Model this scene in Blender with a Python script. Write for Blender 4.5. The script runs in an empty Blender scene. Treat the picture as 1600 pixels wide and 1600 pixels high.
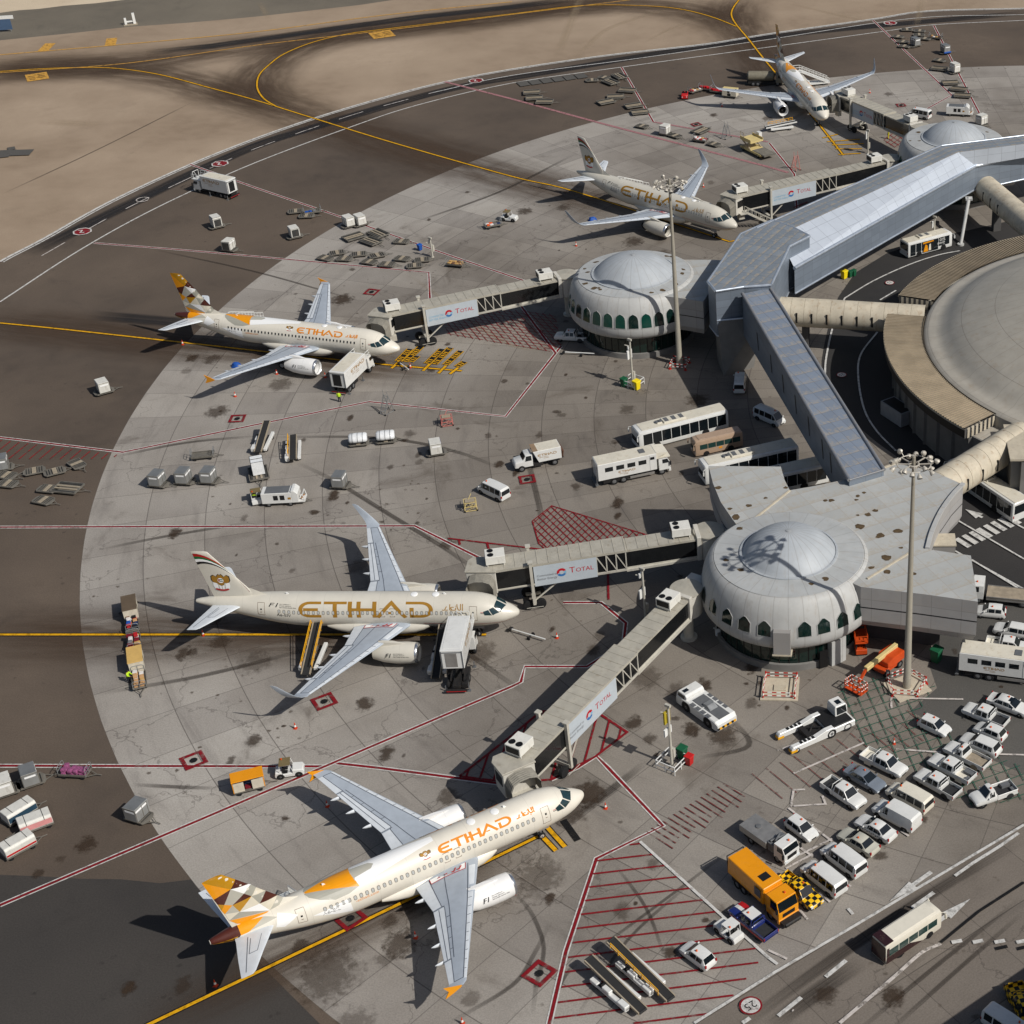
import bpy, bmesh, math, random
import numpy as np
from mathutils import Vector, Matrix
SC = bpy.context.scene
COL = SC.collection
rnd = random.Random(7)
R_ = math.radians
# ------------------------------------------------------------------ camera
CAM_H, CAM_PITCH, CAM_ROLL, CAM_F = 117.96996, 0.57478797, -0.00769065, 2592.2239
CX, CY = 1271.468, 800.004          # principal point of the 1600 px photograph (it is an off-centre crop)
_fw = np.array([0, math.cos(CAM_PITCH), -math.sin(CAM_PITCH)])
_up = np.cross([1., 0, 0], _fw)
_c, _s = math.cos(CAM_ROLL), math.sin(CAM_ROLL)
_rt = _c * np.array([1., 0, 0]) + _s * _up
_u2 = -_s * np.array([1., 0, 0]) + _c * _up
cam_d = bpy.data.cameras.new('camera')
cam = bpy.data.objects.new('camera', cam_d); COL.objects.link(cam)
cam.matrix_world = Matrix(((_rt[0], _u2[0], -_fw[0], 0), (_rt[1], _u2[1], -_fw[1], 0), (_rt[2], _u2[2], -_fw[2], CAM_H), (0, 0, 0, 1)))
cam_d.sensor_width = 36; cam_d.lens = CAM_F / 1600 * 36
cam_d.shift_x = -(CX - 800) / 1600; cam_d.shift_y = (CY - 800) / 1600
cam_d.clip_start = 1; cam_d.clip_end = 6000
SC.camera = cam
SC.render.resolution_x = SC.render.resolution_y = 1024
# ------------------------------------------------------------------ sun, sky, exposure
SUN_AZ, SUN_EL = -30.0, 42.0
w = bpy.data.worlds.new('World'); SC.world = w; w.use_nodes = True
_nt = w.node_tree
_sky = _nt.nodes.new('ShaderNodeTexSky'); _sky.sky_type = 'NISHITA'; _sky.sun_disc = False
_sky.sun_elevation = R_(SUN_EL); _sky.sun_rotation = R_(90 - SUN_AZ)
_sky.dust_density = 2.0
_bg = _nt.nodes['Background']; _bg.inputs['Strength'].default_value = 0.058
_nt.links.new(_sky.outputs['Color'], _bg.inputs['Color'])
sun_d = bpy.data.lights.new('sun', 'SUN'); sun_d.energy = 3.9; sun_d.angle = R_(0.5); sun_d.color = (1, .965, .91)
sun = bpy.data.objects.new('sun', sun_d); COL.objects.link(sun)
_sd = Vector((math.cos(R_(SUN_EL)) * math.cos(R_(SUN_AZ)), math.cos(R_(SUN_EL)) * math.sin(R_(SUN_AZ)), math.sin(R_(SUN_EL))))
sun.rotation_euler = _sd.to_track_quat('Z', 'Y').to_euler()
SC.view_settings.view_transform = 'Standard'; SC.view_settings.look = 'None'
SC.view_settings.exposure = 0; SC.view_settings.gamma = 1
SC.cycles.max_bounces = 6; SC.cycles.transparent_max_bounces = 16

# ------------------------------------------------------------------ survey: photo pixel -> world point on a level
def ray(px, py):
    return np.array([0, 0, CAM_H]), _fw + _rt * (px - CX) / CAM_F - _u2 * (py - CY) / CAM_F
def G(px, py, z=0.0):
    o, d = ray(px, py); t = (z - o[2]) / d[2]
    return Vector(o + t * d)
def zat(xy, py):
    lo, hi = 0.0, 60.0
    for _ in range(40):
        m = (lo + hi) / 2; d = np.array([xy[0], xy[1], m - CAM_H])
        y = CY - CAM_F * (d @ _u2) / (d @ _fw)
        if y > py: lo = m
        else: hi = m
    return lo
# ------------------------------------------------------------------ materials
def lin(c):
    f = lambda v: (v / 255 / 12.92) if v / 255 <= .04045 else ((v / 255 + .055) / 1.055) ** 2.4
    return (f(c[0]), f(c[1]), f(c[2]), 1)
class NT:
    def __init__(s, m):
        m.use_nodes = True; s.t = m.node_tree; s.b = s.t.nodes['Principled BSDF']
    def n(s, typ, **kw):
        x = s.t.nodes.new(typ)
        for k, v in kw.items(): setattr(x, k, v)
        return x
    def put(s, sock, v):
        if isinstance(v, bpy.types.NodeSocket): s.t.links.new(v, sock)
        elif v is not None: sock.default_value = v
    def math(s, op, a, b=None, c=None, clamp=False):
        x = s.n('ShaderNodeMath', operation=op, use_clamp=clamp)
        s.put(x.inputs[0], a); s.put(x.inputs[1], b); s.put(x.inputs[2], c)
        return x.outputs[0]
    def noise(s, vec, scale, detail=3, rough=.55, dist=0):
        x = s.n('ShaderNodeTexNoise'); s.put(x.inputs['Vector'], vec); x.inputs['Scale'].default_value = scale
        x.inputs['Detail'].default_value = detail; x.inputs['Roughness'].default_value = rough; x.inputs['Distortion'].default_value = dist
        return x.outputs['Fac']
    def ramp(s, v, a, b, lo=0.0, hi=1.0):
        x = s.n('ShaderNodeMapRange', interpolation_type='SMOOTHSTEP')
        for i, q in enumerate((v, a, b, lo, hi)): s.put(x.inputs[i], q)
        return x.outputs[0]
    def mix(s, f, a, b, mode='MIX'):
        x = s.n('ShaderNodeMix', data_type='RGBA', blend_type=mode)
        s.put(x.inputs[0], f); s.put(x.inputs[6], a); s.put(x.inputs[7], b)
        return x.outputs[2]
    def obj(s): return s.n('ShaderNodeTexCoord').outputs['Object']
    def scale(s, v, sc, loc=(0, 0, 0), rot=(0, 0, 0)):
        x = s.n('ShaderNodeMapping'); s.put(x.inputs[0], v); x.inputs['Scale'].default_value = sc; x.inputs['Location'].default_value = loc; x.inputs['Rotation'].default_value = rot
        return x.outputs[0]
    def xyz(s, v):
        x = s.n('ShaderNodeSeparateXYZ'); s.put(x.inputs[0], v); return x.outputs
    def vec(s, x, y, z=0.0):
        q = s.n('ShaderNodeCombineXYZ'); s.put(q.inputs[0], x); s.put(q.inputs[1], y); s.put(q.inputs[2], z); return q.outputs[0]
    def col(s, v): s.put(s.b.inputs['Base Color'], v)
_mats = {}
def mat(name, c, rough=.55, metal=0.0, var=.12, scale=1.2, dirt=0.0, spec=.4, coat=0.0, dcol=(92, 76, 58)):
    if name in _mats: return _mats[name]
    m = bpy.data.materials.new(name); t = NT(m); col = lin(c)
    t.b.inputs['Roughness'].default_value = rough; t.b.inputs['Metallic'].default_value = metal
    t.b.inputs['Specular IOR Level'].default_value = spec; t.b.inputs['Coat Weight'].default_value = coat
    if var > 0 or dirt > 0:
        o = t.obj(); f = t.noise(o, scale, 5, .6)
        dark = tuple(v * (1 - var) for v in col[:3]) + (1,); lite = tuple(min(1, v * (1 + var * .6)) for v in col[:3]) + (1,)
        k = t.mix(t.ramp(f, .3, .7), dark, lite)
        if dirt > 0:
            g = t.noise(t.scale(o, (1, 1, .35)), scale * 2.3, 6, .65)
            k = t.mix(t.ramp(g, .52, .75, 0, dirt), k, lin(dcol))
        t.col(k)
        t.put(t.b.inputs['Roughness'], t.ramp(f, .2, .8, rough - .06, min(1, rough + .1)))
    else: t.col(col)
    _mats[name] = m; return m
# ------------------------------------------------------------------ mesh builder
class MB:
    def __init__(s): s.v = []; s.f = []; s.m = []; s.uv = None; s.fade = None
    def add(s, vs, fs, m=0):
        o = len(s.v); s.v += [tuple(p) for p in vs]
        s.f += [tuple(i + o for i in f) for f in fs]; s.m += [m] * len(fs); return s
    def box(s, x0, x1, y0, y1, z0, z1, m=0, tx=0.0, ty=0.0):
        """box; tx, ty shrink the top face on each side"""
        vs = [(x0, y0, z0), (x1, y0, z0), (x1, y1, z0), (x0, y1, z0), (x0 + tx, y0 + ty, z1), (x1 - tx, y0 + ty, z1), (x1 - tx, y1 - ty, z1), (x0 + tx, y1 - ty, z1)]
        return s.add(vs, [(3, 2, 1, 0), (4, 5, 6, 7), (0, 1, 5, 4), (1, 2, 6, 5), (2, 3, 7, 6), (3, 0, 4, 7)], m)
    def bar(s, a, b, w_, h=None, m=0, up=(0, 0, 1)):
        h = h or w_; a = Vector(a); b = Vector(b); d = (b - a).normalized(); u = Vector(up)
        if abs(d.dot(u)) > .98: u = Vector((1, 0, 0))
        x = d.cross(u).normalized() * (w_ / 2); y = x.cross(d).normalized() * (h / 2)
        vs = [a - x - y, a + x - y, a + x + y, a - x + y, b - x - y, b + x - y, b + x + y, b - x + y]
        return s.add(vs, [(3, 2, 1, 0), (4, 5, 6, 7), (0, 1, 5, 4), (1, 2, 6, 5), (2, 3, 7, 6), (3, 0, 4, 7)], m)
    def tube(s, a, b, r0, r1=None, n=10, m=0, caps=True):
        r1 = r0 if r1 is None else r1; a = Vector(a); b = Vector(b); d = (b - a).normalized()
        u = Vector((0, 0, 1)) if abs(d.z) < .9 else Vector((1, 0, 0))
        x = d.cross(u).normalized(); y = d.cross(x)
        vs = []
        for c, r in ((a, r0), (b, r1)):
            vs += [c + (x * math.cos(2 * math.pi * i / n) + y * math.sin(2 * math.pi * i / n)) * r for i in range(n)]
        fs = [(i, (i + 1) % n, n + (i + 1) % n, n + i) for i in range(n)]
        if caps: fs += [tuple(range(n - 1, -1, -1)), tuple(range(n, 2 * n))]
        return s.add(vs, fs, m)
    def path(s, pts, r, n=6, m=0):
        for a, b in zip(pts[:-1], pts[1:]): s.tube(a, b, r, r, n, m)
        return s
    def lathe(s, prof, n=24, c=(0, 0, 0), axis='z', m=0, a0=0.0, a1=2 * math.pi):
        full = abs(a1 - a0 - 2 * math.pi) < 1e-6; k = n if full else n + 1
        vs = []
        for r, z in prof:
            for i in range(k):
                a = a0 + (a1 - a0) * i / n; p, q = r * math.cos(a), r * math.sin(a)
                vs.append((c[0] + p, c[1] + q, c[2] + z) if axis == 'z' else ((c[0] + z, c[1] + p, c[2] + q) if axis == 'x' else (c[0] + q, c[1] + z, c[2] + p)))
        fs = []
        for j in range(len(prof) - 1):
            for i in range(n):
                i2 = (i + 1) % k
                fs.append((j * k + i, j * k + i2, (j + 1) * k + i2, (j + 1) * k + i))
        return s.add(vs, fs, m)
    def loft(s, rings, m=0, caps=True, closed=True):
        n = len(rings[0]); vs = [p for r in rings for p in r]; fs = []
        for j in range(len(rings) - 1):
            for i in range(n if closed else n - 1):
                fs.append((j * n + i, j * n + (i + 1) % n, (j + 1) * n + (i + 1) % n, (j + 1) * n + i))
        if caps: fs += [tuple(range(n - 1, -1, -1)), tuple(range((len(rings) - 1) * n, len(rings) * n))]
        return s.add(vs, fs, m)
    def prism(s, poly, z0, z1, m=0, top=None):
        n = len(poly); vs = [(p[0], p[1], z0) for p in poly] + [(p[0], p[1], z1) for p in (top or poly)]
        fs = [(i, (i + 1) % n, n + (i + 1) % n, n + i) for i in range(n)] + [tuple(range(n - 1, -1, -1)), tuple(range(n, 2 * n))]
        return s.add(vs, fs, m)
    def prof(s, poly, y0, y1, m=0, inset=None):
        """side profile in (x, z) pushed across y"""
        n = len(poly); vs = [(p[0], y0, p[1]) for p in poly] + [(p[0], y1, p[1]) for p in poly]
        fs = [(i, (i + 1) % n, n + (i + 1) % n, n + i) for i in range(n)] + [tuple(range(n - 1, -1, -1)), tuple(range(n, 2 * n))]
        return s.add(vs, fs, m)
    def poly(s, pts, m=0): return s.add(pts, [tuple(range(len(pts)))], m)
    def xf(s, M):
        s.v = [tuple(M @ Vector(p)) for p in s.v]; return s
    def mesh(s, name, mats, smooth=None, bevel=0.0, seg=1, fix=True):
        me = bpy.data.meshes.new(name); me.from_pydata(s.v, [], s.f)
        for m in (mats if isinstance(mats, (list, tuple)) else [mats]): me.materials.append(m)
        me.polygons.foreach_set('material_index', s.m)
        if s.uv:
            l = me.uv_layers.new(name='UVMap')
            for i, lp in enumerate(me.loops): l.data[i].uv = s.uv[lp.vertex_index]
        if s.fade:
            ca = me.attributes.new('fade', 'FLOAT', 'POINT'); ca.data.foreach_set('value', s.fade)
        if fix or bevel:
            bm = bmesh.new(); bm.from_mesh(me)
            if fix: bmesh.ops.recalc_face_normals(bm, faces=bm.faces)
            if bevel:
                ed = [e for e in bm.edges if len(e.link_faces) == 2 and e.calc_face_angle(0) > .5]
                bmesh.ops.bevel(bm, geom=ed, offset=bevel, segments=seg, affect='EDGES', profile=.6, clamp_overlap=True)
            bm.to_mesh(me); bm.free()
        if smooth is not None:
            me.polygons.foreach_set('use_smooth', [True] * len(me.polygons)); me.set_sharp_from_angle(angle=R_(smooth))
        me.update(); return me
    def build(s, name, mats, parent=None, smooth=None, bevel=0.0, seg=1, fix=True, loc=None, rz=0, **kw):
        o = bpy.data.objects.new(name, s.mesh(name, mats, smooth, bevel, seg, fix)); COL.objects.link(o)
        if parent is not None: o.parent = parent
        if loc is not None: o.location = loc
        if rz: o.rotation_euler.z = rz
        for k, v in kw.items(): o[k] = v
        return o
def empty(name, label=None, cat=None, group=None, loc=(0, 0, 0), rz=0.0):
    o = bpy.data.objects.new(name, None); COL.objects.link(o); o.location = loc; o.rotation_euler.z = rz; o.empty_display_size = .5
    if label: o['label'] = label
    if cat: o['category'] = cat
    if group: o['group'] = group
    return o
def tag(o, label, cat, group=None):
    o['label'] = label; o['category'] = cat
    if group: o['group'] = group
    return o
_kids = {}
def dup(o, parent=None):
    c = o.copy(); COL.objects.link(c)
    if parent is not None: c.parent = parent
    for ch in [q for q in _children(o)]: dup(ch, c)
    return c
def _children(o): return [q for q in o.children]
class Kind:
    """a prototype thing that the first use places itself and later uses copy"""
    def __init__(s, root, group=None, h=1.5): s.root = root; s.used = False; s.group = group; s.h = h
    def put(s, px, fwd, label, z=0.0, at_h=None, world=None, rz=None, cat=None):
        o = s.root if not s.used else dup(s.root); s.used = True
        if world is None:
            hz = z + (s.h / 2 if at_h is None else at_h)
            a = G(px[0], px[1], hz); b = G(px[0] + fwd[0], px[1] + fwd[1], hz)
            o.location = (a.x, a.y, z); o.rotation_euler.z = math.atan2(b.y - a.y, b.x - a.x)
        else: o.location = world; o.rotation_euler.z = rz
        o['label'] = label
        if s.group: o['group'] = s.group
        if cat: o['category'] = cat
        return o
# ------------------------------------------------------------------ 2D strokes and letters
def stroke2(pts, wd, closed=False):
    """polyline -> list of quads (2D), mitred"""
    P = [Vector((p[0], p[1])) for p in pts]; n = len(P); L = []; Rr = []
    for i in range(n):
        a = P[(i - 1) % n] if (closed or i > 0) else None; b = P[(i + 1) % n] if (closed or i < n - 1) else None
        d1 = (P[i] - a).normalized() if a is not None and (P[i] - a).length > 1e-9 else None
        d2 = (b - P[i]).normalized() if b is not None and (b - P[i]).length > 1e-9 else None
        if d1 is None: d1 = d2
        if d2 is None: d2 = d1
        t = (d1 + d2); t = t.normalized() if t.length > 1e-6 else d1
        nn = Vector((-t.y, t.x)); k = max(.45, abs(nn.dot(Vector((-d1.y, d1.x)))))
        L.append(P[i] + nn * wd / 2 / k); Rr.append(P[i] - nn * wd / 2 / k)
    m = n if closed else n - 1
    return [[L[i], Rr[i], Rr[(i + 1) % n], L[(i + 1) % n]] for i in range(m)]
def arc(cx, cy, rx, ry, a0, a1, n=8):
    return [(cx + rx * math.cos(R_(a0 + (a1 - a0) * i / n)), cy + ry * math.sin(R_(a0 + (a1 - a0) * i / n))) for i in range(n + 1)]
_fontcache = {}
def text_polys(txt, height=1.0):
    """triangulated text in 2D from the built-in font; baseline left at 0,0"""
    if txt not in _fontcache:
        cu = bpy.data.curves.new('t', 'FONT'); cu.body = txt; cu.size = 1; cu.resolution_u = 2
        o = bpy.data.objects.new('t', cu); COL.objects.link(o)
        dg = bpy.context.evaluated_depsgraph_get(); dg.update(); e = o.evaluated_get(dg); me = e.to_mesh()
        vs = [(v.co.x, v.co.y) for v in me.vertices]; fs = [tuple(p.vertices) for p in me.polygons]
        e.to_mesh_clear(); bpy.data.objects.remove(o); bpy.data.curves.remove(cu)
        _fontcache[txt] = (vs, fs)
    vs, fs = _fontcache[txt]; k = height / .7
    return [[(vs[i][0] * k, vs[i][1] * k) for i in f] for f in fs], (max(v[0] for v in vs) * k if vs else 0)
def split_polys(polys, step, axis=1):
    """cut polygons by lines every `step` along an axis so that they can wrap round a curve"""
    out = []
    for p in polys:
        p = [(float(q[0]), float(q[1])) for q in p]
        lo = min(q[axis] for q in p); hi = max(q[axis] for q in p)
        k0 = math.floor(lo / step) + 1; k1 = math.ceil(hi / step) - 1
        cur = p
        for k in range(k0, k1 + 1):
            c = k * step; A = []; B = []
            for i in range(len(cur)):
                a = cur[i]; b = cur[(i + 1) % len(cur)]; da = a[axis] - c; db = b[axis] - c
                if da <= 0: A.append(a)
                if da >= 0: B.append(a)
                if da * db < 0:
                    t = da / (da - db); x = (a[0] + (b[0] - a[0]) * t, a[1] + (b[1] - a[1]) * t); A.append(x); B.append(x)
            if len(A) > 2: out.append(A)
            cur = B
            if len(cur) < 3: break
        if len(cur) > 2: out.append(cur)
    return out
def flat_text(mb, txt, o, u, v, h, m=0, center=False):
    """write text on a plane: o origin, u right, v up (unit vectors)"""
    ps, wd = text_polys(txt, h); u = Vector(u); v = Vector(v); o = Vector(o) - (u * wd / 2 if center else Vector())
    for p in ps: mb.poly([o + u * q[0] + v * q[1] for q in p], m)
    return wd
# ================================================================== GROUND
AC = Vector((50.4, 215.7, 0))          # centre of the circular apron
def paved(name, tone, dark, lite, joints=None, rough=.85, spot=.5, streak=.25, oil=(.075, .058, .044, 1)):
    m = bpy.data.materials.new(name); t = NT(m); o = t.obj(); X, Y, Z = t.xyz(o)
    t.b.inputs['Specular IOR Level'].default_value = .25
    n1 = t.noise(o, .022, 6, .62); n2 = t.noise(o, .35, 5, .6); n3 = t.noise(o, 6, 3, .7)
    c = t.mix(t.ramp(n1, .32, .68), dark, lite)
    c = t.mix(t.ramp(n2, .3, .7, 0, .5), c, tone)
    # fine aggregate
    c = t.mix(.5, c, t.mix(t.ramp(n3, .3, .7), (.72, .72, .72, 1), (1.25, 1.25, 1.25, 1)), 'MULTIPLY')
    if joints:
        kind, A, B = joints
        if kind == 'polar':
            r = t.math('SQRT', t.math('ADD', t.math('MULTIPLY', X, X), t.math('MULTIPLY', Y, Y)))
            th = t.math('ARCTAN2', Y, X)
            u = t.math('MULTIPLY', th, B / (2 * math.pi)); v = t.math('DIVIDE', t.math('ADD', r, -149.05 + 1000 * A), A)
            du = t.math('MULTIPLY', t.math('ABSOLUTE', t.math('SUBTRACT', t.math('FRACT', u), .5)), t.math('MULTIPLY', r, 2 * math.pi / B))
            hw = t.math('MULTIPLY', r, math.pi / B); du = t.math('SUBTRACT', hw, du)
            dv = t.math('MULTIPLY', t.math('SUBTRACT', .5, t.math('ABSOLUTE', t.math('SUBTRACT', t.math('FRACT', v), .5))), A)
            pv = t.vec(t.math('MULTIPLY', th, 9.0), t.math('MULTIPLY', r, .35))
        else:
            u = t.math('DIVIDE', X, A); v = t.math('DIVIDE', Y, B)
            du = t.math('MULTIPLY', t.math('SUBTRACT', .5, t.math('ABSOLUTE', t.math('SUBTRACT', t.math('FRACT', u), .5))), A)
            dv = t.math('MULTIPLY', t.math('SUBTRACT', .5, t.math('ABSOLUTE', t.math('SUBTRACT', t.math('FRACT', v), .5))), B)
            pv = t.vec(t.math('MULTIPLY', X, .03), t.math('MULTIPLY', Y, .5))
        if kind == 'polar':   # the inner apron, worked by vehicles all day, is dirtier
            c = t.mix(1, c, t.mix(t.ramp(t.math('ADD', r, t.math('MULTIPLY', t.math('SUBTRACT', n1, .5), 70)), 92, 146), (.65, .625, .595, 1), (1, 1, 1, 1)), 'MULTIPLY')
        wn = t.n('ShaderNodeTexWhiteNoise', noise_dimensions='2D')
        t.put(wn.inputs['Vector'], t.vec(t.math('FLOOR', u), t.math('FLOOR', v)))
        c = t.mix(.7, c, t.mix(wn.outputs['Value'], (.78, .77, .76, 1), (1.12, 1.12, 1.1, 1)), 'MULTIPLY')
        j = t.math('MAXIMUM', t.ramp(du, .02, .07, .6, 0), t.ramp(dv, .03, .075, .75, 0))
        c = t.mix(t.math('MULTIPLY', j, .85), c, (.05, .042, .037, 1))
        # rambling cracks across some of the slabs
        wob = t.n('ShaderNodeVectorMath', operation='ADD'); t.put(wob.inputs[0], o)
        nv = t.n('ShaderNodeTexNoise'); t.put(nv.inputs['Vector'], o); nv.inputs['Scale'].default_value = .55; nv.inputs['Detail'].default_value = 5
        sc = t.n('ShaderNodeVectorMath', operation='SCALE'); t.put(sc.inputs[0], nv.outputs['Color']); sc.inputs['Scale'].default_value = 3.5
        t.put(wob.inputs[1], sc.outputs[0])
        vo = t.n('ShaderNodeTexVoronoi', feature='DISTANCE_TO_EDGE'); t.put(vo.inputs['Vector'], wob.outputs[0]); vo.inputs['Scale'].default_value = .085
        cr = t.math('MULTIPLY', t.ramp(vo.outputs['Distance'], .0025, .008, 1, 0), t.ramp(t.noise(o, .03, 3), .47, .56))
        c = t.mix(t.math('MULTIPLY', cr, .42), c, (.055, .045, .04, 1))
        # rubber and tyre streaks
        st = t.noise(t.scale(pv, (1, 1, 1)), 1.0, 5, .65, .4)
        c = t.mix(t.ramp(st, .5, .78, 0, streak), c, (.07, .06, .055, 1))
    # oil drips: small dark spots where larger patches allow them
    v2 = t.n('ShaderNodeTexVoronoi'); t.put(v2.inputs['Vector'], o); v2.inputs['Scale'].default_value = .55; v2.inputs['Randomness'].default_value = 1
    sp = t.math('MULTIPLY', t.ramp(t.math('ADD', v2.outputs['Distance'], t.math('MULTIPLY', t.noise(o, 2.2, 3), .45)), .27, .38, 1, 0), t.ramp(t.noise(o, .045, 4), .5, .62))
    c = t.mix(t.math('MULTIPLY', sp, spot), c, oil)
    bl = t.ramp(t.noise(o, .11, 7, .68, .6), .56, .74, 0, .62)
    c = t.mix(t.math('MULTIPLY', bl, spot), c, oil)
    t.col(c); t.b.inputs['Roughness'].default_value = rough
    bp = t.n('ShaderNodeBump'); bp.inputs['Strength'].default_value = .12; bp.inputs['Distance'].default_value = .02; t.put(bp.inputs['Height'], n3); t.put(t.b.inputs['Normal'], bp.outputs[0])
    return m
def sheet(name, pts, z, m, origin=None, rz=0.0):
    o = Vector(origin) if origin is not None else sum((Vector((p[0], p[1], 0)) for p in pts), Vector()) / len(pts)
    R = Matrix.Rotation(-rz, 3, 'Z')
    q = [R @ (Vector((p[0], p[1], 0)) - Vector((o.x, o.y, 0))) for p in pts]
    b = MB().poly([(a.x, a.y, 0) for a in q])
    return b.build(name, m, loc=(o.x, o.y, z), rz=rz, fix=False, kind='structure')
def pxs(l): return [G(*p) for p in l]
def circ(c, r, a0, a1, n): return [(c[0] + r * math.cos(R_(a0 + (a1 - a0) * i / n)), c[1] + r * math.sin(R_(a0 + (a1 - a0) * i / n))) for i in range(n + 1)]
M_tan = paved('tan asphalt', (.315, .238, .168, 1), (.235, .173, .118, 1), (.39, .302, .218, 1), spot=.2)
M_sh = paved('brown asphalt', (.098, .075, .057, 1), (.072, .056, .044, 1), (.132, .101, .076, 1), spot=.45, oil=(.03, .025, .022, 1))
M_con = paved('apron concrete', (.315, .288, .258, 1), (.25, .226, .2, 1), (.375, .35, .318, 1), ('polar', 7.42, 128), spot=.9, streak=.4)
M_rd = paved('road concrete', (.17, .145, .122, 1), (.128, .108, .09, 1), (.21, .182, .155, 1), ('xy', 9.2, 7.6), spot=.5, streak=.45)
M_dk = paved('dark asphalt', (.036, .034, .033, 1), (.028, .027, .027, 1), (.046, .043, .041, 1), spot=.3, oil=(.016, .015, .014, 1))
M_ptc = paved('grey asphalt', (.088, .083, .075, 1), (.068, .065, .06, 1), (.108, .102, .092, 1), spot=.5, oil=(.035, .03, .026, 1))
M_new = paved('newer asphalt', (.048, .043, .039, 1), (.037, .034, .032, 1), (.06, .053, .047, 1), spot=.5, oil=(.018, .016, .015, 1))
M_gra = paved('packed gravel', (.15, .128, .098, 1), (.11, .097, .077, 1), (.185, .16, .122, 1), spot=.6, oil=(.075, .068, .056, 1))
M_sand = paved('desert sand', (.55, .45, .32, 1), (.47, .37, .26, 1), (.64, .54, .4, 1), spot=.25, oil=(.34, .27, .19, 1))
sheet('ground', [(-2500, -400), (2500, -400), (2500, 3500), (-2500, 3500)], 0, M_tan, (0, 300, 0))
def crom(P, k=6, closed=False):
    P = [Vector(p) for p in P]; n = len(P); out = []
    for i in range(n - 1):
        p0 = P[i - 1] if i else P[0] * 2 - P[1]; p1 = P[i]; p2 = P[i + 1]; p3 = P[i + 2] if i + 2 < n else P[-1] * 2 - P[-2]
        for j in range(k):
            t = j / k
            out.append(.5 * (2 * p1 + (p2 - p0) * t + (2 * p0 - 5 * p1 + 4 * p2 - p3) * t * t + (3 * p1 - p0 - 3 * p2 + p3) * t ** 3))
    return out + [P[-1]]
OUTER = crom(pxs([(0, 409), (16, 400), (70, 372), (170, 316), (297, 257), (400, 216), (493, 184), (590, 155), (690, 129), (800, 108), (950, 86), (1100, 69), (1200, 53), (1362, 30), (1450, 17), (1600, 13)]))
INNER = crom(pxs([(0, 472), (110, 400), (200, 348), (290, 303), (400, 254), (544, 200), (650, 165), (800, 130), (972, 105), (1200, 74), (1375, 50), (1457, 39), (1600, 32)]))
_a0 = math.degrees(math.atan2(OUTER[0].y - 209.7, OUTER[0].x - 50.9))
sheet('asphalt_shoulder', [(p.x, p.y) for p in OUTER] + [(400, 420), (500, 100)] + circ((50.9, 209.7), 197.6, 330, _a0 + .6, 60), .004, M_sh)
sheet('apron', circ(AC, 149.05, 0, 357, 119), .008, M_con, AC)
sheet('sand', [(p.x, p.y) for p in pxs([(-40, 26), (0, 20), (30, 16), (60, 14), (100, 9), (150, 5), (200, -1)])] + [(-170, 700), (-400, 700), (-400, 430)], .009, M_sand)
sheet('gravel', [(p.x, p.y) for p in pxs([(-30, 66), (0, 63), (110, 52), (200, 42), (300, 35), (400, 26), (560, 8), (640, -4)])] + [(-60, 700), (-500, 700), (-500, 380)], .004, M_gra)
sheet('dark_apron', [(p.x, p.y) for p in pxs([(-60, 1366), (0, 1367), (60, 1369), (125, 1373), (190, 1374), (250, 1380), (300, 1374), (340, 1425), (420, 1520), (480, 1580), (560, 1660), (-60, 1660)])], .006, M_new)
sheet('road', [(p.x, p.y) for p in pxs([(1085, 1600), (1210, 1521), (1335, 1448), (1600, 1284), (1700, 1220)])] + [(60, 118), (60, 60), (-40, 60), (-19, 90)], .012, M_rd, G(1335, 1448), math.atan2(G(1600, 1284).y - G(1085, 1600).y, G(1600, 1284).x - G(1085, 1600).x))
sheet('terminal_road', [(AC.x + r * math.cos(R_(a)), AC.y + r * math.sin(R_(a))) for a, r in ((112, 62), (118, 62), (128, 61), (137, 59), (146, 55.6), (152, 53.6), (157, 52), (165, 50.4), (170, 49.8), (176, 49.2), (185, 48), (193, 45.8), (201, 44.4), (207, 43.6))] + [(p.x, p.y) for p in pxs([(1468, 1010), (1530, 1010)])] + [(60, 150), (60, 216), (50, 285)], .012, M_dk)
sheet('asphalt_patch', [(p.x, p.y) for p in pxs([(1466, 990), (1452, 1040), (1464, 1075), (1430, 1105), (1422, 1112), (1440, 1120), (1480, 1150), (1512, 1170), (1600, 1210), (1750, 1200), (1750, 960), (1530, 940)])], .014, M_ptc)
# ------------------------------------------------------------------ paint
def paint(name, c, wear=.35, sc=1.3):
    m = bpy.data.materials.new(name); t = NT(m); o = t.obj()
    t.col(t.mix(t.ramp(t.noise(o, 3, 4), .3, .7), tuple(v * .8 for v in lin(c)[:3]) + (1,), lin(c)))
    t.b.inputs['Roughness'].default_value = .75; t.b.inputs['Specular IOR Level'].default_value = .25
    t.put(t.b.inputs['Alpha'], t.ramp(t.noise(o, sc, 7, .72), .36, .52, 1 - wear, 1)); return m
P_w = paint('white paint', (205, 203, 198), .5); P_wf = paint('worn white paint', (200, 192, 185), .85, .9)
P_r = paint('red paint', (128, 18, 28), .5); P_rf = paint('faded red paint', (132, 40, 40), .75)
P_y = paint('yellow paint', (222, 164, 10), .4); P_yf = paint('faded yellow paint', (205, 155, 70), .55)
P_k = paint('black paint', (22, 22, 23), .25); P_g = paint('green paint', (40, 88, 72), .85); P_pk = paint('pink worn line', (168, 120, 122), .5)
_zc = [0]
def zn(): _zc[0] += 1; return .042 + .0006 * _zc[0]
_zs = [0]
def zs(): _zs[0] += 1; return .017 + .00017 * _zs[0]
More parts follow.
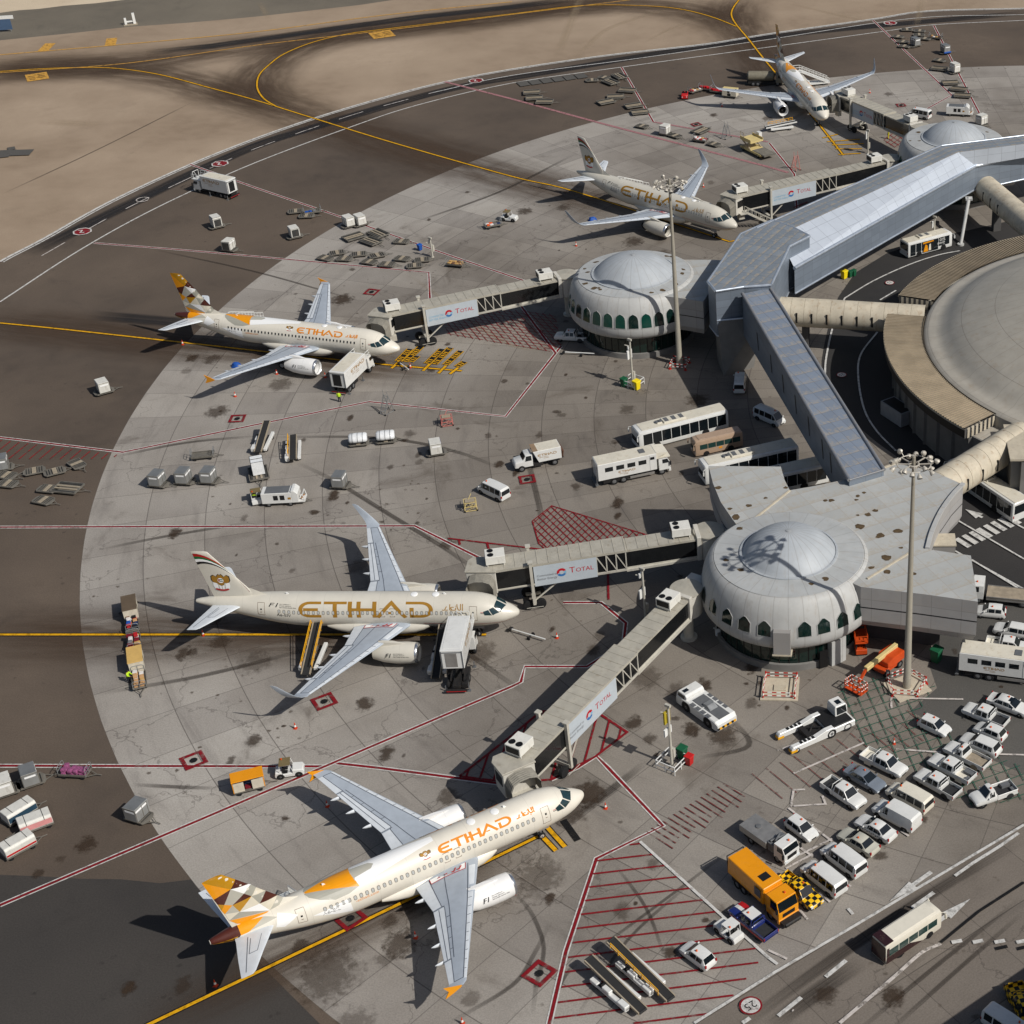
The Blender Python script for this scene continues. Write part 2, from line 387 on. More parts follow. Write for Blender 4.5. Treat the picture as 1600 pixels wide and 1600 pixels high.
def strip(mb, P, wd, z, off=0.0, m=0, dash=None, closed=False):
    P = [Vector((p[0], p[1])) for p in P]
    if off:
        Q = []
        for i in range(len(P)):
            d = (P[min(i + 1, len(P) - 1)] - P[max(i - 1, 0)]).normalized(); Q.append(P[i] + Vector((-d.y, d.x)) * off)
        P = Q
    runs = [P]
    if dash:
        on, offl = dash; runs = []; cur = [P[0]]; acc = 0; draw = True
        for a, b in zip(P[:-1], P[1:]):
            L = (b - a).length; pos = 0
            while L - pos > 1e-6:
                lim = on if draw else offl; s = min(lim - acc, L - pos); pos += s; acc += s; q = a + (b - a) * pos / L
                if draw: cur.append(q)
                if acc >= lim - 1e-6:
                    if draw: runs.append(cur); cur = []
                    else: cur = [q]
                    draw = not draw; acc = 0
        if draw and len(cur) > 1: runs.append(cur)
    for r in runs:
        for q in stroke2(r, wd, closed): mb.poly([(v.x, v.y, z) for v in q], m)
def line(mb, px, wd, smooth=False, **k):
    P = pxs(px) if not isinstance(px[0], Vector) else px
    if smooth: P = crom(P)
    strip(mb, P, wd, zn(), **k)
W = MB(); WF = MB(); RD = MB(); RF = MB(); RF2 = MB(); YL = MB(); YF = MB(); BK = MB(); GR = MB(); PK = MB()
line(W, OUTER, .55); line(W, OUTER, .3, off=-.7); line(W, INNER, .32)
line(WF, crom(pxs([(65, 400), (180, 335), (297, 278), (400, 232), (550, 180), (676, 145)])), .22, dash=(6, 5))
line(W, crom(pxs([(676, 145), (800, 118), (1000, 91), (1200, 62), (1425, 29), (1600, 23)])), .3)
def redline(px, faint=False, k=1.0):
    P = pxs(px); a, b = (PK, PK) if faint else (W, RD)
    strip(b, P, .3 * k, zn()); z = zn(); strip(a, P, .13 * k, z, off=.24 * k); strip(a, P, .13 * k, z, off=-.24 * k)
for l in ([(-20, 824), (0, 824), (648, 822), (757, 876)], [(-20, 681), (0, 684), (192, 707), (400, 664), (577, 628), (790, 651), (877, 541)],
          [(297, 257), (400, 294), (535, 340), (710, 402), (822, 440)], [(147, 380), (275, 390), (400, 401), (670, 426), (672, 472)],
          [(971, 105), (1021, 191)], [(1202, 224), (1241, 272), (1245, 325)], [(-20, 1197), (0, 1197), (510, 1198)], [(525, 1193), (597, 1201), (790, 1226)],
          [(0, 1415), (330, 1274), (510, 1197), (800, 1073), (814, 1066), (820, 1042), (917, 1042), (974, 1007), (978, 974), (939, 942), (880, 942)],
          [(861, 1219), (902, 1200), (932, 1182), (950, 1200), (1036, 1291), (932, 1342), (884, 1488), (857, 1605)],
          [(1459, 40), (1530, 177)], [(1364, 32), (1487, 149), (1440, 175)], [(868, 552), (808, 470)]): redline(l)
redline([(695, 128), (800, 155), (932, 191), (1200, 261), (1232, 270)], True, 1.2); redline([(1022, 191), (1200, 222)], True)
for l, s in (([(-10, 992), (100, 992), (400, 992), (760, 992)], 0), ([(0, 505), (100, 515), (300, 537), (560, 566), (722, 580)], 1), ([(225, 1605), (400, 1521), (620, 1415), (850, 1303)], 0),
             ([(0, 112), (60, 108), (120, 106), (180, 107), (250, 117), (330, 138), (400, 157), (490, 185), (620, 225), (800, 276), (900, 300), (1140, 378)], 1),
             ([(432, 167), (412, 154), (402, 137), (405, 118), (420, 102), (445, 84), (490, 66), (545, 53), (600, 46), (800, 22), (910, 9), (1000, 9), (1060, 14), (1110, 26), (1157, 44)], 1),
             ([(1158, -4), (1146, 12), (1143, 24), (1150, 38), (1170, 62), (1200, 100), (1260, 170), (1318, 243)], 1)):
    line(BK, l, .65, smooth=bool(s)); line(YL, l, .36, smooth=bool(s))
line(YF, [(0, 114), (200, 99), (400, 71), (600, 48), (800, 23), (985, 0)], .4, smooth=True); line(YF, [(0, 86), (200, 69), (400, 50), (600, 24), (800, 3)], .5, smooth=True)
for a, b in (((67, 80), (79, 68)), ((172, 72), (175, 60))): line(YF, [a, b], 2.4)
# lead-in bars in front of the parked noses
def pbars(L, wd=.5, m=YL):
    for a, b in L: line(BK, [a, b], wd * 1.5); line(m, [a, b], wd)
pbars([((847, 1307), (869, 1330)), ((855, 1293), (883, 1324))], .45); line(BK, [(880, 1282), (903, 1314)], .7)
pbars([((612, 576), (625, 564)), ((661, 580), (672, 569)), ((685, 584), (697, 572)), ((703, 585), (716, 575))], .45)
pbars([((1160, 374), (1140, 378)), ((1285, 216), (1310, 210)), ((1292, 222), (1344, 218)), ((1300, 227), (1350, 225)), ((1305, 233), (1347, 233)), ((1310, 242), (1345, 240))], .35)
for a, b in (((622, 565), (641, 546)), ((633, 566), (658, 542)), ((641, 566), (652, 557)), ((667, 569), (691, 546)), ((678, 570), (704, 544)), ((696, 571), (720, 549)), ((714, 574), (726, 566))):
    line(BK, [a, b], 1.25); z = zn(); A, B = G(*a), G(*b); d = (B - A).normalized(); n = Vector((-d.y, d.x, 0)); L = (B - A).length
    for s in (-.5, .5): strip(YL, [A + n * s, B + n * s], .14, z)
    z2 = zn()
    for i in range(int(L / .55)):
        if (i * 7) % 5 != 1: strip(YL, [A + d * (i * .55 + .2) - n * .3, A + d * (i * .55 + .2) + n * .3], .24, z2)
for cx, cy, wx in ((58, 119, 17), (597, 53, 17)):
    A, B = G(cx - wx, cy + 4), G(cx + wx, cy - 1); line(YF, [A, B], 5.2); z = zn()
    for k in (-1.4, -.3, .8): strip(BK, [A.lerp(B, .12), A.lerp(B, .4)], .35, z, off=k); strip(BK, [A.lerp(B, .55), A.lerp(B, .88)], .35, z, off=-k)
# red keep-clear hatching
def inside(p, poly):
    c = False
    for i in range(len(poly)):
        a, b = poly[i], poly[i - 1]
        if (a.y > p.y) != (b.y > p.y) and p.x < (b.x - a.x) * (p.y - a.y) / (b.y - a.y) + a.x: c = not c
    return c
def hatch(mb, poly_px, d_px, gap, wd, edge=False):
    poly = [p.to_2d() for p in pxs(poly_px)]; a, b = G(*d_px[0]).to_2d(), G(*d_px[1]).to_2d()
    d = (b - a).normalized(); n = Vector((-d.y, d.x)); lo = min(p.dot(n) for p in poly); hi = max(p.dot(n) for p in poly); z = zn()
    k = lo + gap * .5
    while k < hi:
        ts = []
        for i in range(len(poly)):
            p, q = poly[i - 1], poly[i]; u, v = p.dot(n) - k, q.dot(n) - k
            if u * v < 0: ts.append((p + (q - p) * (u / (u - v))).dot(d))
        ts.sort()
        for t0, t1 in zip(ts[::2], ts[1::2]):
            if t1 - t0 > .3: strip(mb, [d * t0 + n * k, d * t1 + n * k], wd, z)
        k += gap
    if edge: line(mb, list(poly_px) + [poly_px[0]], wd * 1.3)
h1 = [(832, 815), (862, 791), (1016, 838), (985, 862), (860, 866), (842, 850)]
hatch(RD, h1, ((830, 812), (900, 880)), .82, .13, True); hatch(RD, h1, ((862, 791), (835, 815)), .8, .13)
h3 = [(690, 500), (735, 478), (868, 492), (877, 541), (860, 550), (700, 524)]
hatch(RF, h3, ((700, 524), (860, 552)), .85, .11); hatch(RF, h3, ((690, 500), (740, 560)), .85, .11)
hatch(RD, [(718, 1214), (800, 1150), (846, 1112), (935, 1115), (980, 1145), (932, 1182), (861, 1219), (800, 1224)], ((860, 1215), (885, 1130)), 1.5, .24, True)
hatch(RD, [(945, 1336), (1000, 1315), (1196, 1490), (1148, 1555), (1085, 1600), (865, 1600), (890, 1490), (934, 1344)], ((920, 1437), (1120, 1413)), 1.72, .22)
hatch(RF, [(0, 688), (190, 712), (165, 718), (0, 718)], ((0, 722), (40, 690)), 1.4, .2)
hatch(RF, [(1380, 222), (1395, 198), (1430, 200), (1408, 235)], ((1380, 222), (1410, 200)), 1.2, .17); hatch(RF, [(1380, 222), (1395, 198), (1430, 200), (1408, 235)], ((1380, 222), (1400, 235)), 1.2, .17)
for l in ([(700, 842), (870, 862)], [(717, 843), (719, 852)], [(761, 848), (766, 867)], [(950, 895), (951, 938)], [(1240, 325), (1262, 316)]): line(RD, l, .28)
for i in range(15):    # short faded red strokes along the old stand edge
    t = i / 14; x = 1010 + t * 120; y = 1300 - t * 75
    line(RF2, [(x, y), (x + 42 - 4 * (i % 3), y + 27 - 3 * (i % 3))], .12)
for i in range(12):
    x, y = 1175 + i * 22, 1235 - i * 9; line(RF2, [(x, y - 25), (x + 48, y + 14)], .09)
gz = [(1305, 1075), (1400, 1050), (1425, 1068), (1462, 1072), (1440, 1108), (1500, 1160), (1600, 1200), (1600, 1250), (1520, 1262), (1350, 1165)]
hatch(GR, gz, ((1345, 1075), (1420, 1240)), 1.3, .11); hatch(GR, gz, ((1350, 1120), (1470, 1080)), 1.3, .11)
# stand-centre squares (red frames round a hydrant pit)
for cx, cy, k in ((507, 1097, 1), (303, 1189, 1), (548, 1436, 1), (843, 1522, 1), (371, 655, .9), (581, 457, .9), (824, 750, .9), (1408, 165, .8), (1088, 195, .8), (700, 1598, 0)):
    if not k: continue
    c = G(cx, cy); d = (c - AC).normalized(); d = Vector((d.x, d.y, 0)); n = Vector((-d.y, d.x, 0)); s = 1.0 * k
    P = [c + (d + n) * s, c + (d - n) * s, c - (d + n) * s, c - (d - n) * s]
    strip(RD, [(p.x, p.y) for p in P], .42 * k, zn(), closed=True); z = zn()
    BK.poly([(c.x + .42 * math.cos(a * .785), c.y + .42 * math.sin(a * .785), z) for a in range(8)])
# road paint at the lower right
line(W, [(1085, 1600), (1210, 1521), (1335, 1448), (1335, 1263)][:3] + [(1600, 1290)], .3)
line(W, [(1000, 1316), (1200, 1497), (1215, 1508)], .3)
line(WF, [(1312, 1600), (1365, 1555), (1400, 1525), (1440, 1490), (1470, 1476)], .35, smooth=True)
line(BK, [(1470, 1474), (1530, 1425), (1600, 1380)], .3)
for a, b in (((1290, 1528), (1322, 1502)), ((1216, 1589), (1252, 1560)), ((1425, 1420), (1459, 1396)), ((1160, 1600), (1172, 1592))): line(W, [a, b], .42)
line(W, [(1492, 1370), (1520, 1350), (1560, 1325), (1600, 1297)], .35, dash=(9, 3))
for x in (1487, 1520, 1554, 1588): line(W, [(x, 1474), (x + 16, 1471)], .42)
for x in (1556, 1590): line(BK, [(x, 1484), (x + 18, 1480)], .4)
line(W, [(1325, 1421), (1333, 1430)], .3)
def arrow(mb, a, b, wd=.22, hw=1.0, hl=3.2):
    A, B = G(*a).to_2d(), G(*b).to_2d(); d = (B - A).normalized(); n = Vector((-d.y, d.x)); z = zn()
    strip(mb, [A, B - d * hl], wd, z); C = B - d * hl
    mb.poly([(*(C + n * hw / 2), z), (*B, z), (*(C - n * hw / 2), z)])
arrow(W, (1455, 1364), (1390, 1410), .45, 1.1); arrow(W, (1468, 1440), (1516, 1406), .45, 1.1); arrow(W, (1535, 810), (1508, 797), .4, 1.5, 2.4)
# parking bays, crosswalk, terminal road lines
for l in ([(1232, 1264), (1300, 1316)], [(1248, 1338), (1300, 1312)], [(1228, 1358), (1270, 1336)], [(1310, 1380), (1330, 1386)], [(1200, 1290), (1270, 1340)], [(1250, 1424), (1262, 1438)], [(1280, 1396), (1297, 1411)],
          [(1392, 1092), (1505, 1094)], [(1392, 1092), (1393, 1108)], [(1215, 1174), (1300, 1145)], [(1240, 1210), (1350, 1162)], [(1400, 1172), (1470, 1177)], [(1560, 1180), (1600, 1181)], [(1236, 1262), (1240, 1236), (1258, 1235)], [(1240, 1261), (1290, 1258), (1285, 1245)],
          [(1200, 1486), (1230, 1500)], [(1238, 1580), (1240, 1581)], [(1408, 1300), (1420, 1308)], [(1180, 860), (1181, 861)]): line(WF, l, .24)
for i in range(8):
    x, y = 1503 + 11.2 * i, 847 - 5.2 * i; line(W, [(x - 9, y - 4), (x + 12, y + 9)], .75)
for l in ([(1320, 467), (1302, 510), (1291, 560), (1289, 590)], [(1371, 520), (1345, 555), (1341, 590), (1350, 640), (1370, 675), (1400, 706)], [(1320, 467), (1365, 440), (1420, 415), (1465, 400), (1500, 393)], [(1375, 470), (1400, 455)], [(1247, 652), (1262, 680), (1275, 703)]):
    line(W, l, .28, smooth=True)
for l in ([(1480, 805), (1600, 875)], [(1565, 808), (1600, 827)], [(1490, 861), (1605, 925)], [(1518, 876), (1590, 920)]): line(W, l, .26)
# speed roundels
RND = MB()
for cx, cy, r in ((1173, 1573, 1.05), (1315, 587, .8), (1390, 443, .8)):
    c = G(cx, cy); z = zn(); z2 = zn(); z3 = zn()
    RND.poly([(c.x + r * math.cos(a * R_(15)), c.y + r * math.sin(a * R_(15)), z) for a in range(24)], 0)
    RND.poly([(c.x + r * .83 * math.cos(a * R_(15)), c.y + r * .83 * math.sin(a * R_(15)), z2) for a in range(24)], 1)
    u = Vector((-.8, -.6, 0)); v = Vector((.6, -.8, 0)); flat_text(RND, '25', c + Vector((0, 0, z3)) - v * r * .38, u, v, r * .78, 2, True)
for cx, cy, s in ((129, 363, 1), (223, 313, .6), (344, 257, 1), (744, 127, 1), (1391, 37, 1)):
    c = G(cx, cy); z = zn(); z2 = zn(); k = 1.7
    if s < 1: strip(WF, [(c.x + 1.1 * math.cos(a * R_(30)), c.y + 1.1 * math.sin(a * R_(30))) for a in range(12)], .22, z, closed=True); continue
    RND.poly([(c.x + k * math.cos(a * R_(45)), c.y + k * math.sin(a * R_(45)), z) for a in range(8)], 1)
    RND.poly([(c.x + k * .84 * math.cos(a * R_(45)), c.y + k * .84 * math.sin(a * R_(45)), z2) for a in range(8)], 0)
    z3 = zn(); strip(RND, [(c.x - .9, c.y + .5), (c.x - .2, c.y + .5), (c.x - .2, c.y - .5), (c.x + .5, c.y - .5)], .26, z3, m=1)
for nm, mb, mt in (('white_line_marking', W, P_w), ('worn_white_marking', WF, P_wf), ('red_line_marking', RD, P_r), ('faded_red_marking', RF, P_rf), ('worn_red_marking', RF2, paint('worn red paint', (112, 50, 46), .95, .9)), ('yellow_line_marking', YL, P_y), ('faded_yellow_marking', YF, P_yf), ('black_line_marking', BK, P_k), ('green_grid_marking', GR, P_g), ('pink_line_marking', PK, P_pk)):
    mb.build(nm, mt, fix=False, kind='structure')
RND.build('speed_limit_marking', [P_r, P_w, P_k], fix=False, kind='structure')
# ------------------------------------------------------------------ rubber, oil and repair patches lying on the pavement
def soft(name, c, amt, scale=.6, blob=False, lo=.35, hi=.65):
    m = bpy.data.materials.new(name); t = NT(m); t.col(lin(c)); t.b.inputs['Roughness'].default_value = .9; t.b.inputs['Specular IOR Level'].default_value = .15
    uv = t.n('ShaderNodeTexCoord').outputs['UV']; X, Y, Z = t.xyz(uv); o = t.obj()
    if blob:
        r = t.math('SQRT', t.math('ADD', t.math('MULTIPLY', X, X), t.math('MULTIPLY', Y, Y)))
        f = t.ramp(t.math('ADD', r, t.math('MULTIPLY', t.math('SUBTRACT', t.noise(o, scale, 7, .7), .5), 1.9)), .3, .85, 1, 0)
        f = t.math('MULTIPLY', f, t.ramp(r, .75, 1, 1, 0))
    else:
        f = t.math('MULTIPLY', t.ramp(t.math('ABSOLUTE', Y), lo, 1, 1, 0), t.ramp(t.noise(t.scale(t.vec(X, t.math('MULTIPLY', Y, 3)), (.05, 1, 1)), scale, 5, .65), .25, .65, .35, 1))
    at = t.n('ShaderNodeAttribute', attribute_name='fade').outputs['Fac']
    t.put(t.b.inputs['Alpha'], t.math('MULTIPLY', t.math('MULTIPLY', f, at), amt)); return m
def smear(mb, P, wd, fd=12.0):
    z = zs(); P0 = [Vector((p[0], p[1])) for p in P]; P = [P0[0]]
    for a, b in zip(P0[:-1], P0[1:]):
        k = max(1, int((b - a).length / 6)); P += [a + (b - a) * (i + 1) / k for i in range(k)]
    tot = sum((b - a).length for a, b in zip(P[:-1], P[1:])); fd = min(fd, tot / 2.5); q = stroke2(P, wd); L = 0
    if mb.uv is None: mb.uv = []; mb.fade = []
    for i, k in enumerate(q):
        l = (P[i + 1] - P[i]).length
        a, b, c, d = k; m1 = (a + b) / 2; m2 = (c + d) / 2
        mb.add([(*a, z), (*b, z), (*c, z), (*d, z)], [(0, 1, 2, 3)]); mb.uv += [(L, 1), (L, -1), (L + l, -1), (L + l, 1)]; f0 = min(1, L / fd, (tot - L) / fd); f1 = max(0, min(1, (L + l) / fd, (tot - L - l) / fd)); mb.fade += [f0, f0, f1, f1]; L += l
    return mb
def blob(mb, cx, cy, rx, ry=None):
    c = G(cx, cy); z = zs(); ry = ry or rx
    if mb.uv is None: mb.uv = []; mb.fade = []
    k = rnd.uniform(.35, 1); mb.fade += [k] * 4
    mb.add([(c.x - rx, c.y - ry, z), (c.x + rx, c.y - ry, z), (c.x + rx, c.y + ry, z), (c.x - rx, c.y + ry, z)], [(0, 1, 2, 3)]); mb.uv += [(-1, -1), (1, -1), (1, 1), (-1, 1)]
S_band = soft('taxi rubber band', (78, 63, 51), .72, 1.6, lo=.0); S_dark = soft('black rubber band', (42, 42, 44), .85, .8, lo=.55); S_tyre = soft('tyre track', (62, 56, 51), .62, 1.5, lo=.5); S_oil = soft('oil stain', (62, 49, 38), .72, 1.1, True); S_lite = soft('pale scuff', (170, 152, 126), .3, .5, lo=.1)
b = MB()
for l, wd in (([(-60, 115), (120, 107), (250, 118), (400, 158), (620, 226), (800, 278), (1000, 335)], 24), ([(440, 170), (408, 150), (403, 120), (445, 84), (545, 53), (700, 34), (910, 9), (1060, 14), (1157, 44)], 24), ([(-60, 112), (200, 97), (400, 70), (600, 47), (800, 22), (985, -2)], 26),
              ([(1158, -10), (1145, 22), (1170, 62), (1240, 150)], 24), ([(-60, 500), (100, 516), (300, 540), (520, 563), (720, 585)], 17), ([(-60, 992), (150, 992), (500, 992), (760, 992)], 16), ([(200, 1620), (400, 1522), (620, 1416), (840, 1306)], 9)): smear(b, crom(pxs(l)), wd)
b.build('tyre_rubber_band', S_band, fix=False, kind='structure')
b = MB()
smear(b, pxs([(228, 82), (330, 72), (500, 48), (660, 26), (800, 11), (900, -2)]), 5); smear(b, crom(pxs([(40, 400), (180, 330), (300, 272), (400, 228), (500, 196), (700, 140), (860, 112), (1200, 58), (1600, 20)])), 4.2)
smear(b, pxs([(800, 130), (880, 122), (926, 117)]), 2.5); smear(b, pxs([(140, 492), (330, 508)]), 4); smear(b, pxs([(130, 550), (215, 556)]), 4)
b.build('dark_rubber_streak', S_dark, fix=False, kind='structure')
b = MB()
for l, wd in (([(425, 683), (560, 683), (640, 690), (720, 708), (790, 735)], .9), ([(462, 722), (520, 750), (610, 805), (700, 860), (760, 905)], .9), ([(150, 860), (260, 838), (400, 815)], .8), ([(150, 1085), (320, 1055), (500, 1010)], .9),
              ([(787, 1385), (810, 1402), (832, 1430), (848, 1470), (848, 1500), (838, 1540), (832, 1590)], .55), ([(860, 1440), (835, 1490), (800, 1540), (700, 1600)], .6), ([(905, 1500), (880, 1530), (860, 1580)], .5),
              ([(820, 700), (840, 780), (850, 830)], 1.0), ([(1090, 1185), (1170, 1165), (1140, 1120)], .8), ([(1600, 1400), (1450, 1520), (1330, 1620)], .6), ([(1600, 1425), (1480, 1530), (1380, 1620)], .6), ([(1350, 1500), (1250, 1570), (1200, 1610)], 2.2),
              ([(1600, 1310), (1450, 1400), (1300, 1500), (1150, 1610)], 1.6), ([(960, 1350), (1010, 1420), (1040, 1500)], .45), ([(1090, 1370), (980, 1470), (900, 1590)], .45), ([(1140, 1330), (1020, 1420), (910, 1500)], .45), ([(560, 905), (700, 1000), (830, 1090)], .9), ([(205, 1226), (280, 1230), (345, 1232)], .7), ([(175, 715), (290, 692), (400, 682)], .8),
              ([(900, 240), (780, 300), (640, 350)], .9), ([(240, 390), (400, 425), (560, 470)], .6), ([(0, 305), (150, 235), (300, 160)], .45), ([(1010, 1190), (960, 1230), (880, 1290)], 1.2)):
    smear(b, crom(pxs(l)), wd)
b.build('tyre_track', S_tyre, fix=False, kind='structure')
b = MB()
for cx, cy, r in ((513, 1522, 3.4), (843, 1368, 2.8), (625, 1475, 1.8), (400, 1035, 2.2), (345, 1003, 1.4), (610, 1440, .9), (555, 1600, 2), (470, 1478, .9), (600, 1500, 1), (700, 1245, 1.3), (735, 1560, 1), (640, 1415, 1.2), (890, 1265, 2.3), (920, 1240, 2), (1010, 1060, 2), (1060, 1080, 1.6), (1130, 1150, 1.8),
                  (1080, 1140, 1.2), (340, 643, 1.9), (330, 562, 1.5), (300, 560, 1.2), (290, 580, 1), (535, 468, 2), (438, 601, 2), (640, 678, 1), (655, 722, .7), (610, 730, .6), (570, 1100, 1.2), (560, 885, 1.8), (700, 850, 1.2), (820, 330, 1.6), (880, 325, 1.4), (990, 378, 2), (850, 290, 1.5), (1110, 285, 1), (1035, 395, 1.4),
                  (1115, 180, 1), (1200, 185, 1.4), (1388, 147, 1.2), (1385, 303, 1), (300, 1020, .8), (750, 1020, 2.2), (990, 1130, 1.2), (1085, 670, 1), (980, 640, 1.4), (1090, 625, 2), (1290, 1555, 1.2), (1396, 1557, 1.2), (505, 1000, 1.2), (285, 1540, 1), (200, 1545, .8), (95, 1342, .6), (60, 1365, .7), (135, 1320, 1.2), (1020, 1350, .8), (900, 760, .9), (960, 790, .8)): blob(b, cx, cy, r * 1.25, r * 1.5)
for i in range(170):
    a = R_(rnd.uniform(135, 262)); r = rnd.uniform(72, 142); c = (AC.x + r * math.cos(a), AC.y + r * math.sin(a)); k = rnd.choice((.3, .4, .5, .7, 1.1)); z = zs(); h = k * rnd.uniform(.7, 2)
    b.add([(c[0] - k, c[1] - h, z), (c[0] + k, c[1] - h, z), (c[0] + k, c[1] + h, z), (c[0] - k, c[1] + h, z)], [(0, 1, 2, 3)]); b.uv += [(-1, -1), (1, -1), (1, 1), (-1, 1)]; b.fade += [rnd.uniform(.4, 1)] * 4
b.build('oil_stain', S_oil, fix=False, kind='structure')
b = MB()
for l, wd in (([(910, -10), (890, 40), (870, 90)], 3), ([(1040, 15), (950, 45), (900, 90)], 2.4), ([(1230, 5), (1340, 30), (1380, 35)], 2.2), ([(1440, -5), (1437, 20), (1430, 45)], 2.4), ([(1000, 70), (1060, 40), (1120, 25)], 1.5), ([(405, 3), (420, 30)], 2.2), ([(60, 190), (170, 195)], 5), ([(640, 430), (800, 540), (900, 530)], 1.2)): smear(b, crom(pxs(l)), wd)
b.build('sand_scuff', S_lite, fix=False, kind='structure')
b = MB()
for (x0, x1, y), k in (((-12, 25, 238), 1), ((-10, 50, 240), 2), ((12, 24, 233), 1), ((-4, 15, 245), 1)): strip(b, pxs([(x0, y + 1), (x1, y - 1)]), 1.6 * k, zn())
for i in range(6): strip(b, pxs([(810 + i * 18, 133 - i * 2.4), (826 + i * 18, 130.5 - i * 2.4)]), 3.2, zn())
b.build('repair_patch', M_ptc, fix=False, kind='structure')
# ================================================================== TERMINAL, SATELLITES, BRIDGES
def shell(name, c, nseam, ring=0.0, dirt=.35, seam=(.1, .085, .07, 1), rough=.5, sw=.03):
    """weathered render or sheet cladding with radial seams round the object's axis"""
    m = bpy.data.materials.new(name); t = NT(m); o = t.obj(); X, Y, Z = t.xyz(o); c4 = lin(c)
    r = t.math('SQRT', t.math('ADD', t.math('MULTIPLY', X, X), t.math('MULTIPLY', Y, Y))); th = t.math('ARCTAN2', Y, X)
    k = t.mix(t.ramp(t.noise(o, .35, 5, .6), .3, .7), tuple(v * .86 for v in c4[:3]) + (1,), c4)
    k = t.mix(t.ramp(t.noise(t.scale(t.vec(t.math('MULTIPLY', th, 14), t.math('MULTIPLY', r, .5), t.math('MULTIPLY', Z, .3)), (1, 1, 1)), 1.4, 6, .7), .5, .8, 0, dirt), k, (.3, .23, .155, 1))
    k = t.mix(t.ramp(t.noise(o, 1.6, 5, .7), .55, .8, 0, dirt * .8), k, (.26, .215, .16, 1))
    if nseam:
        u = t.math('FRACT', t.math('MULTIPLY', th, nseam / (2 * math.pi)))
        d = t.math('MULTIPLY', t.math('SUBTRACT', .5, t.math('ABSOLUTE', t.math('SUBTRACT', u, .5))), t.math('MULTIPLY', r, 2 * math.pi / nseam))
        k = t.mix(t.ramp(d, sw, sw * 2.2, .28, 0), k, seam)
    if ring:
        v = t.math('FRACT', t.math('DIVIDE', r, ring)); e = t.math('MULTIPLY', t.math('SUBTRACT', .5, t.math('ABSOLUTE', t.math('SUBTRACT', v, .5))), ring)
        k = t.mix(t.ramp(e, sw, sw * 2.2, .45, 0), k, seam)
    t.col(k); t.b.inputs['Roughness'].default_value = rough; t.b.inputs['Specular IOR Level'].default_value = .3
    bp = t.n('ShaderNodeBump'); bp.inputs['Strength'].default_value = .1; bp.inputs['Distance'].default_value = .03; t.put(bp.inputs['Height'], t.noise(o, .9, 4)); t.put(t.b.inputs['Normal'], bp.outputs[0])
    return m
def panelled(name, c, du, dv, metal=.35, rough=.42, sand=.0, lw=.03, var=.14, line_c=(.13, .14, .16, 1), lamt=.6):
    """sheet panels: the UV map is in metres along and across every face"""
    m = bpy.data.materials.new(name); t = NT(m); uv = t.n('ShaderNodeTexCoord').outputs['UV']; X, Y, Z = t.xyz(uv); o = t.obj(); c4 = lin(c)
    u = t.math('DIVIDE', X, du); v = t.math('DIVIDE', Y, dv)
    wn = t.n('ShaderNodeTexWhiteNoise', noise_dimensions='2D'); t.put(wn.inputs['Vector'], t.vec(t.math('FLOOR', u), t.math('FLOOR', v)))
    k = t.mix(wn.outputs['Value'], tuple(q * (1 - var) for q in c4[:3]) + (1,), tuple(min(1, q * (1 + var * .6)) for q in c4[:3]) + (1,))
    k = t.mix(t.ramp(t.noise(o, .5, 5, .65), .35, .75, 0, .25), k, tuple(q * .7 for q in c4[:3]) + (1,))
    if sand:
        fu = t.math('FRACT', v); g = t.math('ADD', t.noise(o, 2.2, 6, .7), t.math('MULTIPLY', t.math('SUBTRACT', .36, fu), .32))
        k = t.mix(t.ramp(g, .45, .68, 0, sand), k, (.36, .3, .215, 1))
        t.put(t.b.inputs['Metallic'], t.ramp(g, .45, .68, metal, metal * .2))
    else: t.b.inputs['Metallic'].default_value = metal
    a = t.math('MULTIPLY', t.math('SUBTRACT', .5, t.math('ABSOLUTE', t.math('SUBTRACT', t.math('FRACT', u), .5))), du)
    e = t.math('MULTIPLY', t.math('SUBTRACT', .5, t.math('ABSOLUTE', t.math('SUBTRACT', t.math('FRACT', v), .5))), dv)
    j = t.math('MAXIMUM', t.ramp(a, lw, lw * 2, lamt, 0), t.ramp(e, lw, lw * 2, lamt, 0))
    t.col(t.mix(j, k, line_c)); t.b.inputs['Roughness'].default_value = rough; return m
B_wall = shell('satellite render', (181, 181, 178), 36, 0, .4); B_roof = shell('satellite roof render', (174, 176, 175), 24, 0, .4, sw=.025); B_dome = shell('dome cladding', (172, 177, 181), 24, 0, .3, seam=(.16, .145, .125, 1))
B_slab = panelled('roof paint panels', (170, 171, 168), 2.6, 2.6, 0, .7, .45, .025, .08, (.3, .24, .18, 1), .45)
B_side = panelled('grey wall panels', (158, 156, 154), 3.4, 3.0, 0, .7, .12, .025, .06, (.12, .11, .1, 1), .35)
B_metal = panelled('silver corridor cladding', (128, 138, 150), 2.3, 1.15, .3, .42, 0, .022, .1)
B_mtop = panelled('sanded corridor roof', (140, 148, 156), 2.4, 1.4, .3, .5, .85, .03, .1)
B_slope = panelled('smooth sunlit-tone roof sheet', (196, 203, 212), 2.6, 2.6, .3, .38, 0, .02, .05)  # slope made paler than the walls: the sun's reflection is in this colour
B_blue = panelled('blue grey roof sheet', (130, 140, 154), 1.5, 2.6, .15, .5, .6, .03, .1)
B_conc = mat('grey concrete', (120, 118, 114), .85, var=.12, scale=.6, dirt=.2); B_cdark = mat('dark concrete', (78, 77, 76), .9, var=.15, scale=.5, dirt=.3)
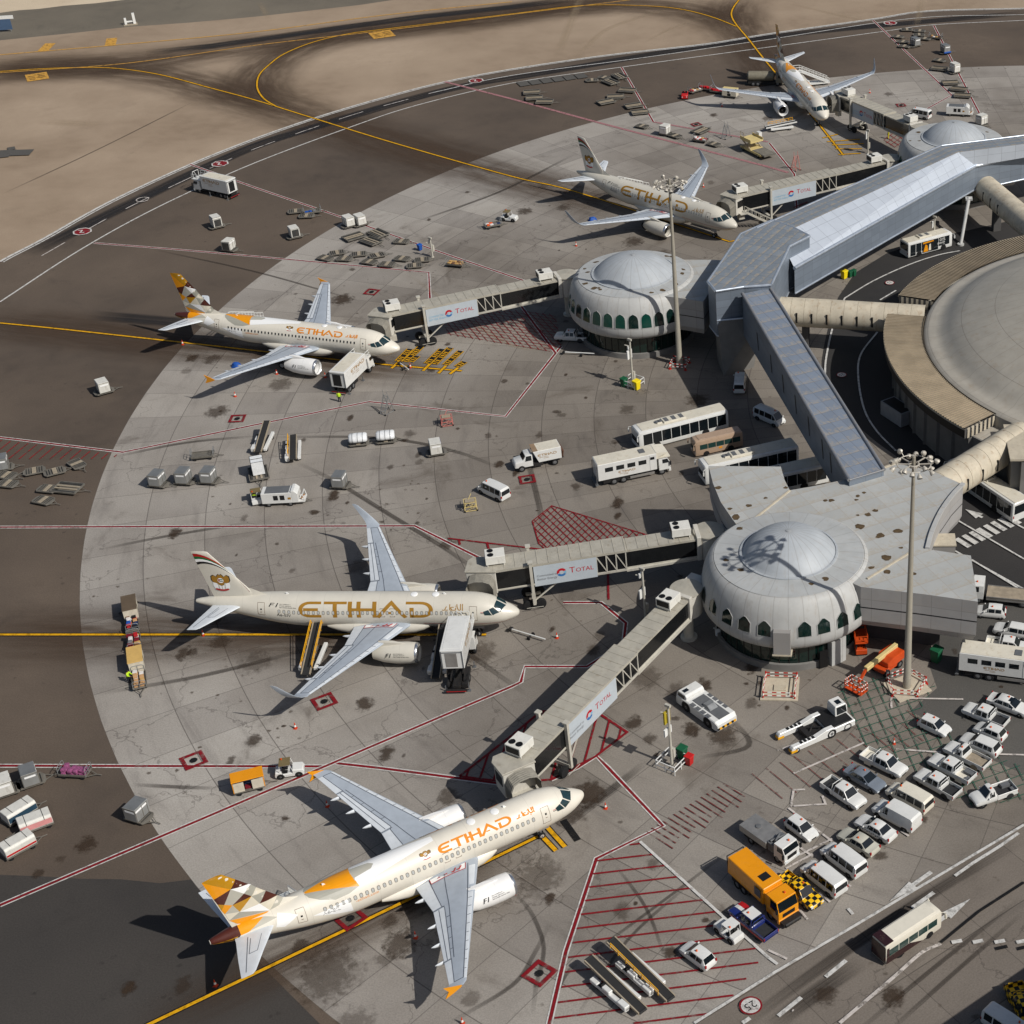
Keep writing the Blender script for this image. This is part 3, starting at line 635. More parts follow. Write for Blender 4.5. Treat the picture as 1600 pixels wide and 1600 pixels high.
B_glass = mat('dark green glass', (12, 34, 30), .08, var=0, spec=.8); B_gl2 = mat('green tinted glass', (14, 62, 52), .1, var=0, spec=.7); B_black = mat('black frame', (18, 18, 19), .5, var=0)
B_trim = mat('highlight-tone metal trim', (186, 194, 204), .3, .6, var=.05); B_mask = mat('roof stain', (86, 70, 48), .9, var=.3, scale=2)  # trim paler than the cladding: the rounded edges' highlight is painted in
B_ridge = mat('tan ribbed sheet', (156, 142, 120), .55, .1, var=.14, scale=.4, dirt=.15); B_cream = mat('cream paint', (188, 178, 158), .6, var=.1, dirt=.35, dcol=(128, 92, 56))
def uvquad(b, p0, p1, p2, p3, m=0, u0=0.0):
    """quad with a UV map in metres: u along p0-p1, v along p0-p3"""
    if b.uv is None: b.uv = []
    p0, p1, p2, p3 = map(Vector, (p0, p1, p2, p3)); x = (p1 - p0).length; y = (p3 - p0).length; x2 = (p2 - p3).length
    d = (p1 - p0).normalized(); s = (p3 - p0).dot(d)
    b.add([p0, p1, p2, p3], [(0, 1, 2, 3)], m); b.uv += [(u0, 0), (u0 + x, 0), (u0 + s + x2, y), (u0 + s, y)]
def flatroof(b, pts, z, m=0, ang=0.0):
    if b.uv is None: b.uv = []
    b.add([(p[0], p[1], z) for p in pts], [tuple(range(len(pts)))], m); c, s = math.cos(ang), math.sin(ang)
    b.uv += [(p[0] * c + p[1] * s + 300, -p[0] * s + p[1] * c + 300) for p in pts]
DRUM = [(9.0, 3.55), (9.3, 3.7), (9.9, 4.0), (10.25, 4.45), (10.4, 5.0), (10.42, 5.5), (10.35, 6.2), (10.15, 7.3), (9.95, 8.3), (9.75, 8.9), (9.45, 9.5), (9.1, 9.95), (8.75, 10.15)]
def drum_at(z):
    zs = [p[1] for p in DRUM]; return float(np.interp(z, zs, [p[0] for p in DRUM]))
def satellite(c, dome_r, angles, pointed, label, stains=10, seed=1):
    t = empty('satellite_building', label, 'building', 'domed satellite buildings', (c[0], c[1], 0))
    b = MB(); b.lathe(DRUM + [(8.68, 10.1), (8.64, 10.22)], 96); b.build('drum_wall', B_wall, t, smooth=50)
    b = MB(); b.lathe([(8.64, 10.22), (dome_r + .35, 10.42)], 96); b.build('roof', B_roof, t, smooth=30)
    b = MB(); h = 2.75; R = (dome_r ** 2 + h * h) / (2 * h); a1 = math.asin(dome_r / R)
    b.lathe([(dome_r + .35, 10.42), (dome_r + .34, 10.56), (dome_r + .1, 10.6), (dome_r + .06, 10.5), (dome_r, 10.52)] + [(R * math.sin(a1 * (1 - i / 14)) + .002, 10.55 + h - R + R * math.cos(a1 * (1 - i / 14))) for i in range(1, 15)], 72)
    b.lathe([(.3, 13.2), (.3, 13.36), (.02, 13.4)], 16); b.build('dome', B_dome, t, smooth=40)
    b = MB(); b.lathe([(8.9, 0), (8.9, .85), (8.6, .9)], 64); b.lathe([(8.6, 3.4), (8.95, 3.45), (9.05, 3.56)], 64); b.build('plinth', B_conc, t, smooth=30)
    b = MB(); b.lathe([(8.55, .88), (8.55, 3.42)], 48); b.build('shopfront_glass', B_glass, t, smooth=30)
    b = MB()
    for i in range(48):
        a = 2 * math.pi * i / 48; b.bar((8.57 * math.cos(a), 8.57 * math.sin(a), .88), (8.57 * math.cos(a), 8.57 * math.sin(a), 3.42), .09, .09)
    b.build('mullion', B_black, t)
    for i, ph in enumerate(angles):
        a = R_(-90 + ph); w2 = .74; z0, z1, z2 = 5.9, 7.1, 7.75
        if pointed: sh = [(-w2, z0), (w2, z0), (w2, 6.5), (w2, z1), (.42, 7.48), (.12, z2), (-.12, z2), (-.42, 7.48), (-w2, z1), (-w2, 6.5)]
        else: sh = [(-w2, z0), (w2, z0), (w2, 6.6), (w2, 7.1)] + [(w2 * math.cos(R_(q)), 7.1 + .9 * math.sin(R_(q)) ** .85) for q in (25, 50, 72)] + [(0, 8.08)] + [(-w2 * math.cos(R_(q)), 7.1 + .9 * math.sin(R_(q)) ** .85) for q in (72, 50, 25)] + [(-w2, 7.1), (-w2, 6.6)]
        def on(x, z, off):
            r = drum_at(z) + off; return ((r) * math.cos(a + x / 10.2), (r) * math.sin(a + x / 10.2), z)
        fr = MB(); cz = sum(p[1] for p in sh) / len(sh); big = [(p[0] * 1.09, cz + (p[1] - cz) * 1.055) for p in sh]; n = len(sh)
        o1 = [on(*p, .01) for p in big]; o2 = [on(*p, .06) for p in big]; i2 = [on(*p, .06) for p in sh]; i1 = [on(*p, .0) for p in sh]
        fr.add(o1 + o2 + i2 + i1, [(j, (j + 1) % n, n + (j + 1) % n, n + j) for j in range(n)] + [(n + j, n + (j + 1) % n, 2 * n + (j + 1) % n, 2 * n + j) for j in range(n)] + [(2 * n + j, 2 * n + (j + 1) % n, 3 * n + (j + 1) % n, 3 * n + j) for j in range(n)])
        f = fr.build('window', B_wall, t, fix=False)
        pb = MB()
        for q_ in split_polys(split_polys([sh], .26, 0), .6, 1): pb.poly([on(*p, .035) for p in q_])
        pb.build('pane', B_gl2 if (not pointed and ph < 20 and i % 5 != 2) else B_glass, f, fix=False)
    rr = random.Random(seed); b = MB()
    for i in range(stains):
        a = R_(-90 + rr.uniform(-150, 150)); r = rr.uniform(dome_r + .9, 8.2); k = rr.uniform(.25, .5); n = 9
        z = lambda x, y: 10.42 + (10.22 - 10.42) * (math.hypot(x, y) - dome_r - .35) / (8.64 - dome_r - .35) + .012 + i * .001
        P = [(r * math.cos(a) + k * rr.uniform(.6, 1.4) * math.cos(q * 2 * math.pi / n), r * math.sin(a) + k * rr.uniform(.5, 1.2) * math.sin(q * 2 * math.pi / n)) for q in range(n)]
        b.poly([(x, y, z(x, y)) for x, y in P])
    b.build('roof_stain', B_mask, t, fix=False, kind='stuff')
    return t
S1c, S2c, S3c = (-2.9, 157.7), (-27.35, 234.3), (26.1, 291.6)
s1 = satellite(S1c, 5.35, [-87, -72, -57, -42.5, -29, -15.3, 10, 22.5, 36, 49.5], True, 'nearest domed white satellite building, with pointed windows and a mast shadow across its dome', 5, 3)
b = MB(); b.box(-.95, .95, -10.9, -9.6, 3.9, 6.9).xf(Matrix.Rotation(R_(-4), 4, 'Z')); b.build('plant_box', B_side, s1); b = MB(); b.box(-1.1, 1.1, -10.95, -9.6, 3.7, 3.88).xf(Matrix.Rotation(R_(-4), 4, 'Z')); b.build('plant_box_ledge', B_cream, s1)
b = MB(); b.prism([(8.9 * math.cos(R_(q)), 8.9 * math.sin(R_(q))) for q in (-60, -53, -47)] + [(5.5, -5.2), (3.6, -6.4)], 0, 3.4).xf(Matrix.Translation((.4, -.4, 0))); b.build('entrance_wall', B_wall, s1)
b = MB(); b.box(-.5, .5, -.06, .06, .1, 2.5); b.build('door', B_black, s1, loc=(3.9, -8.35, 0), rz=R_(25))
s2 = satellite(S2c, 6.2, [3 + 11 * k for k in range(-7, 4)], False, 'domed white satellite building with round arched green windows beside the tallest thin mast', 14, 5)
s3 = satellite(S3c, 5.6, [3 + 11 * k for k in range(-8, 3)], False, 'domed white satellite building partly hidden behind the silver elevated corridor', 4, 8)
# fan-shaped link buildings
def link(poly_px, label, z1=9.9, z0=4.35, world=None, ang=0.0):
    P = world or [(p.x, p.y) for p in (G(x, y, z1) for x, y in poly_px)]
    t = empty('link_building', label, 'building', loc=(P[0][0], P[0][1], 0)); o = Vector(P[0]); Q = [Vector(p) - o for p in P]
    b = MB(); flatroof(b, Q, z1, 0, ang); b.build('roof', B_slab, t, fix=False)
    b = MB(); b.uv = []; n = len(Q); A = sum(Q[i - 1].x * Q[i].y - Q[i].x * Q[i - 1].y for i in range(n)); u = 0
    if A < 0: Q = Q[::-1]
    for i in range(n):
        p, q = Q[i], Q[(i + 1) % n]; c = ((Vector((0, 0)) + sum(Q, Vector((0, 0)))) / n)
        pi, qi = p + (c - p).normalized() * .5, q + (c - q).normalized() * .5
        uvquad(b, (*p, z0 + .9), (*q, z0 + .9), (*q, z1), (*p, z1), 0, u); uvquad(b, (*pi, z0), (*qi, z0), (*q, z0 + .9), (*p, z0 + .9), 0, u); u += (q - p).length
    b.build('wall', B_side, t, fix=False)
    cc = sum(Q, Vector((0, 0))) / n
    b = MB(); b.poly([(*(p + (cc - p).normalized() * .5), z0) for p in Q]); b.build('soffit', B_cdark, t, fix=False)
    b = MB()
    for i in range(n):
        p, q = Q[i], Q[(i + 1) % n]; d = (q - p).normalized(); nn = Vector((d.y, -d.x)) * .02
        b.poly([(*(p + nn), 7.05), (*(q + nn), 7.05), (*(q + nn), 7.18), (*(p + nn), 7.18)])
    b.build('wall_groove', B_black, t, fix=False)
    return t, o, Q, cc
lk, lo, lq, lc = link([(1107, 728), (1220, 729), (1226, 750), (1234, 766), (1280, 758), (1330, 747), (1400, 724), (1455, 735), (1505, 757), (1488, 775), (1470, 801), (1456, 832), (1449, 858), (1517, 868), (1528, 940), (1440, 928), (1345, 917), (1240, 870), (1160, 832), (1145, 812), (1126, 784), (1114, 755)], 'flat fan-shaped roof building joining the nearest satellite to a pale tube walkway', ang=.5)
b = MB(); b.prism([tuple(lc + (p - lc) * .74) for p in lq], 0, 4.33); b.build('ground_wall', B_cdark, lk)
b = MB(); rr = random.Random(4)
for x, y, k in ((1150, 808, .6), (1122, 762, .4), (1170, 790, .4), (1196, 778, .25), (1140, 795, .3), (1228, 762, .3), (1290, 782, .3), (1299, 782, .35), (1340, 775, .3), (1338, 781, .25), (1368, 798, .35), (1356, 804, .4), (1343, 823, .6), (1375, 837, .55), (1403, 830, .5), (1385, 871, .6), (1362, 887, .35), (1387, 894, .45), (1408, 856, .25), (1427, 897, .3), (1350, 770, .25), (1340, 805, .2)):
    c = G(x, y, 9.9); n = 10; zz = 9.912 + rr.random() * .02
    b.poly([(c.x - lo.x + k * rr.uniform(.7, 1.3) * math.cos(q * 6.283 / n), c.y - lo.y + k * rr.uniform(.6, 1.2) * math.sin(q * 6.283 / n), zz) for q in range(n)])
b.build('roof_stain', B_mask, lk, fix=False, kind='stuff')
b = MB()
for a_, c_ in (((1160, 826), (1234, 767)), ((1355, 905), (1425, 862)), ((1340, 747), (1400, 724))):
    p, q = G(*a_, 9.9), G(*c_, 9.9); b.bar((p.x - lo.x, p.y - lo.y, 9.97), (q.x - lo.x, q.y - lo.y, 9.97), .22, .16)
b.build('roof_kerb', B_cream, lk)
b = MB(); ed = crom([G(x, y, 9.9) for x, y in ((1505, 757), (1488, 775), (1470, 801), (1456, 832), (1449, 858))], 4); inn = [G(x, y, 9.9) for x, y in ((1473, 756), (1450, 785), (1432, 820), (1426, 850))]
for p, q in zip(ed[:-1], ed[1:]): b.bar((p.x - lo.x, p.y - lo.y, 10.02), (q.x - lo.x, q.y - lo.y, 10.02), .5, .3)
b.build('roof_parapet', B_wall, lk, smooth=40)
c0, c1 = G(1448, 836, 7.2), G(1491, 838, 7.2)
b = MB(); b.box(0, c1.x - c0.x, -2.4, 0, 0, 7.2); bx = b.build('plant_room', B_side, lk, loc=(c0.x - lo.x, c0.y - lo.y, 0)); MB().box(-.1, c1.x - c0.x + .1, -2.5, .1, 7.2, 7.35).build('coping', B_cream, bx)
d2 = (AC - Vector((*S2c, 0))).normalized(); n2 = Vector((-d2.y, d2.x, 0)); o2 = Vector((*S2c, 0))
W2 = [(o2 + d2 * a + n2 * c).to_2d()[:] for a, c in ((5, 7), (10, 8), (13, 8.5), (13, -6.7), (10, -6.3), (5, -6))]
link(None, 'grey link building standing in shadow between the arched-window satellite and the silver corridor', world=W2, ang=.3)
d3 = (AC - Vector((*S3c, 0))).normalized(); n3 = Vector((-d3.y, d3.x, 0)); o3 = Vector((*S3c, 0))
link(None, 'flat roofed link building beside the farthest dome, behind the silver corridor', world=[(o3 + d3 * a + n3 * c).to_2d()[:] for a, c in ((4, 7), (11, 8), (11, -8), (4, -7.5))])
# ---------------- silver elevated corridor
ZT = 13.5
def gz_(x, y, z): return Vector(G(x, y, z))
Ba = gz_(1266, 446, 6); Bc = gz_(1522, 298, 6); Bd = gz_(1600, 281, 6); za = zat(Ba, 405); zc = zat(Bc, 259)
Oa0, Oa1, Oc, Od = gz_(1157, 365, ZT), gz_(1300, 300, ZT), gz_(1470.6, 227, ZT), gz_(1600, 211, ZT)
Ra, Rc, Rd = gz_(1240, 355, ZT), gz_(1497, 238, ZT), gz_(1600, 225, ZT)
tt = (Ra - Oa0).dot((Oc - Oa0).normalized()); Oa = Oa0 + (Oc - Oa0).normalized() * tt
ext = 70
_ud = (Bc - Ba).normalized() * 4
Ra0 = Vector(Ra)
def far(p, q): return q + (q - p).normalized() * ext

cor = empty('elevated_corridor', 'long silver clad elevated corridor with a bright sloping roof and a kinked run', 'walkway', loc=(Ba.x, Ba.y, 0)); co = Vector((Ba.x, Ba.y, 0))
ST = [(Oa - _ud, Ra - _ud, Ba - _ud, za), (Oc, Rc, Bc, zc), (far(Oc, Od), far(Rc, Rd), far(Bc, Bd), zc)]
br = MB(); bs = MB(); bw = MB(); bo = MB(); bu = MB(); btr = MB(); u = 0
for (O1, R1, B1, e1), (O2, R2, B2, e2) in zip(ST[:-1], ST[1:]):
    L = lambda p, z: Vector((p.x, p.y, z)) - co
    uvquad(br, L(R1, ZT), L(R2, ZT), L(O2, ZT), L(O1, ZT), 0, u); uvquad(bs, L(B1, e1), L(B2, e2), L(R2, ZT), L(R1, ZT), 0, u)
    uvquad(bw, L(B1, 6), L(B2, 6), L(B2, e2), L(B1, e1), 0, u); uvquad(bo, L(O2, 6), L(O1, 6), L(O1, ZT), L(O2, ZT), 0, u)
    bu.poly([L(B1, 6), L(O1, 6), L(O2, 6), L(B2, 6)])
    btr.tube(L(B1, e1 - .05), L(B2, e2 - .05), .3, n=12); btr.tube(L(B1, 6.12), L(B2, 6.12), .16, n=8); btr.tube(L(O1, ZT - .1), L(O2, ZT - .1), .22, n=8); u += (B2 - B1).length
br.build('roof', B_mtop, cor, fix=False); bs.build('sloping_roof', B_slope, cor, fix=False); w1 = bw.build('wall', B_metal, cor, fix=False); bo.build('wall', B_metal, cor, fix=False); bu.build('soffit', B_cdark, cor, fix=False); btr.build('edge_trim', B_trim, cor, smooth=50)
b = MB(); p, q = gz_(1501, 383, 0) - co, gz_(1514, 309, 5.9) - co; b.tube(p, q, .28, .34, 12).box(q.x - .6, q.x + .6, q.y - .6, q.y + .6, q.z - .3, q.z); b.tube(p, p + Vector((0, 0, .3)), .6, n=12); b.build('leaning_column', B_wall, cor, smooth=40)
# junction block
BK_ = [(1106, 439), (1157, 365), (1182, 354), (1237, 356), (1265, 368), (1233, 384), (1205, 444), (1162, 447), (1118, 454)]
P = [gz_(x, y, ZT) for x, y in BK_]; P[2] = Vector(Oa); P[3] = Vector(Ra)
jn = empty('corridor_junction', 'tall silver clad junction block where two elevated corridors meet', 'building', loc=(P[0].x, P[0].y, 0)); jo = Vector((P[0].x, P[0].y, 0)); Q = [(p - jo).to_2d() for p in P]
A = sum(Q[i - 1].x * Q[i].y - Q[i].x * Q[i - 1].y for i in range(len(Q)))
if A < 0: Q = Q[::-1]
b = MB(); flatroof(b, Q, ZT + .02, 0, R_(65)); b.build('roof', B_mtop, jn, fix=False)
b = MB(); u = 0; tr = MB()
for i in range(len(Q)):
    p, q = Q[i], Q[(i + 1) % len(Q)]; uvquad(b, (*p, 6), (*q, 6), (*q, ZT + .02), (*p, ZT + .02), 0, u); u += (q - p).length
    tr.tube((*p, ZT - .12), (*q, ZT - .12), .22, n=10); tr.tube((*p, 6.1), (*q, 6.1), .15, n=8)
b.build('wall', B_metal, jn, fix=False); b = MB(); b.poly([(*p, 6) for p in Q][::-1]); b.build('soffit', B_cdark, jn, fix=False); tr.build('edge_trim', B_trim, jn, smooth=50)
f0, f1 = gz_(1131, 587, 0) - jo, gz_(1178, 574, 0) - jo; g0, g1 = gz_(1118, 454, ZT) - jo, gz_(1190, 448, ZT) - jo
b = MB(); a = [f0.to_2d(), f1.to_2d(), f1.to_2d() + Vector((-2, 5)), f0.to_2d() + Vector((-1.2, 5))]; c = [g0.to_2d() + Vector((.05, .15)), g1.to_2d() + Vector((0, .3)), g1.to_2d() + Vector((-2.5, 9)), g0.to_2d() + Vector((-1, 9))]
b.prism([tuple(p) for p in a], 0, 8.55, top=[tuple(p) for p in c]); b.build('concrete_pier', B_conc, jn); tb = MB(); e = [Vector((*p, 8.6)) for p in c]
tb.tube(e[0] + Vector((-.05, -.1, 0)), e[1] + Vector((0, -.1, 0)), .14, n=8); tb.build('pier_trim', B_trim, jn)
# lower bridge down to the near satellite roof
T0, T1, T2, T3 = gz_(1160, 459, 12.7), gz_(1203, 450, 12.7), gz_(1381, 734, 10.8), gz_(1327, 750, 10.8)
lb = empty('elevated_corridor', 'blue grey roofed corridor running down from the junction block to the nearest satellite roof', 'walkway', loc=(T3.x, T3.y, 0)); L0 = Vector((T3.x, T3.y, 0))
q = [p - L0 for p in (T0, T1, T2, T3)]; b = MB(); uvquad(b, q[3], q[2], q[1], q[0]); b.build('roof', B_blue, lb, fix=False)
b = MB(); dn = lambda p, z=5.9: Vector((p.x, p.y, z))
uvquad(b, dn(q[0]), dn(q[3]), q[3], q[0]); uvquad(b, dn(q[2]), dn(q[1]), q[1], q[2]); uvquad(b, dn(q[3]), dn(q[2]), q[2], q[3]); b.build('wall', B_metal, lb, fix=False)
b = MB(); b.poly([dn(p) for p in q]); b.build('soffit', B_cdark, lb, fix=False)
b = MB(); b.tube(q[0], q[3], .26, n=10); b.tube(q[1], q[2], .26, n=10); b.tube(q[3], q[2], .12, n=8); b.build('edge_trim', B_blue, lb, smooth=50)
dl = (q[3] - q[0]); nl = Vector((dl.y, -dl.x, 0)).normalized() * -1
if nl.x > 0: nl = -nl
for t_ in (.16, .3, .42, .54, .66, .78, .85):
    p = q[0] + dl * t_ + nl * .03; b = MB(); z0 = 7.6; d = dl.normalized()
    b.poly([(p.x + d.x * .2, p.y + d.y * .2, z0), (p.x + d.x * .65, p.y + d.y * .65, z0), (p.x + d.x * .05, p.y + d.y * .05, z0 + 2.6), (p.x - d.x * .4, p.y - d.y * .4, z0 + 2.6)]); b.build('slot_window', B_black, lb, fix=False)
# tubes
def tube_walk(a, c, r, z, label, slots):
    a = Vector((*a, z)); c = Vector((*c, z)); d = c - a; L = d.length
    t = empty('walkway_tube', label, 'walkway', 'rounded tube walkways', (a.x, a.y, z), math.atan2(d.y, d.x))
    b = MB(); n = int(L / 1.9); prof = []
    for i in range(n + 1): x = L * i / n; prof += [(r, x + .03), (r, min(L, x + L / n) - .03), (r - .05, min(L, x + L / n) - .02), (r - .05, min(L, x + L / n) + .02)]
    b.lathe(prof, 40, axis='x'); b.build('shell', B_tube, t, smooth=40)
    for x in slots:
        b = MB(); b.box(x - .13, x + .13, -r - .02, -r + .3, -.75, .85); b.build('slot_window', B_black, t)
    b = MB()
    for x in (L * .25, L * .8): b.box(x - .5, x + .5, -.7, .7, -z, -r + .15)
    b.build('pier', B_cdark, t)
B_tube = mat('stained cream cladding', (192, 182, 162), .6, var=.14, scale=.5, dirt=.6, dcol=(138, 104, 66))
tube_walk((-7, 229.7), (17, 226.1), 2.2, 6, 'stained cream tube walkway running from the junction block into the round terminal', [5 + 2.3 * k for k in range(7)])
tube_walk((13.2, 175.2), (31, 194.4), 2.25, 6, 'pale tube walkway in the sun between the fan roof and the round terminal', [4 + 3.1 * k for k in range(6)])
tube_walk((30.5, 279.5), (39, 255), 2.2, 6, 'pale tube walkway passing under the silver corridor at the right edge', [5, 8, 11])
# round terminal
tm = empty('terminal_building', 'round terminal with a broad grey dome and tan ribbed annex roofs round its rim', 'building', loc=AC)
b = MB(); b.lathe([(38.4, 0), (38.4, 6.2), (38.2, 6.25)], 160, a0=R_(95), a1=R_(265)); b.build('wall', B_conc, tm, smooth=30)
b = MB()
for k in range(34):
    a = R_(100 + k * 5); b.bar((38.45 * math.cos(a), 38.45 * math.sin(a), 0), (38.45 * math.cos(a), 38.45 * math.sin(a), 6.1), .5, .5)
b.build('wall_pilaster', B_conc, tm)
b = MB(); b.lathe([(38.3, 6.2), (34.4, 6.3), (34.2, 7.9), (33.9, 8.15), (33.3, 8.3), (32.6, 8.35), (31.5, 8.6), (30.6, 9.4), (28, 10.6), (24, 12.1), (18, 13.9), (10, 15.3), (0.5, 15.9)], 160); b.build('dome', shell('terminal dome', (172, 166, 154), 60, 4.8, .55, sw=.025), tm, smooth=35)
for a0, a1 in ((167.6, 220.5), (96, 158.5)):
    nr = int((a1 - a0) / .72); A_ = [];
    for i in range(nr):
        s = (a1 - a0) / nr
        for f, z in ((0, 0), (.5, 0), (.55, .13), (.95, .13)): A_.append((a0 + s * (i + f), z))
    b = MB(); vs = []; n = len(A_)
    for r, z in ((34.3, 8.05), (40.0, 7.95)): vs += [(r * math.cos(R_(q)), r * math.sin(R_(q)), z + dz) for q, dz in A_]
    b.add(vs, [(i, i + 1, n + i + 1, n + i) for i in range(n - 1)]); roof = b.build('annex_roof', B_ridge, tm)
    b = MB(); b.lathe([(39.95, 7.97), (39.95, 6.5)], 90, a0=R_(a0), a1=R_(a1)); b.build('annex_glazing', B_black, tm, smooth=30)
    b = MB(); b.lathe([(40.02, 7.93), (40.06, 8.0), (40.06, 7.75), (40.0, 7.7)], 90, a0=R_(a0), a1=R_(a1)); b.build('fascia', B_cream, roof, smooth=30)
    b = MB(); b.lathe([(39.9, 6.5), (38.4, 6.22)], 90, a0=R_(a0), a1=R_(a1)); b.build('soffit', B_cdark, roof, smooth=30)
    for q in (a0, a1):
        b = MB(); d = Vector((math.cos(R_(q)), math.sin(R_(q)), 0)); e = Vector((-d.y, d.x, 0)); m_ = 14
        for i in range(m_):
            p = d * (34.4 + 5.5 * i / m_); r_ = d * (34.4 + 5.5 * (i + 1) / m_); off = e * (.0 if i % 2 else .14) * (1 if q == a1 else -1)
            b.add([p + off + Vector((0, 0, 6.4)), r_ + off + Vector((0, 0, 6.4)), r_ + off + Vector((0, 0, 7.95)), p + off + Vector((0, 0, 7.95))], [(0, 1, 2, 3)], i % 2)
        b.build('annex_end_wall', [B_cream, B_cdark], tm, fix=False)
b = MB(); b.lathe([(34.35, 8.32), (34.35, 8.12)], 90, a0=R_(167), a1=R_(221)); b.build('gutter', B_black, tm, fix=False)
# service block at the right edge, skip against the rotunda wall
p = G(1577, 800, 0); b = MB(); sv = empty('service_building', 'small grey service building at the right edge beside the tube walkway', 'building', loc=(p.x, p.y, 0))
b.box(0, 14, 1, 9, 0, 7.6).box(1.2, 2, .3, 1.1, 0, 7.4).box(4, 5, .3, 1.1, 0, 7.4); b.build('wall', B_conc, sv); MB().box(-.3, 14, .2, 9.2, 7.62, 7.9).build('roof', B_cream, sv); MB().box(2.6, 3.9, .9, .98, 4.2, 6.8).build('window', B_glass, sv); MB().box(2.3, 3.9, .8, .98, .1, 2.6).build('door', B_cream, sv)
pb_ = empty('pier_building', 'grey building beyond the right edge whose shadow covers the bottom right corner', 'building', loc=(18.3, 88.2, 0), rz=math.atan2(.62, .78)); b = MB(); b.box(0, 40, -14, 0, 0, 11.8); b.build('wall', B_conc, pb_); b = MB(); b.box(-.2, 40.2, -14.2, .2, 11.82, 12.1); b.build('roof', B_cream, pb_)
for k in range(9): MB().box(1.5 + k * 4.2, 4 + k * 4.2, .0, .05, 6, 8.5).build('window', B_glass, pb_)
p = G(1402, 655, 0); b = MB(); b.box(-2.4, 2.4, -1.2, 1.2, .15, 2.3); b.box(-2.2, 2.2, -1.05, 1.05, 1.2, 2.31, 1); o = b.build('skip_container', [mat('pale grey steel', (150, 152, 155), .5, .2), B_black], loc=(p.x, p.y, 0), rz=R_(-55)); tag(o, 'pale grey open skip container in shade against the round terminal wall', 'container')
# ================================================================== AIRLINERS
def body_mat(name, c):
    m = bpy.data.materials.new(name); t = NT(m); o = t.obj(); c4 = lin(c)
    k = t.mix(t.ramp(t.noise(o, .5, 5, .6), .3, .7), tuple(v * .93 for v in c4[:3]) + (1,), c4)
    k = t.mix(t.ramp(t.noise(t.scale(o, (.35, 2, 2)), 1.2, 6, .7), .58, .85, 0, .2), k, (.3, .25, .18, 1))
    X, Y, Z = t.xyz(o)   # frame joints every couple of metres
    d = t.math('MULTIPLY', t.math('SUBTRACT', .5, t.math('ABSOLUTE', t.math('SUBTRACT', t.math('FRACT', t.math('DIVIDE', X, 3.18)), .5))), 3.18)
    k = t.mix(t.ramp(d, .012, .03, .18, 0), k, (.2, .18, .15, 1))
    t.col(k); t.b.inputs['Roughness'].default_value = .42; t.b.inputs['Coat Weight'].default_value = .22; t.b.inputs['Coat Roughness'].default_value = .12; return m
A_old = body_mat('pearl beige livery', (205, 200, 187)); A_new = body_mat('cream livery', (220, 214, 200)); A_white = body_mat('white livery', (232, 231, 228))
A_wing = mat('wing grey', (166, 174, 183), .42, .05, var=.08, scale=.7, dirt=.12, dcol=(110, 112, 112)); A_edge = mat('pale wing edge', (208, 213, 217), .4, .05, var=.06, dirt=.1, dcol=(140, 140, 138)); A_line = mat('wing joint', (88, 94, 104), .7, var=0)
A_gold = mat('gold lettering', (158, 116, 42), .5, .1, var=.06, spec=.25); A_oran = mat('orange lettering', (214, 132, 34), .6, 0, var=.04, spec=.2); A_blk = mat('black marking', (22, 22, 24), .4, var=0)
A_win = mat('closed window shade', (176, 178, 176), .25, var=.1, scale=3); A_rim = mat('window rim', (120, 112, 98), .5, var=0); A_dkw = mat('dark cabin window', (20, 22, 26), .15, var=0, spec=.7); A_cock = mat('cockpit glass', (30, 52, 56), .06, var=0, spec=.9)
A_dline = mat('door outline', (112, 92, 74), .6, var=0); A_met = mat('polished inlet metal', (200, 202, 205), .22, .9, var=.04); A_dark = mat('engine dark', (26, 26, 28), .5, .3, var=0); A_tyre = mat('tyre rubber', (24, 24, 25), .85, var=.15); A_hub = mat('wheel hub', (190, 190, 188), .4, .3, var=0)
A_red = mat('livery red', (168, 26, 24), .35, var=0); A_grn = mat('livery green', (14, 98, 52), .35, var=0); A_wht = mat('livery white', (236, 236, 234), .35, var=0); A_stl = mat('gear steel', (150, 152, 155), .4, .5, var=.1)
A_f = dict(o=mat('facet orange', (230, 150, 14), .32, coat=.3, var=.03), g=mat('facet gold', (182, 132, 22), .32, coat=.3, var=.03), m=mat('facet maroon', (78, 36, 26), .35, coat=.3, var=.03), w=A_wht, c=mat('facet cream', (216, 208, 188), .34, coat=.3, var=.03), y=mat('facet grey', (178, 175, 162), .34, coat=.3, var=.03), d=mat('facet dark grey', (160, 158, 146), .34, coat=.3, var=.03))
FS = [(0, 3.3, .02, .02), (.08, 3.3, .27, .25), (.25, 3.3, .48, .42), (.5, 3.32, .7, .57), (1, 3.34, 1.0, .84), (1.5, 3.34, 1.23, 1.05), (2, 3.42, 1.42, 1.3), (2.6, 3.53, 1.6, 1.54), (3.2, 3.62, 1.73, 1.74), (4, 3.69, 1.85, 1.9), (5, 3.74, 1.94, 2.03), (6, 3.75, 1.975, 2.07), (9, 3.75, 1.975, 2.07), (20, 3.75, 1.975, 2.07), (24.5, 3.76, 1.97, 2.06), (27, 3.91, 1.88, 1.92), (29.5, 4.15, 1.65, 1.66), (32, 4.43, 1.3, 1.3), (34.5, 4.67, .88, .89), (36.5, 4.81, .48, .46), (37.3, 4.85, .3, .28), (37.55, 4.85, .2, .19)]
_fs = np.array(FS)
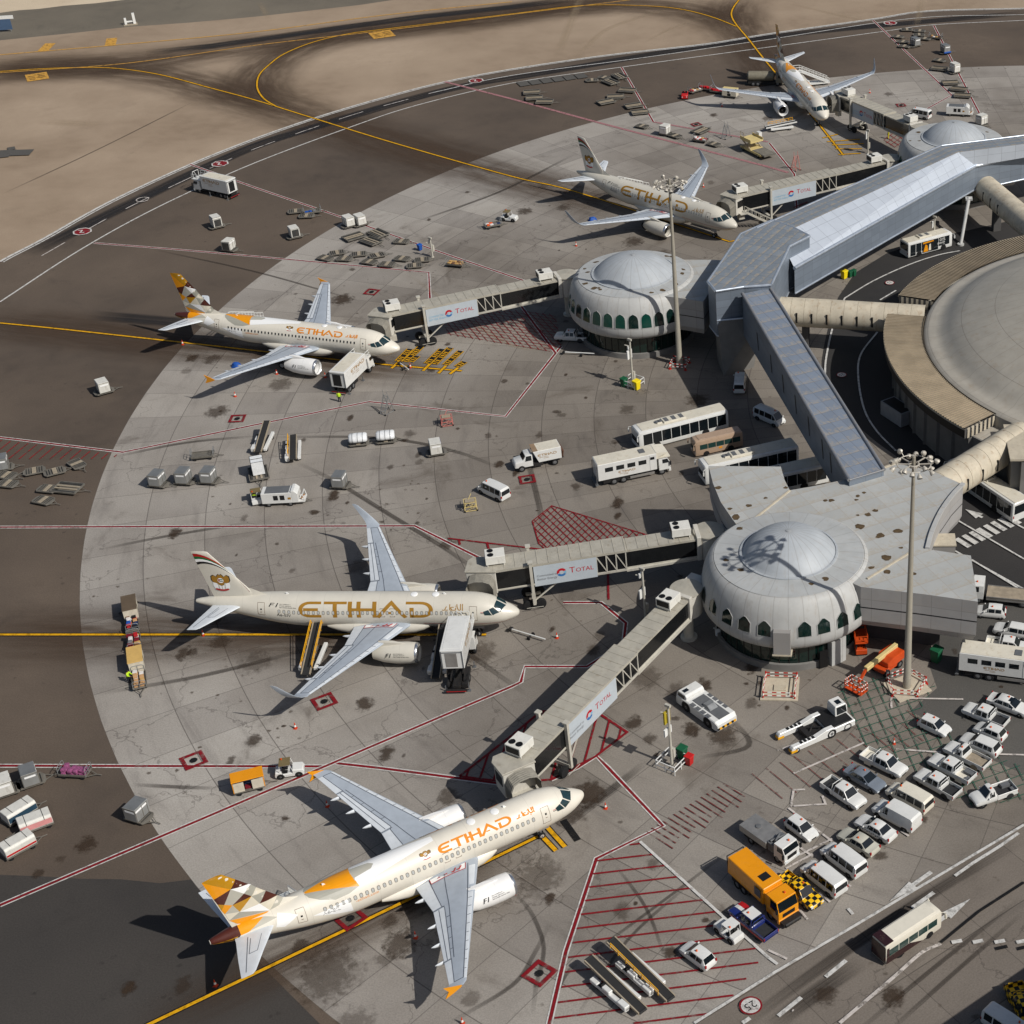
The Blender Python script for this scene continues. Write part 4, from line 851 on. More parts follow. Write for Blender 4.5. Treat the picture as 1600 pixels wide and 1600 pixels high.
def _herm(x, col):
    X = _fs[:, 0]; Y = _fs[:, col]; i = int(np.clip(np.searchsorted(X, x) - 1, 0, len(X) - 2)); h = X[i + 1] - X[i]; t = (x - X[i]) / h
    def sl(j):
        if j == 0: return (Y[1] - Y[0]) / (X[1] - X[0])
        if j == len(X) - 1: return (Y[-1] - Y[-2]) / (X[-1] - X[-2])
        a = (Y[j] - Y[j - 1]) / (X[j] - X[j - 1]); b = (Y[j + 1] - Y[j]) / (X[j + 1] - X[j])
        return 0 if a * b <= 0 else 2 * a * b / (a + b)
    m0, m1 = sl(i), sl(i + 1)
    return (2 * t ** 3 - 3 * t ** 2 + 1) * Y[i] + (t ** 3 - 2 * t ** 2 + t) * h * m0 + (-2 * t ** 3 + 3 * t ** 2) * Y[i + 1] + (t ** 3 - t ** 2) * h * m1
def FU(s, th, off=0.0):
    """fuselage skin: s metres behind the nose, th degrees from the crown, positive to port"""
    s = min(max(s, .02), 37.5); zc, ry, rz = _herm(s, 1), _herm(s, 2), _herm(s, 3); a = R_(th)
    return (-s, (ry + off) * math.sin(a), zc + (rz + off) * math.cos(a))
def decal(name, polys, fn, m, parent, sx=.6, sy=.3):
    b = MB()
    for p in split_polys(split_polys(polys, sx, 0), sy, 1): b.poly([fn(*q) for q in p])
    return b.build(name, m, parent, fix=False)
def fmap(side, s0, thb, off=.012):
    return lambda u, v: FU(s0 + side * u, side * (thb - math.degrees(v / 2.03)), off)
def glyphs(t=.17):
    P = []
    def S(pts, w_=t): return stroke2(pts, w_)
    E = S([(.92, .915), (.5, .915)] + arc(.46, .5, .37, .415, 90, 270, 12) + [(.5, .085), (.92, .085)]) + S([(.2, .5), (.8, .5)])
    T = S([(0.05, .915), (.98, .915)]) + S([(.5, .84), (.5, 0)])
    I = S([(.09, 0), (.09, 1)])
    H = S([(.14, 0), (.14, 1)]) + S([(-.16, .5), (.72, .5)]) + S([(.78, 0), (.78, 1)])
    A = S([(0, 0), (.56, .93), (1.14, 0)]) + S([(.34, .3), (.62, .3)], .13)
    D = S([(0, .915), (.55, .915)] + arc(.6, .5, .42, .415, 90, -90, 12) + [(.55, .085), (.2, .085)]) + S([(.24, .62), (.24, .0)])
    x = 0
    for g, w_ in ((E, .98), (T, 1.02), (I, .3), (H, .9), (A, 1.15), (D, 1.05)):
        P += [[(q[0] + x, q[1]) for q in f] for f in g]; x += w_
    return P, x
ETI, ETW = glyphs(); ETB, _ = glyphs(.21)
def arabic(k=.11):
    S = lambda p, w_=k: stroke2(p, w_); P = S([(2.6, 0), (2.6, 1)]) + S([(2.36, 1), (2.36, .16), (2.24, .06), (2.1, .1), (1.95, .5), (1.9, .95)]) + S([(2.0, -.2), (2.12, -.2)])
    P += S([(1.78, .45), (1.74, .1), (1.5, .08), (1.1, .08)]) + S([(1.52, .5), (1.24, .52), (1.12, .4), (1.3, .12)]) + S([(1.68, .66), (1.76, .66)]) + S([(1.84, .66), (1.92, .66)]) + S([(1.02, .95), (1.02, .16), (1.1, .08)])
    P += S([(.62, .62), (.5, .4), (.4, .12), (.3, .07), (.05, .1)]) + S([(.8, .1), (.62, .08), (.45, .08)], .1)
    return P
ARA = arabic(); ARB = arabic(.2)
def crest():
    """eagle with spread wings, roundel and ribbon, about one unit high: lists of (material key, polygons)"""
    wing = [(0, .9), (.06, .98), (.16, .9), (.2, .82), (.36, .92), (.5, .84), (.52, .62), (.44, .5), (.3, .44), (.2, .5), (.12, .36), (0, .3)]
    mir = [(-x, y) for x, y in wing[::-1]]
    out = [('k', [[(x * 1.1, .5 + (y - .5) * 1.07) for x, y in wing], [(x * 1.1, .5 + (y - .5) * 1.07) for x, y in mir]]), ('g', [wing, mir])]
    for sx in (1, -1): out.append(('w', [[(sx * .24, .44), (sx * .48, .5), (sx * .5, .3), (sx * .42, .12), (sx * .2, .14)], [(sx * .02, .3), (sx * .16, .34), (sx * .13, .06), (sx * .02, .06)]]))
    out.append(('w', [arc(0, .62, .17, .15, 0, 345, 14)])); out.append(('r', [[(-.13, .56), (-.05, .56), (-.05, .7), (-.13, .7)]])); out.append(('n', [[(-.05, .65), (.13, .65), (.13, .7), (-.05, .7)]])); out.append(('k', [[(-.05, .56), (.13, .56), (.13, .6), (-.05, .6)]]))
    out.append(('r', [arc(0, .16, .44, .16, 200, 340, 10) + arc(0, .2, .36, .1, 340, 200, 10)])); return out
CRK = dict(k=A_blk, g=A_gold, w=A_wht, r=A_red, n=A_grn)
def wing_s(y):
    y = abs(y); le = 12.3 + (y - 1.6) * .521; te = 18.98 if y < 6.35 else 18.98 + (y - 6.35) * .266; return le, te, 2.66 + (y - 1.6) * .108
def naca(x, t): return 5 * t * (.2969 * math.sqrt(x) - .126 * x - .3516 * x * x + .2843 * x ** 3 - .1015 * x ** 4)
def wing_t(y): return .145 - .045 * min(1, (abs(y) - 1.6) / 8)
def WU(f, y, off=0.0):
    """upper wing skin at chord fraction f and span y"""
    le, te, z = wing_s(y); c = te - le; return (-(le + f * c), y, z + naca(max(f, 1e-4), wing_t(y)) * c * 1.05 - .02 * c * f + off)
XC = [0, .006, .025, .07, .14, .25, .4, .55, .7, .85, 1]
def wsec(le, te, y, z, t, up=None):
    c = te - le; A = [(-(le + x * c), y, z + naca(x, t) * c * 1.05 - .02 * c * x) for x in XC]; Bt = [(-(le + x * c), y, z - naca(x, t) * c * .85 - .02 * c * x) for x in XC[1:-1]]
    return A + Bt[::-1]
D_POSE = (-23.4635, 125.2443, .59314)
def fin_px(x, y, pose=D_POSE):
    """photo pixel -> point (s, z) on the fin's centre plane of the nearest airliner"""
    o, d = ray(x, y); c, s = math.cos(pose[2]), math.sin(pose[2])
    lo = lambda v: (-(v[0] * c + v[1] * s), -v[0] * s + v[1] * c, v[2])
    a = lo((o[0] - pose[0], o[1] - pose[1], o[2])); b = lo(d); t = -a[1] / b[1]; return a[0] + t * b[0], a[2] + t * b[2]
FIN = dict(z0=5.45, z1=11.78, le0=30.2, le1=34.95, te0=35.35, te1=36.78)
def fin_y(s, z):
    k = (z - FIN['z0']) / (FIN['z1'] - FIN['z0']); le = FIN['le0'] + (FIN['le1'] - FIN['le0']) * k; te = FIN['te0'] + (FIN['te1'] - FIN['te0']) * k
    return naca(min(1, max(0, (s - le) / (te - le))), .1) * (te - le)
FACETS = [('g', [(120, 400), (365, 292), (540, 352), (475, 465)]), ('o', [(120, 400), (475, 465), (270, 605)]), ('m', [(540, 352), (700, 410), (475, 465)]), ('m', [(475, 465), (400, 665), (318, 665), (270, 605)]), ('w', [(475, 465), (700, 410), (735, 412), (640, 515)]),
          ('y', [(475, 465), (640, 515), (500, 665), (400, 665)]), ('d', [(735, 412), (800, 450), (735, 545), (640, 515)]), ('c', [(800, 450), (920, 495), (735, 545)]), ('m', [(640, 515), (735, 545), (500, 665)]), ('g', [(735, 545), (590, 745), (500, 665)]), ('d', [(735, 545), (920, 495), (835, 635)]),
          ('m', [(920, 495), (1070, 548), (835, 635)]), ('c', [(835, 635), (1070, 548), (960, 715)]), ('y', [(1070, 548), (1140, 580), (1080, 655), (960, 715)]), ('c', [(735, 545), (835, 635), (590, 745)]), ('w', [(835, 635), (960, 715), (590, 745)]),
          ('g', [(318, 665), (400, 665), (370, 745)]), ('o', [(400, 665), (500, 665), (410, 785), (370, 745)]), ('y', [(500, 665), (590, 745), (410, 785)]), ('c', [(410, 785), (590, 745), (465, 865)]), ('d', [(590, 745), (930, 722), (465, 862)]), ('o', [(465, 865), (950, 722), (800, 870), (560, 900)])]
def airliner(label, pose, old, sharklet, reg, dark_win=False, small=False):
    t = empty('airliner', label, 'airliner', 'airliners parked on the stands', (pose[0], pose[1], 0), pose[2])
    BM = A_old if old else A_new; TX = A_gold if old else A_oran
    b = MB(); ss = [.02, .05, .1, .18, .3, .5, .75, 1, 1.3, 1.6, 2, 2.4, 2.8, 3.3, 3.8, 4.4, 5, 6, 8, 12, 16, 20, 24.5, 26, 27, 28, 29.5, 31, 32, 33, 34.5, 35.5, 36.5, 37, 37.3, 37.5]
    b.loft([[FU(s, 360 * i / 48) for i in range(48)] for s in ss]); b.build('fuselage', BM, t, smooth=40)
    b = MB(); R0 = []
    for s, k in ((10.4, .05), (11, .45), (12, .8), (13.5, 1), (18, 1), (19.8, .85), (21, .55), (22.2, .08)):
        R0.append([(-s, (1.6 + .62 * k) * math.sin(2 * math.pi * i / 28), 2.45 - .3 * k + (.55 + .72 * k) * math.cos(2 * math.pi * i / 28)) for i in range(28)])
    b.loft(R0); b.build('belly_fairing', BM, t, smooth=50)
    # ---- wings
    for sd in (1, -1):
        b = MB(); rings = [wsec(*wing_s(y)[:2], sd * y, wing_s(y)[2], wing_t(y)) for y in (1.4, 3, 4.5, 6.35, 8, 10, 12, 14, 16.0, 16.6)]
        if sharklet:
            for le, te, y, z, th in ((20.15, 21.8, 16.9, 4.36, .09), (20.6, 22.05, 17.3, 4.6, .085), (21.2, 22.45, 17.6, 5.05, .08), (21.9, 22.9, 17.78, 5.7, .08), (22.75, 23.4, 17.92, 6.5, .08), (23.15, 23.5, 17.95, 6.7, .06)):
                c = te - le; nx, nz = (0, 1) if y < 17 else ((-.6, .8) if y < 17.4 else (-.97, .2)); k = XC
                rings.append([(-(le + x * c), sd * (y + nx * naca(x, th) * c), z + nz * naca(x, th) * c) for x in k] + [(-(le + x * c), sd * (y - nx * naca(x, th) * c), z - nz * naca(x, th) * c) for x in k[1:-1]][::-1])
        else:
            rings.append(wsec(20.55, 21.85, sd * 16.95, 4.33, .07))
        b.loft(rings); wg = b.build('wing', A_wing, t, smooth=45)
        if not sharklet:
            b = MB(); b.prof([(-20.7, 4.36), (-22.35, 4.95), (-21.95, 4.3), (-22.35, 3.6), (-21.6, 3.85), (-20.8, 4.2)], sd * 16.93, sd * 17.0); b.build('wingtip_fence', A_f['o'], wg)
        def patch(nm, f0, f1, y0, y1, m, off=.012, n=8):
            bb = MB()
            for i in range(n):
                for j in range(3):
                    ya, yb = y0 + (y1 - y0) * i / n, y0 + (y1 - y0) * (i + 1) / n; fa, fb = f0 + (f1 - f0) * j / 3, f0 + (f1 - f0) * (j + 1) / 3
                    bb.add([WU(fa, sd * ya, off), WU(fb, sd * ya, off), WU(fb, sd * yb, off), WU(fa, sd * yb, off)], [(0, 1, 2, 3)])
            return bb.build(nm, m, wg, fix=False, smooth=60)
        def seam(pts, w_=.055, off=.03):
            return [[WU(f, sd * y, off) for f, y in ((p[0], p[1]), (q[0], q[1]))] for p, q in zip(pts[:-1], pts[1:])]
        patch('slat', 0.0, .14, 2.7, 5.2, A_edge); patch('slat', 0.0, .16, 6.1, 16.3, A_edge)
        patch('flap', .8, .995, 2.1, 6.2, A_edge); patch('flap', .74, .995, 6.45, 13.2, A_edge); patch('aileron', .72, .995, 13.4, 16.2, A_edge, n=4)
        b = MB()
        for pts in ([(.16, 2.3), (.18, 16.2)], [(.79, 2.1), (.79, 6.2), (.73, 6.5), (.72, 13.3)], [(.72, 13.3), (.995, 13.3)], [(.71, 13.3), (.7, 16.2)], [(.18, 16.2), (.7, 16.2)], [(.55, 2.3), (.62, 6.4)], [(.62, 6.4), (.6, 13.3)], [(.73, 6.33), (.995, 6.33)], [(.16, 5.6), (.0, 5.6)], [(.87, 6.5), (.86, 13.2)]):
            for i in range(len(pts) - 1):
                for j in range(6):
                    p = [pts[i][k] + (pts[i + 1][k] - pts[i][k]) * j / 6 for k in (0, 1)]; q = [pts[i][k] + (pts[i + 1][k] - pts[i][k]) * (j + 1) / 6 for k in (0, 1)]
                    b.bar(WU(p[0], sd * p[1], .018), WU(q[0], sd * q[1], .018), .06, .02)
        for k in range(4): y = 7.9 + 1.4 * k; b.bar(WU(.6, sd * y, .018), WU(.72, sd * y, .018), .05, .02)
        for k in range(9): y = 6.8 + 1.05 * k; b.bar(WU(.06, sd * y, .018), WU(.15, sd * y, .018), .05, .02)
        b.build('panel_joint', A_line, wg, fix=False)
        # walkway marking at the root
        b = MB(); wk = [(.2, 2.15), (.2, 2.9), (.55, 2.75), (.78, 2.75), (.78, 2.1)]; b.poly([WU(f, sd * y, .05) for f, y in wk]); b.build('walkway_marking', A_wht, wg, fix=False)
        b = MB()
        for p, q in zip(wk, wk[1:]): b.bar(WU(p[0], sd * p[1], .06), WU(q[0], sd * q[1], .06), .06, .02)
        for f in (.27, .36): b.path([WU(f, sd * 2.3, .07), WU(f + .03, sd * 2.65, .07), WU(f + .07, sd * 2.6, .07)], .05, 5)
        for f in (.5, .62): b.bar(WU(f, sd * 2.45, .06), WU(f + .045, sd * 2.45, .06), .08, .02)
        b.build('walkway_arrow', A_red, wg, fix=False)
        for y in (3.9, 8.0, 10.6, 13.0):
            le, te, z = wing_s(y); b = MB(); x0 = te - 1.5; b.loft([[(-(x0 + l), sd * y + r * .8 * math.cos(a), z - .28 + dz + r * math.sin(a)) for a in [i * math.pi / 4 for i in range(8)]] for l, r, dz in ((0, .05, .1), (.5, .2, 0), (1.4, .24, -.03), (2.05, .14, .02), (2.35, .02, .05))])
            b.build('flap_fairing', A_edge, wg, smooth=50)
        # ---- engine
        ey, ez, es = sd * 5.75, 1.74, 10.75
        b = MB(); b.lathe([(.8, -1.1), (.93, -.25), (1.0, -.04), (1.06, 0), (1.13, -.06), (1.2, -.35), (1.27, -1.3), (1.25, -2.6), (1.12, -3.9), (.9, -4.7), (.74, -5.2), (.66, -5.2), (.6, -4.6)], 40, (-es, ey, ez), 'x'); en = b.build('engine', A_white if not old else BM, t, smooth=40)
        b = MB(); b.lathe([(1.0, -.05), (1.055, .012), (1.14, -.05), (1.2, -.26), (1.205, -.3)], 40, (-es, ey, ez), 'x'); b.build('inlet_lip', A_met, en, smooth=60)
        b = MB(); b.lathe([(.92, -.3), (.86, -.95), (.02, -.95)], 32, (-es, ey, ez), 'x'); b.lathe([(.3, -.95), (.2, -.7), (.02, -.5)], 16, (-es, ey, ez), 'x')
        for i in range(22): a = i * math.pi / 11; b.bar((-es - .9, ey + .28 * math.cos(a), ez + .28 * math.sin(a)), (-es - .93, ey + .85 * math.cos(a + .15), ez + .85 * math.sin(a + .15)), .1, .02)
        b.build('fan', A_dark, en, smooth=40)
        b = MB(); b.lathe([(.62, -4.7), (.4, -5.2), (.1, -5.9), (.02, -5.95)], 24, (-es, ey, ez), 'x'); b.build('exhaust_cone', A_dark, en, smooth=50)
        b = MB(); b.loft([[(-12.2, ey - .05, ez + 1.2), (-12.2, ey + .05, ez + 1.2), (-12.2, ey + .05, ez + 1.3), (-12.2, ey - .05, ez + 1.3)], [(-13.6, ey - .22, ez + 1.0), (-13.6, ey + .22, ez + 1.0), (-13.6, ey + .2, ez + 1.55), (-13.6, ey - .2, ez + 1.55)], [(-15.2, ey - .2, ez + .7), (-15.2, ey + .2, ez + .7), (-15.2, ey + .2, ez + 1.62), (-15.2, ey - .2, ez + 1.62)], [(-18, ey - .04, ez + 1.0), (-18, ey + .04, ez + 1.0), (-18, ey + .04, ez + 1.2), (-18, ey - .04, ez + 1.2)]]); b.build('pylon', BM if old else A_white, en, smooth=40)
        if not old or not small:
            em = lambda u, v, sd=sd, ey=ey, ez=ez, es=es: (-(es + 3.6 + (u if sd > 0 else -u) * 1 - (0 if sd < 0 else 3)), ey + sd * 1.28 * math.sin(.95 * 1.0 + .45 - v / 1.27), ez + 1.28 * math.cos(.95 + .45 - v / 1.27))
            ps, wd = text_polys('F1', .5); b = MB()
            for p in split_polys(ps, .2, 1): b.poly([em(q[0] + q[1] * .3, q[1]) for q in p])
            for k, tx in enumerate(('2017 FORMULA 1', 'ETIHAD AIRWAYS', 'ABU DHABI GRAND PRIX')):
                for p in text_polys(tx, .11)[0]: b.poly([em(q[0] + .95, .38 - .19 * k + q[1]) for q in p])
            b.build('sponsor_lettering', A_blk, en, fix=False)
        # ---- tailplane
        b = MB(); b.loft([wsec(le, te, sd * y, z, th) for le, te, y, z, th in ((31.6, 35.45, .5, 4.72, .1), (32.1, 35.55, 1.3, 4.8, .1), (33.8, 36.1, 3.8, 5.05, .09), (35.15, 36.5, 5.9, 5.26, .085), (35.5, 36.55, 6.2, 5.29, .05))]); tp = b.build('tailplane', A_edge, t, smooth=45)
        TS = lambda f, y, o=.03: (-((31.3 + (y - .2) * .655) + f * ((35.35 + (y - .2) * .2) - (31.3 + (y - .2) * .655))), sd * y, 4.71 + (y - .5) * .1 + naca(max(f, .001), .1) * 3 * (1 - y / 9) + o)
        b = MB()
        for (f, y), (g, h) in zip([(.68, 1.4), (.68, 5.7)], [(.68, 5.7), (.7, 5.7)]): b.bar(TS(f, y), TS(g, h), .045, .02)
        for p, q in (((.3, 1.7), (.3, 3.6)), ((.3, 3.6), (.6, 3.6)), ((.6, 1.7), (.6, 3.6))): b.bar(TS(*p), TS(*q), .04, .02)
        b.build('panel_joint', A_line, tp, fix=False)
        # ---- doors, windows, cockpit glass
        for s, w_, t0, t1 in ((4.98, .84, 48, 98), (29.55, .8, 42, 92)):
            b = MB(); R = [(s - w_ / 2, t0), (s + w_ / 2, t0), (s + w_ / 2, t1), (s - w_ / 2, t1)]
            for p, q in zip(R, R[1:] + R[:1]):
                for j in range(4): b.bar(FU(p[0] + (q[0] - p[0]) * j / 4, sd * (p[1] + (q[1] - p[1]) * j / 4), .004), FU(p[0] + (q[0] - p[0]) * (j + 1) / 4, sd * (p[1] + (q[1] - p[1]) * (j + 1) / 4), .004), .03, .03)
            b.bar(FU(s - .1, sd * 80, .01), FU(s + .1, sd * 80, .01), .06, .03); d = b.build('cabin_door', A_dline, t, fix=False)
            MB().poly([FU(s + x, sd * th, .014) for x, th in ((-.09, 66), (.09, 66), (.09, 72), (-.09, 72))]).build('door_window', A_dkw, d, fix=False)
        n = 38; wm = A_dkw if dark_win else A_win
        for i in range(n):
            s = 6.35 + i * .57
            if small and i % 2 and False: continue
            h = 8.5 if s > 26 else 7.6; sh = [(-.11, -3), (-.06, -5), (.06, -5), (.11, -3), (.11, 3), (.06, 5), (-.06, 5), (-.11, 3)]
            if abs(s - 14.46) < .32 or abs(s - 15.3) < .28:
                b = MB(); P = [(-.27, -14), (.27, -14), (.27, 13), (-.27, 13)]
                for p, q in zip(P, P[1:] + P[:1]): b.bar(FU(s + p[0], sd * (70 + p[1]), .006), FU(s + q[0], sd * (70 + q[1]), .006), .04, .03)
                b.build('emergency_exit', A_dline, t, fix=False)
            b = MB(); b.poly([FU(s + p[0] * 1.45, sd * (70 + p[1] * 1.3), .013) for p in sh], 1); b.poly([FU(s + p[0], sd * (70 + p[1]), .02) for p in sh], 0)
            b.build('cabin_window', [wm, BM if dark_win else A_rim], t, fix=False)
        for q in ([(1.42, 5), (2.5, 3), (2.68, 38), (1.95, 55)], [(2.05, 58), (2.76, 42), (3.2, 54), (2.78, 75)], [(2.88, 76), (3.28, 56), (3.85, 64), (3.7, 77)]):
            decal('cockpit_window', [q], lambda s, th, sd=sd: FU(s, sd * th, .02), A_cock, t, .2, 7)
        # ---- lettering
        rev = lambda P, wid: P
        def put(nm, P, s_aft, s_fwd, th, wid, hgt, m, slant=0):
            k = (s_aft - s_fwd) / wid; Q = [[((x + slant * y) * k, y * hgt) for x, y in f] for f in P]
            return decal(nm, Q, fmap(sd, s_fwd if sd > 0 else s_aft, th), m, t)
        if old: put('title_lettering', ETI, 25.2, 9.75, 86, ETW, 1.9, TX); put('arabic_lettering', ARA, 8.6, 6.1, 62, 2.7, .78, A_gold)
        else: put('title_lettering', ETB, 16.0, 8.5, 55, ETW, .92, TX); put('arabic_lettering', ARB, 7.95, 5.95, 50, 2.7, .55, TX)
        ps, wd = text_polys(reg, .38); put('registration_lettering', ps, 27.75, 26.1, 88, wd, 1, A_blk)
        if old:
            ps, wd = text_polys('F1', .55); put('sponsor_lettering', ps, 28.75, 27.75, 56, wd, 1, A_blk, .25)
            b = [];
            for k, tx in enumerate(('2017 FORMULA 1', 'ETIHAD AIRWAYS', 'ABU DHABI GRAND PRIX')): b += [[(x, y + .34 - .2 * k) for x, y in f] for f in text_polys(tx, .12)[0]]
            put('event_lettering', b, 27.4, 25.6, 56, 1.8, 1, A_gold if False else A_blk)
            decal('cheat_line', [[(0, 0), (10, 0), (10, .07), (0, .07)]], lambda u, v, sd=sd: FU(.9 + u, sd * (121 - u * .9 - math.degrees(v / 2)), .012), A_red, t)
        else:
            ps, wd = text_polys('-etihad.com', .3); put('web_lettering', ps, 24.65, 22.4, 84, wd, 1, TX)
            for key, P in crest(): put('crest_emblem', P, 17.25, 16.35, 52, .9, .85, CRK[key])
        decal('flag_emblem', [[(0, 0), (.4, 0), (.4, .07), (0, .07)]], fmap(sd, 4.15 if sd < 0 else 3.75, 72), A_blk, t); decal('flag_emblem', [[(0, .14), (.4, .14), (.4, .2), (0, .2)]], fmap(sd, 4.15 if sd < 0 else 3.75, 72), A_red, t)
    # ---- fin
    f = FIN; b = MB(); rings = []
    for z in (5.0, 5.45, 7, 8.5, 10, 11.2, 11.7, 11.78):
        k = (z - f['z0']) / (f['z1'] - f['z0']); le = f['le0'] + (f['le1'] - f['le0']) * k + (.25 if z > 11.75 else 0); te = f['te0'] + (f['te1'] - f['te0']) * k; c = te - le
        th = .1 if z < 11.75 else .03
        rings.append([(-(le + x * c), naca(x, th) * c, z) for x in XC] + [(-(le + x * c), -naca(x, th) * c, z) for x in XC[1:-1]][::-1])
    b.loft(rings); b.loft([[(-28.2, y * .05, 5.6 + dz * .02) for y, dz in ((1, 0), (0, 1), (-1, 0))], [(-29.4, y * .12, 5.55 + dz * .35) for y, dz in ((1, 0), (0, 1), (-1, 0))], [(-30.9, y * .26, 5.4 + dz * 1.25) for y, dz in ((1, 0), (0, 1), (-1, 0))], [(-32, y * .3, 5.3 + dz * 1.6) for y, dz in ((1, 0), (0, 1), (-1, 0))]])
    fin = b.build('tail_fin', BM, t, smooth=45)
    fmz = lambda sd, o=.02: (lambda s, z: (-s, sd * (fin_y(s, z) + o), z))
    for sd in (1, -1):
        if old:
            ys = np.linspace(0, 1, 13)
            def edge(k):   # stripes sweep from the trailing edge at the top down along the leading edge
                return [(36.62 - 5.6 * q - k * (.05 + .1 * (1 - q)), 11.5 - k * 1.0 * (1 - q) ** 1.3 - 5.3 * q ** 1.75 + .25 * math.sin(q * 3.14)) for q in ys]
            def te_clip(p): z = p[1]; kk = (z - 5.45) / 6.33; le = 30.2 + 4.75 * kk; te = 35.35 + 1.43 * kk; return (min(max(p[0], le + .03), te - .03), z)
            for a, c_, m in ((.0, .42, A_red), (.42, .8, A_grn), (.8, 1.2, A_wht), (1.2, 1.55, A_blk)):
                e0, e1 = edge(a), edge(c_); decal('flag_stripe', [[te_clip(p) for p in (e0[i], e0[i + 1], e1[i + 1], e1[i])] for i in range(12)], fmz(sd, .02), m, fin)
            for i, (key, P) in enumerate(crest()): decal('crest_emblem', [[(34.05 - (x if sd < 0 else -x) * 2.0, 6.4 + y * 2.35) for x, y in q] for q in P], fmz(sd, .02 + .006 * i), CRK[key], fin)
        else:
            for key, P in FACETS: decal('livery_facet', [[fin_px(300 + x / 8, 1330 + y / 8) for x, y in P]], fmz(sd), A_f[key], fin, .5, .5)
            fm = lambda o=.014, sd=sd: (lambda s, th: FU(s, sd * th, o))
            for nm, P, m in (('livery_facet', [(34.9, 0), (34.9, 75), (35.3, 112), (37.45, 112), (37.45, 0)], A_f['m']), ('livery_facet', [(34.9, 75), (35.3, 112), (37.3, 135), (37.3, 112)], A_f['g']), ('livery_facet', [(32.6, 22), (34.9, 0), (34.9, 78), (34.2, 70)], A_f['o']), ('livery_facet', [(31.5, 45), (33.7, 62), (34.2, 70), (32.6, 22)], A_f['y']),
                             ('livery_facet', [(29.8, 60), (31.4, 30), (31.9, 85), (31.2, 92)], A_wht), ('livery_facet', [(16.0, 0), (16.05, 10), (23.87, 45), (24.15, 20), (22.3, 12), (21.9, 0)], A_wht), ('livery_facet', [(21.9, 0), (22.3, 12), (24.15, 20), (23.87, 45), (24.15, 14), (24.2, 0)], A_f['y']), ('livery_facet', [(24.2, 0), (24.15, 14), (23.87, 45), (28.5, 4), (28.6, 0)], A_f['o']),
                             ('livery_facet', [(23.9, 45), (25.0, 53), (26.3, 55), (27.6, 40), (28.4, 22), (28.65, 5), (28.5, 4)], A_f['d']), ('livery_facet', [(25.16, 64), (27.2, 73), (28.6, 79), (26.6, 98), (25.0, 110)], A_wht)):
                if len(P): decal(nm, [P], fm(.014), m, t, .4, 9)
    # ---- aerials and gear
    for s, h in ((12, .0), (9.5, .0), (26.5, .3), (8.2, .3)):
        b = MB()
        if h: b.prof([(-s, 5.75), (-s - .35, 5.75), (-s - .4, 6.05), (-s - .25, 6.05)], -.03, .03)
        else: b.lathe([(.45, 5.78), (.4, 5.86), (.2, 5.9), (.01, 5.91)], 14, (-s, 0, 0))
        b.build('antenna', A_wht, t, smooth=40)
    for s, y, r, nm in ((5.07, 0, .38, 'nose_gear'), (17.71, 3.8, .58, 'main_gear'), (17.71, -3.8, .58, 'main_gear')):
        b = MB(); b.tube((-s, y, r), (-s, y, 2.6), .09 if y == 0 else .14, n=10).tube((-s, y - .5, r), (-s, y + .5, r), .08, n=8).bar((-s, y, 1.0), (-s + 1.0, y, 2.2), .1)
        if y == 0: b.box(-s - .5, -s + .8, -.42, -.38, 1.2, 1.9).box(-s - .5, -s + .8, .38, .42, 1.2, 1.9)
        g = b.build(nm, A_stl, t, smooth=40)
        for k in ((-.26, .26) if y == 0 else (-.46, .46)):
            b = MB(); wd = .11 if y == 0 else .2; b.lathe([(r * .55, -wd), (r * .9, -wd), (r, -wd * .6), (r, wd * .6), (r * .9, wd), (r * .55, wd)], 20, (-s, y + k, r), 'y'); b.lathe([(.01, -wd * .8), (r * .55, -wd * .9)], 16, (-s, y + k, r), 'y', 1); b.lathe([(r * .55, wd * .9), (.01, wd * .8)], 16, (-s, y + k, r), 'y', 1); b.build('wheel', [A_tyre, A_hub], g, smooth=40)
    return t
PL = dict(C=(-34.364, 156.125, -.0152), D=D_POSE, B=(-62.077, 223.076, -.24876), A=(-12.939, 268.271, -.63836), Z=(2.946, 322.439, -1.28433))
pl_d = airliner('cream airliner nearest the camera with an orange and brown faceted tail and small orange titles', PL['D'], False, False, 'A6-EIL')
pl_c = airliner('beige airliner with huge gold titles and a raised white catering truck at its forward door', PL['C'], True, True, 'A6-EIV')
pl_b = airliner('cream airliner with dark cabin windows and faceted tail, a catering truck under its nose', PL['B'], False, False, 'A6-EIW', True)
pl_a = airliner('beige airliner with gold titles standing behind the thin tall mast', PL['A'], True, True, 'A6-EIA', small=True)
pl_z = airliner('cream airliner parked farthest away, facing the camera, white stairs behind its far wing', PL['Z'], False, True, 'A6-EIZ', small=True)
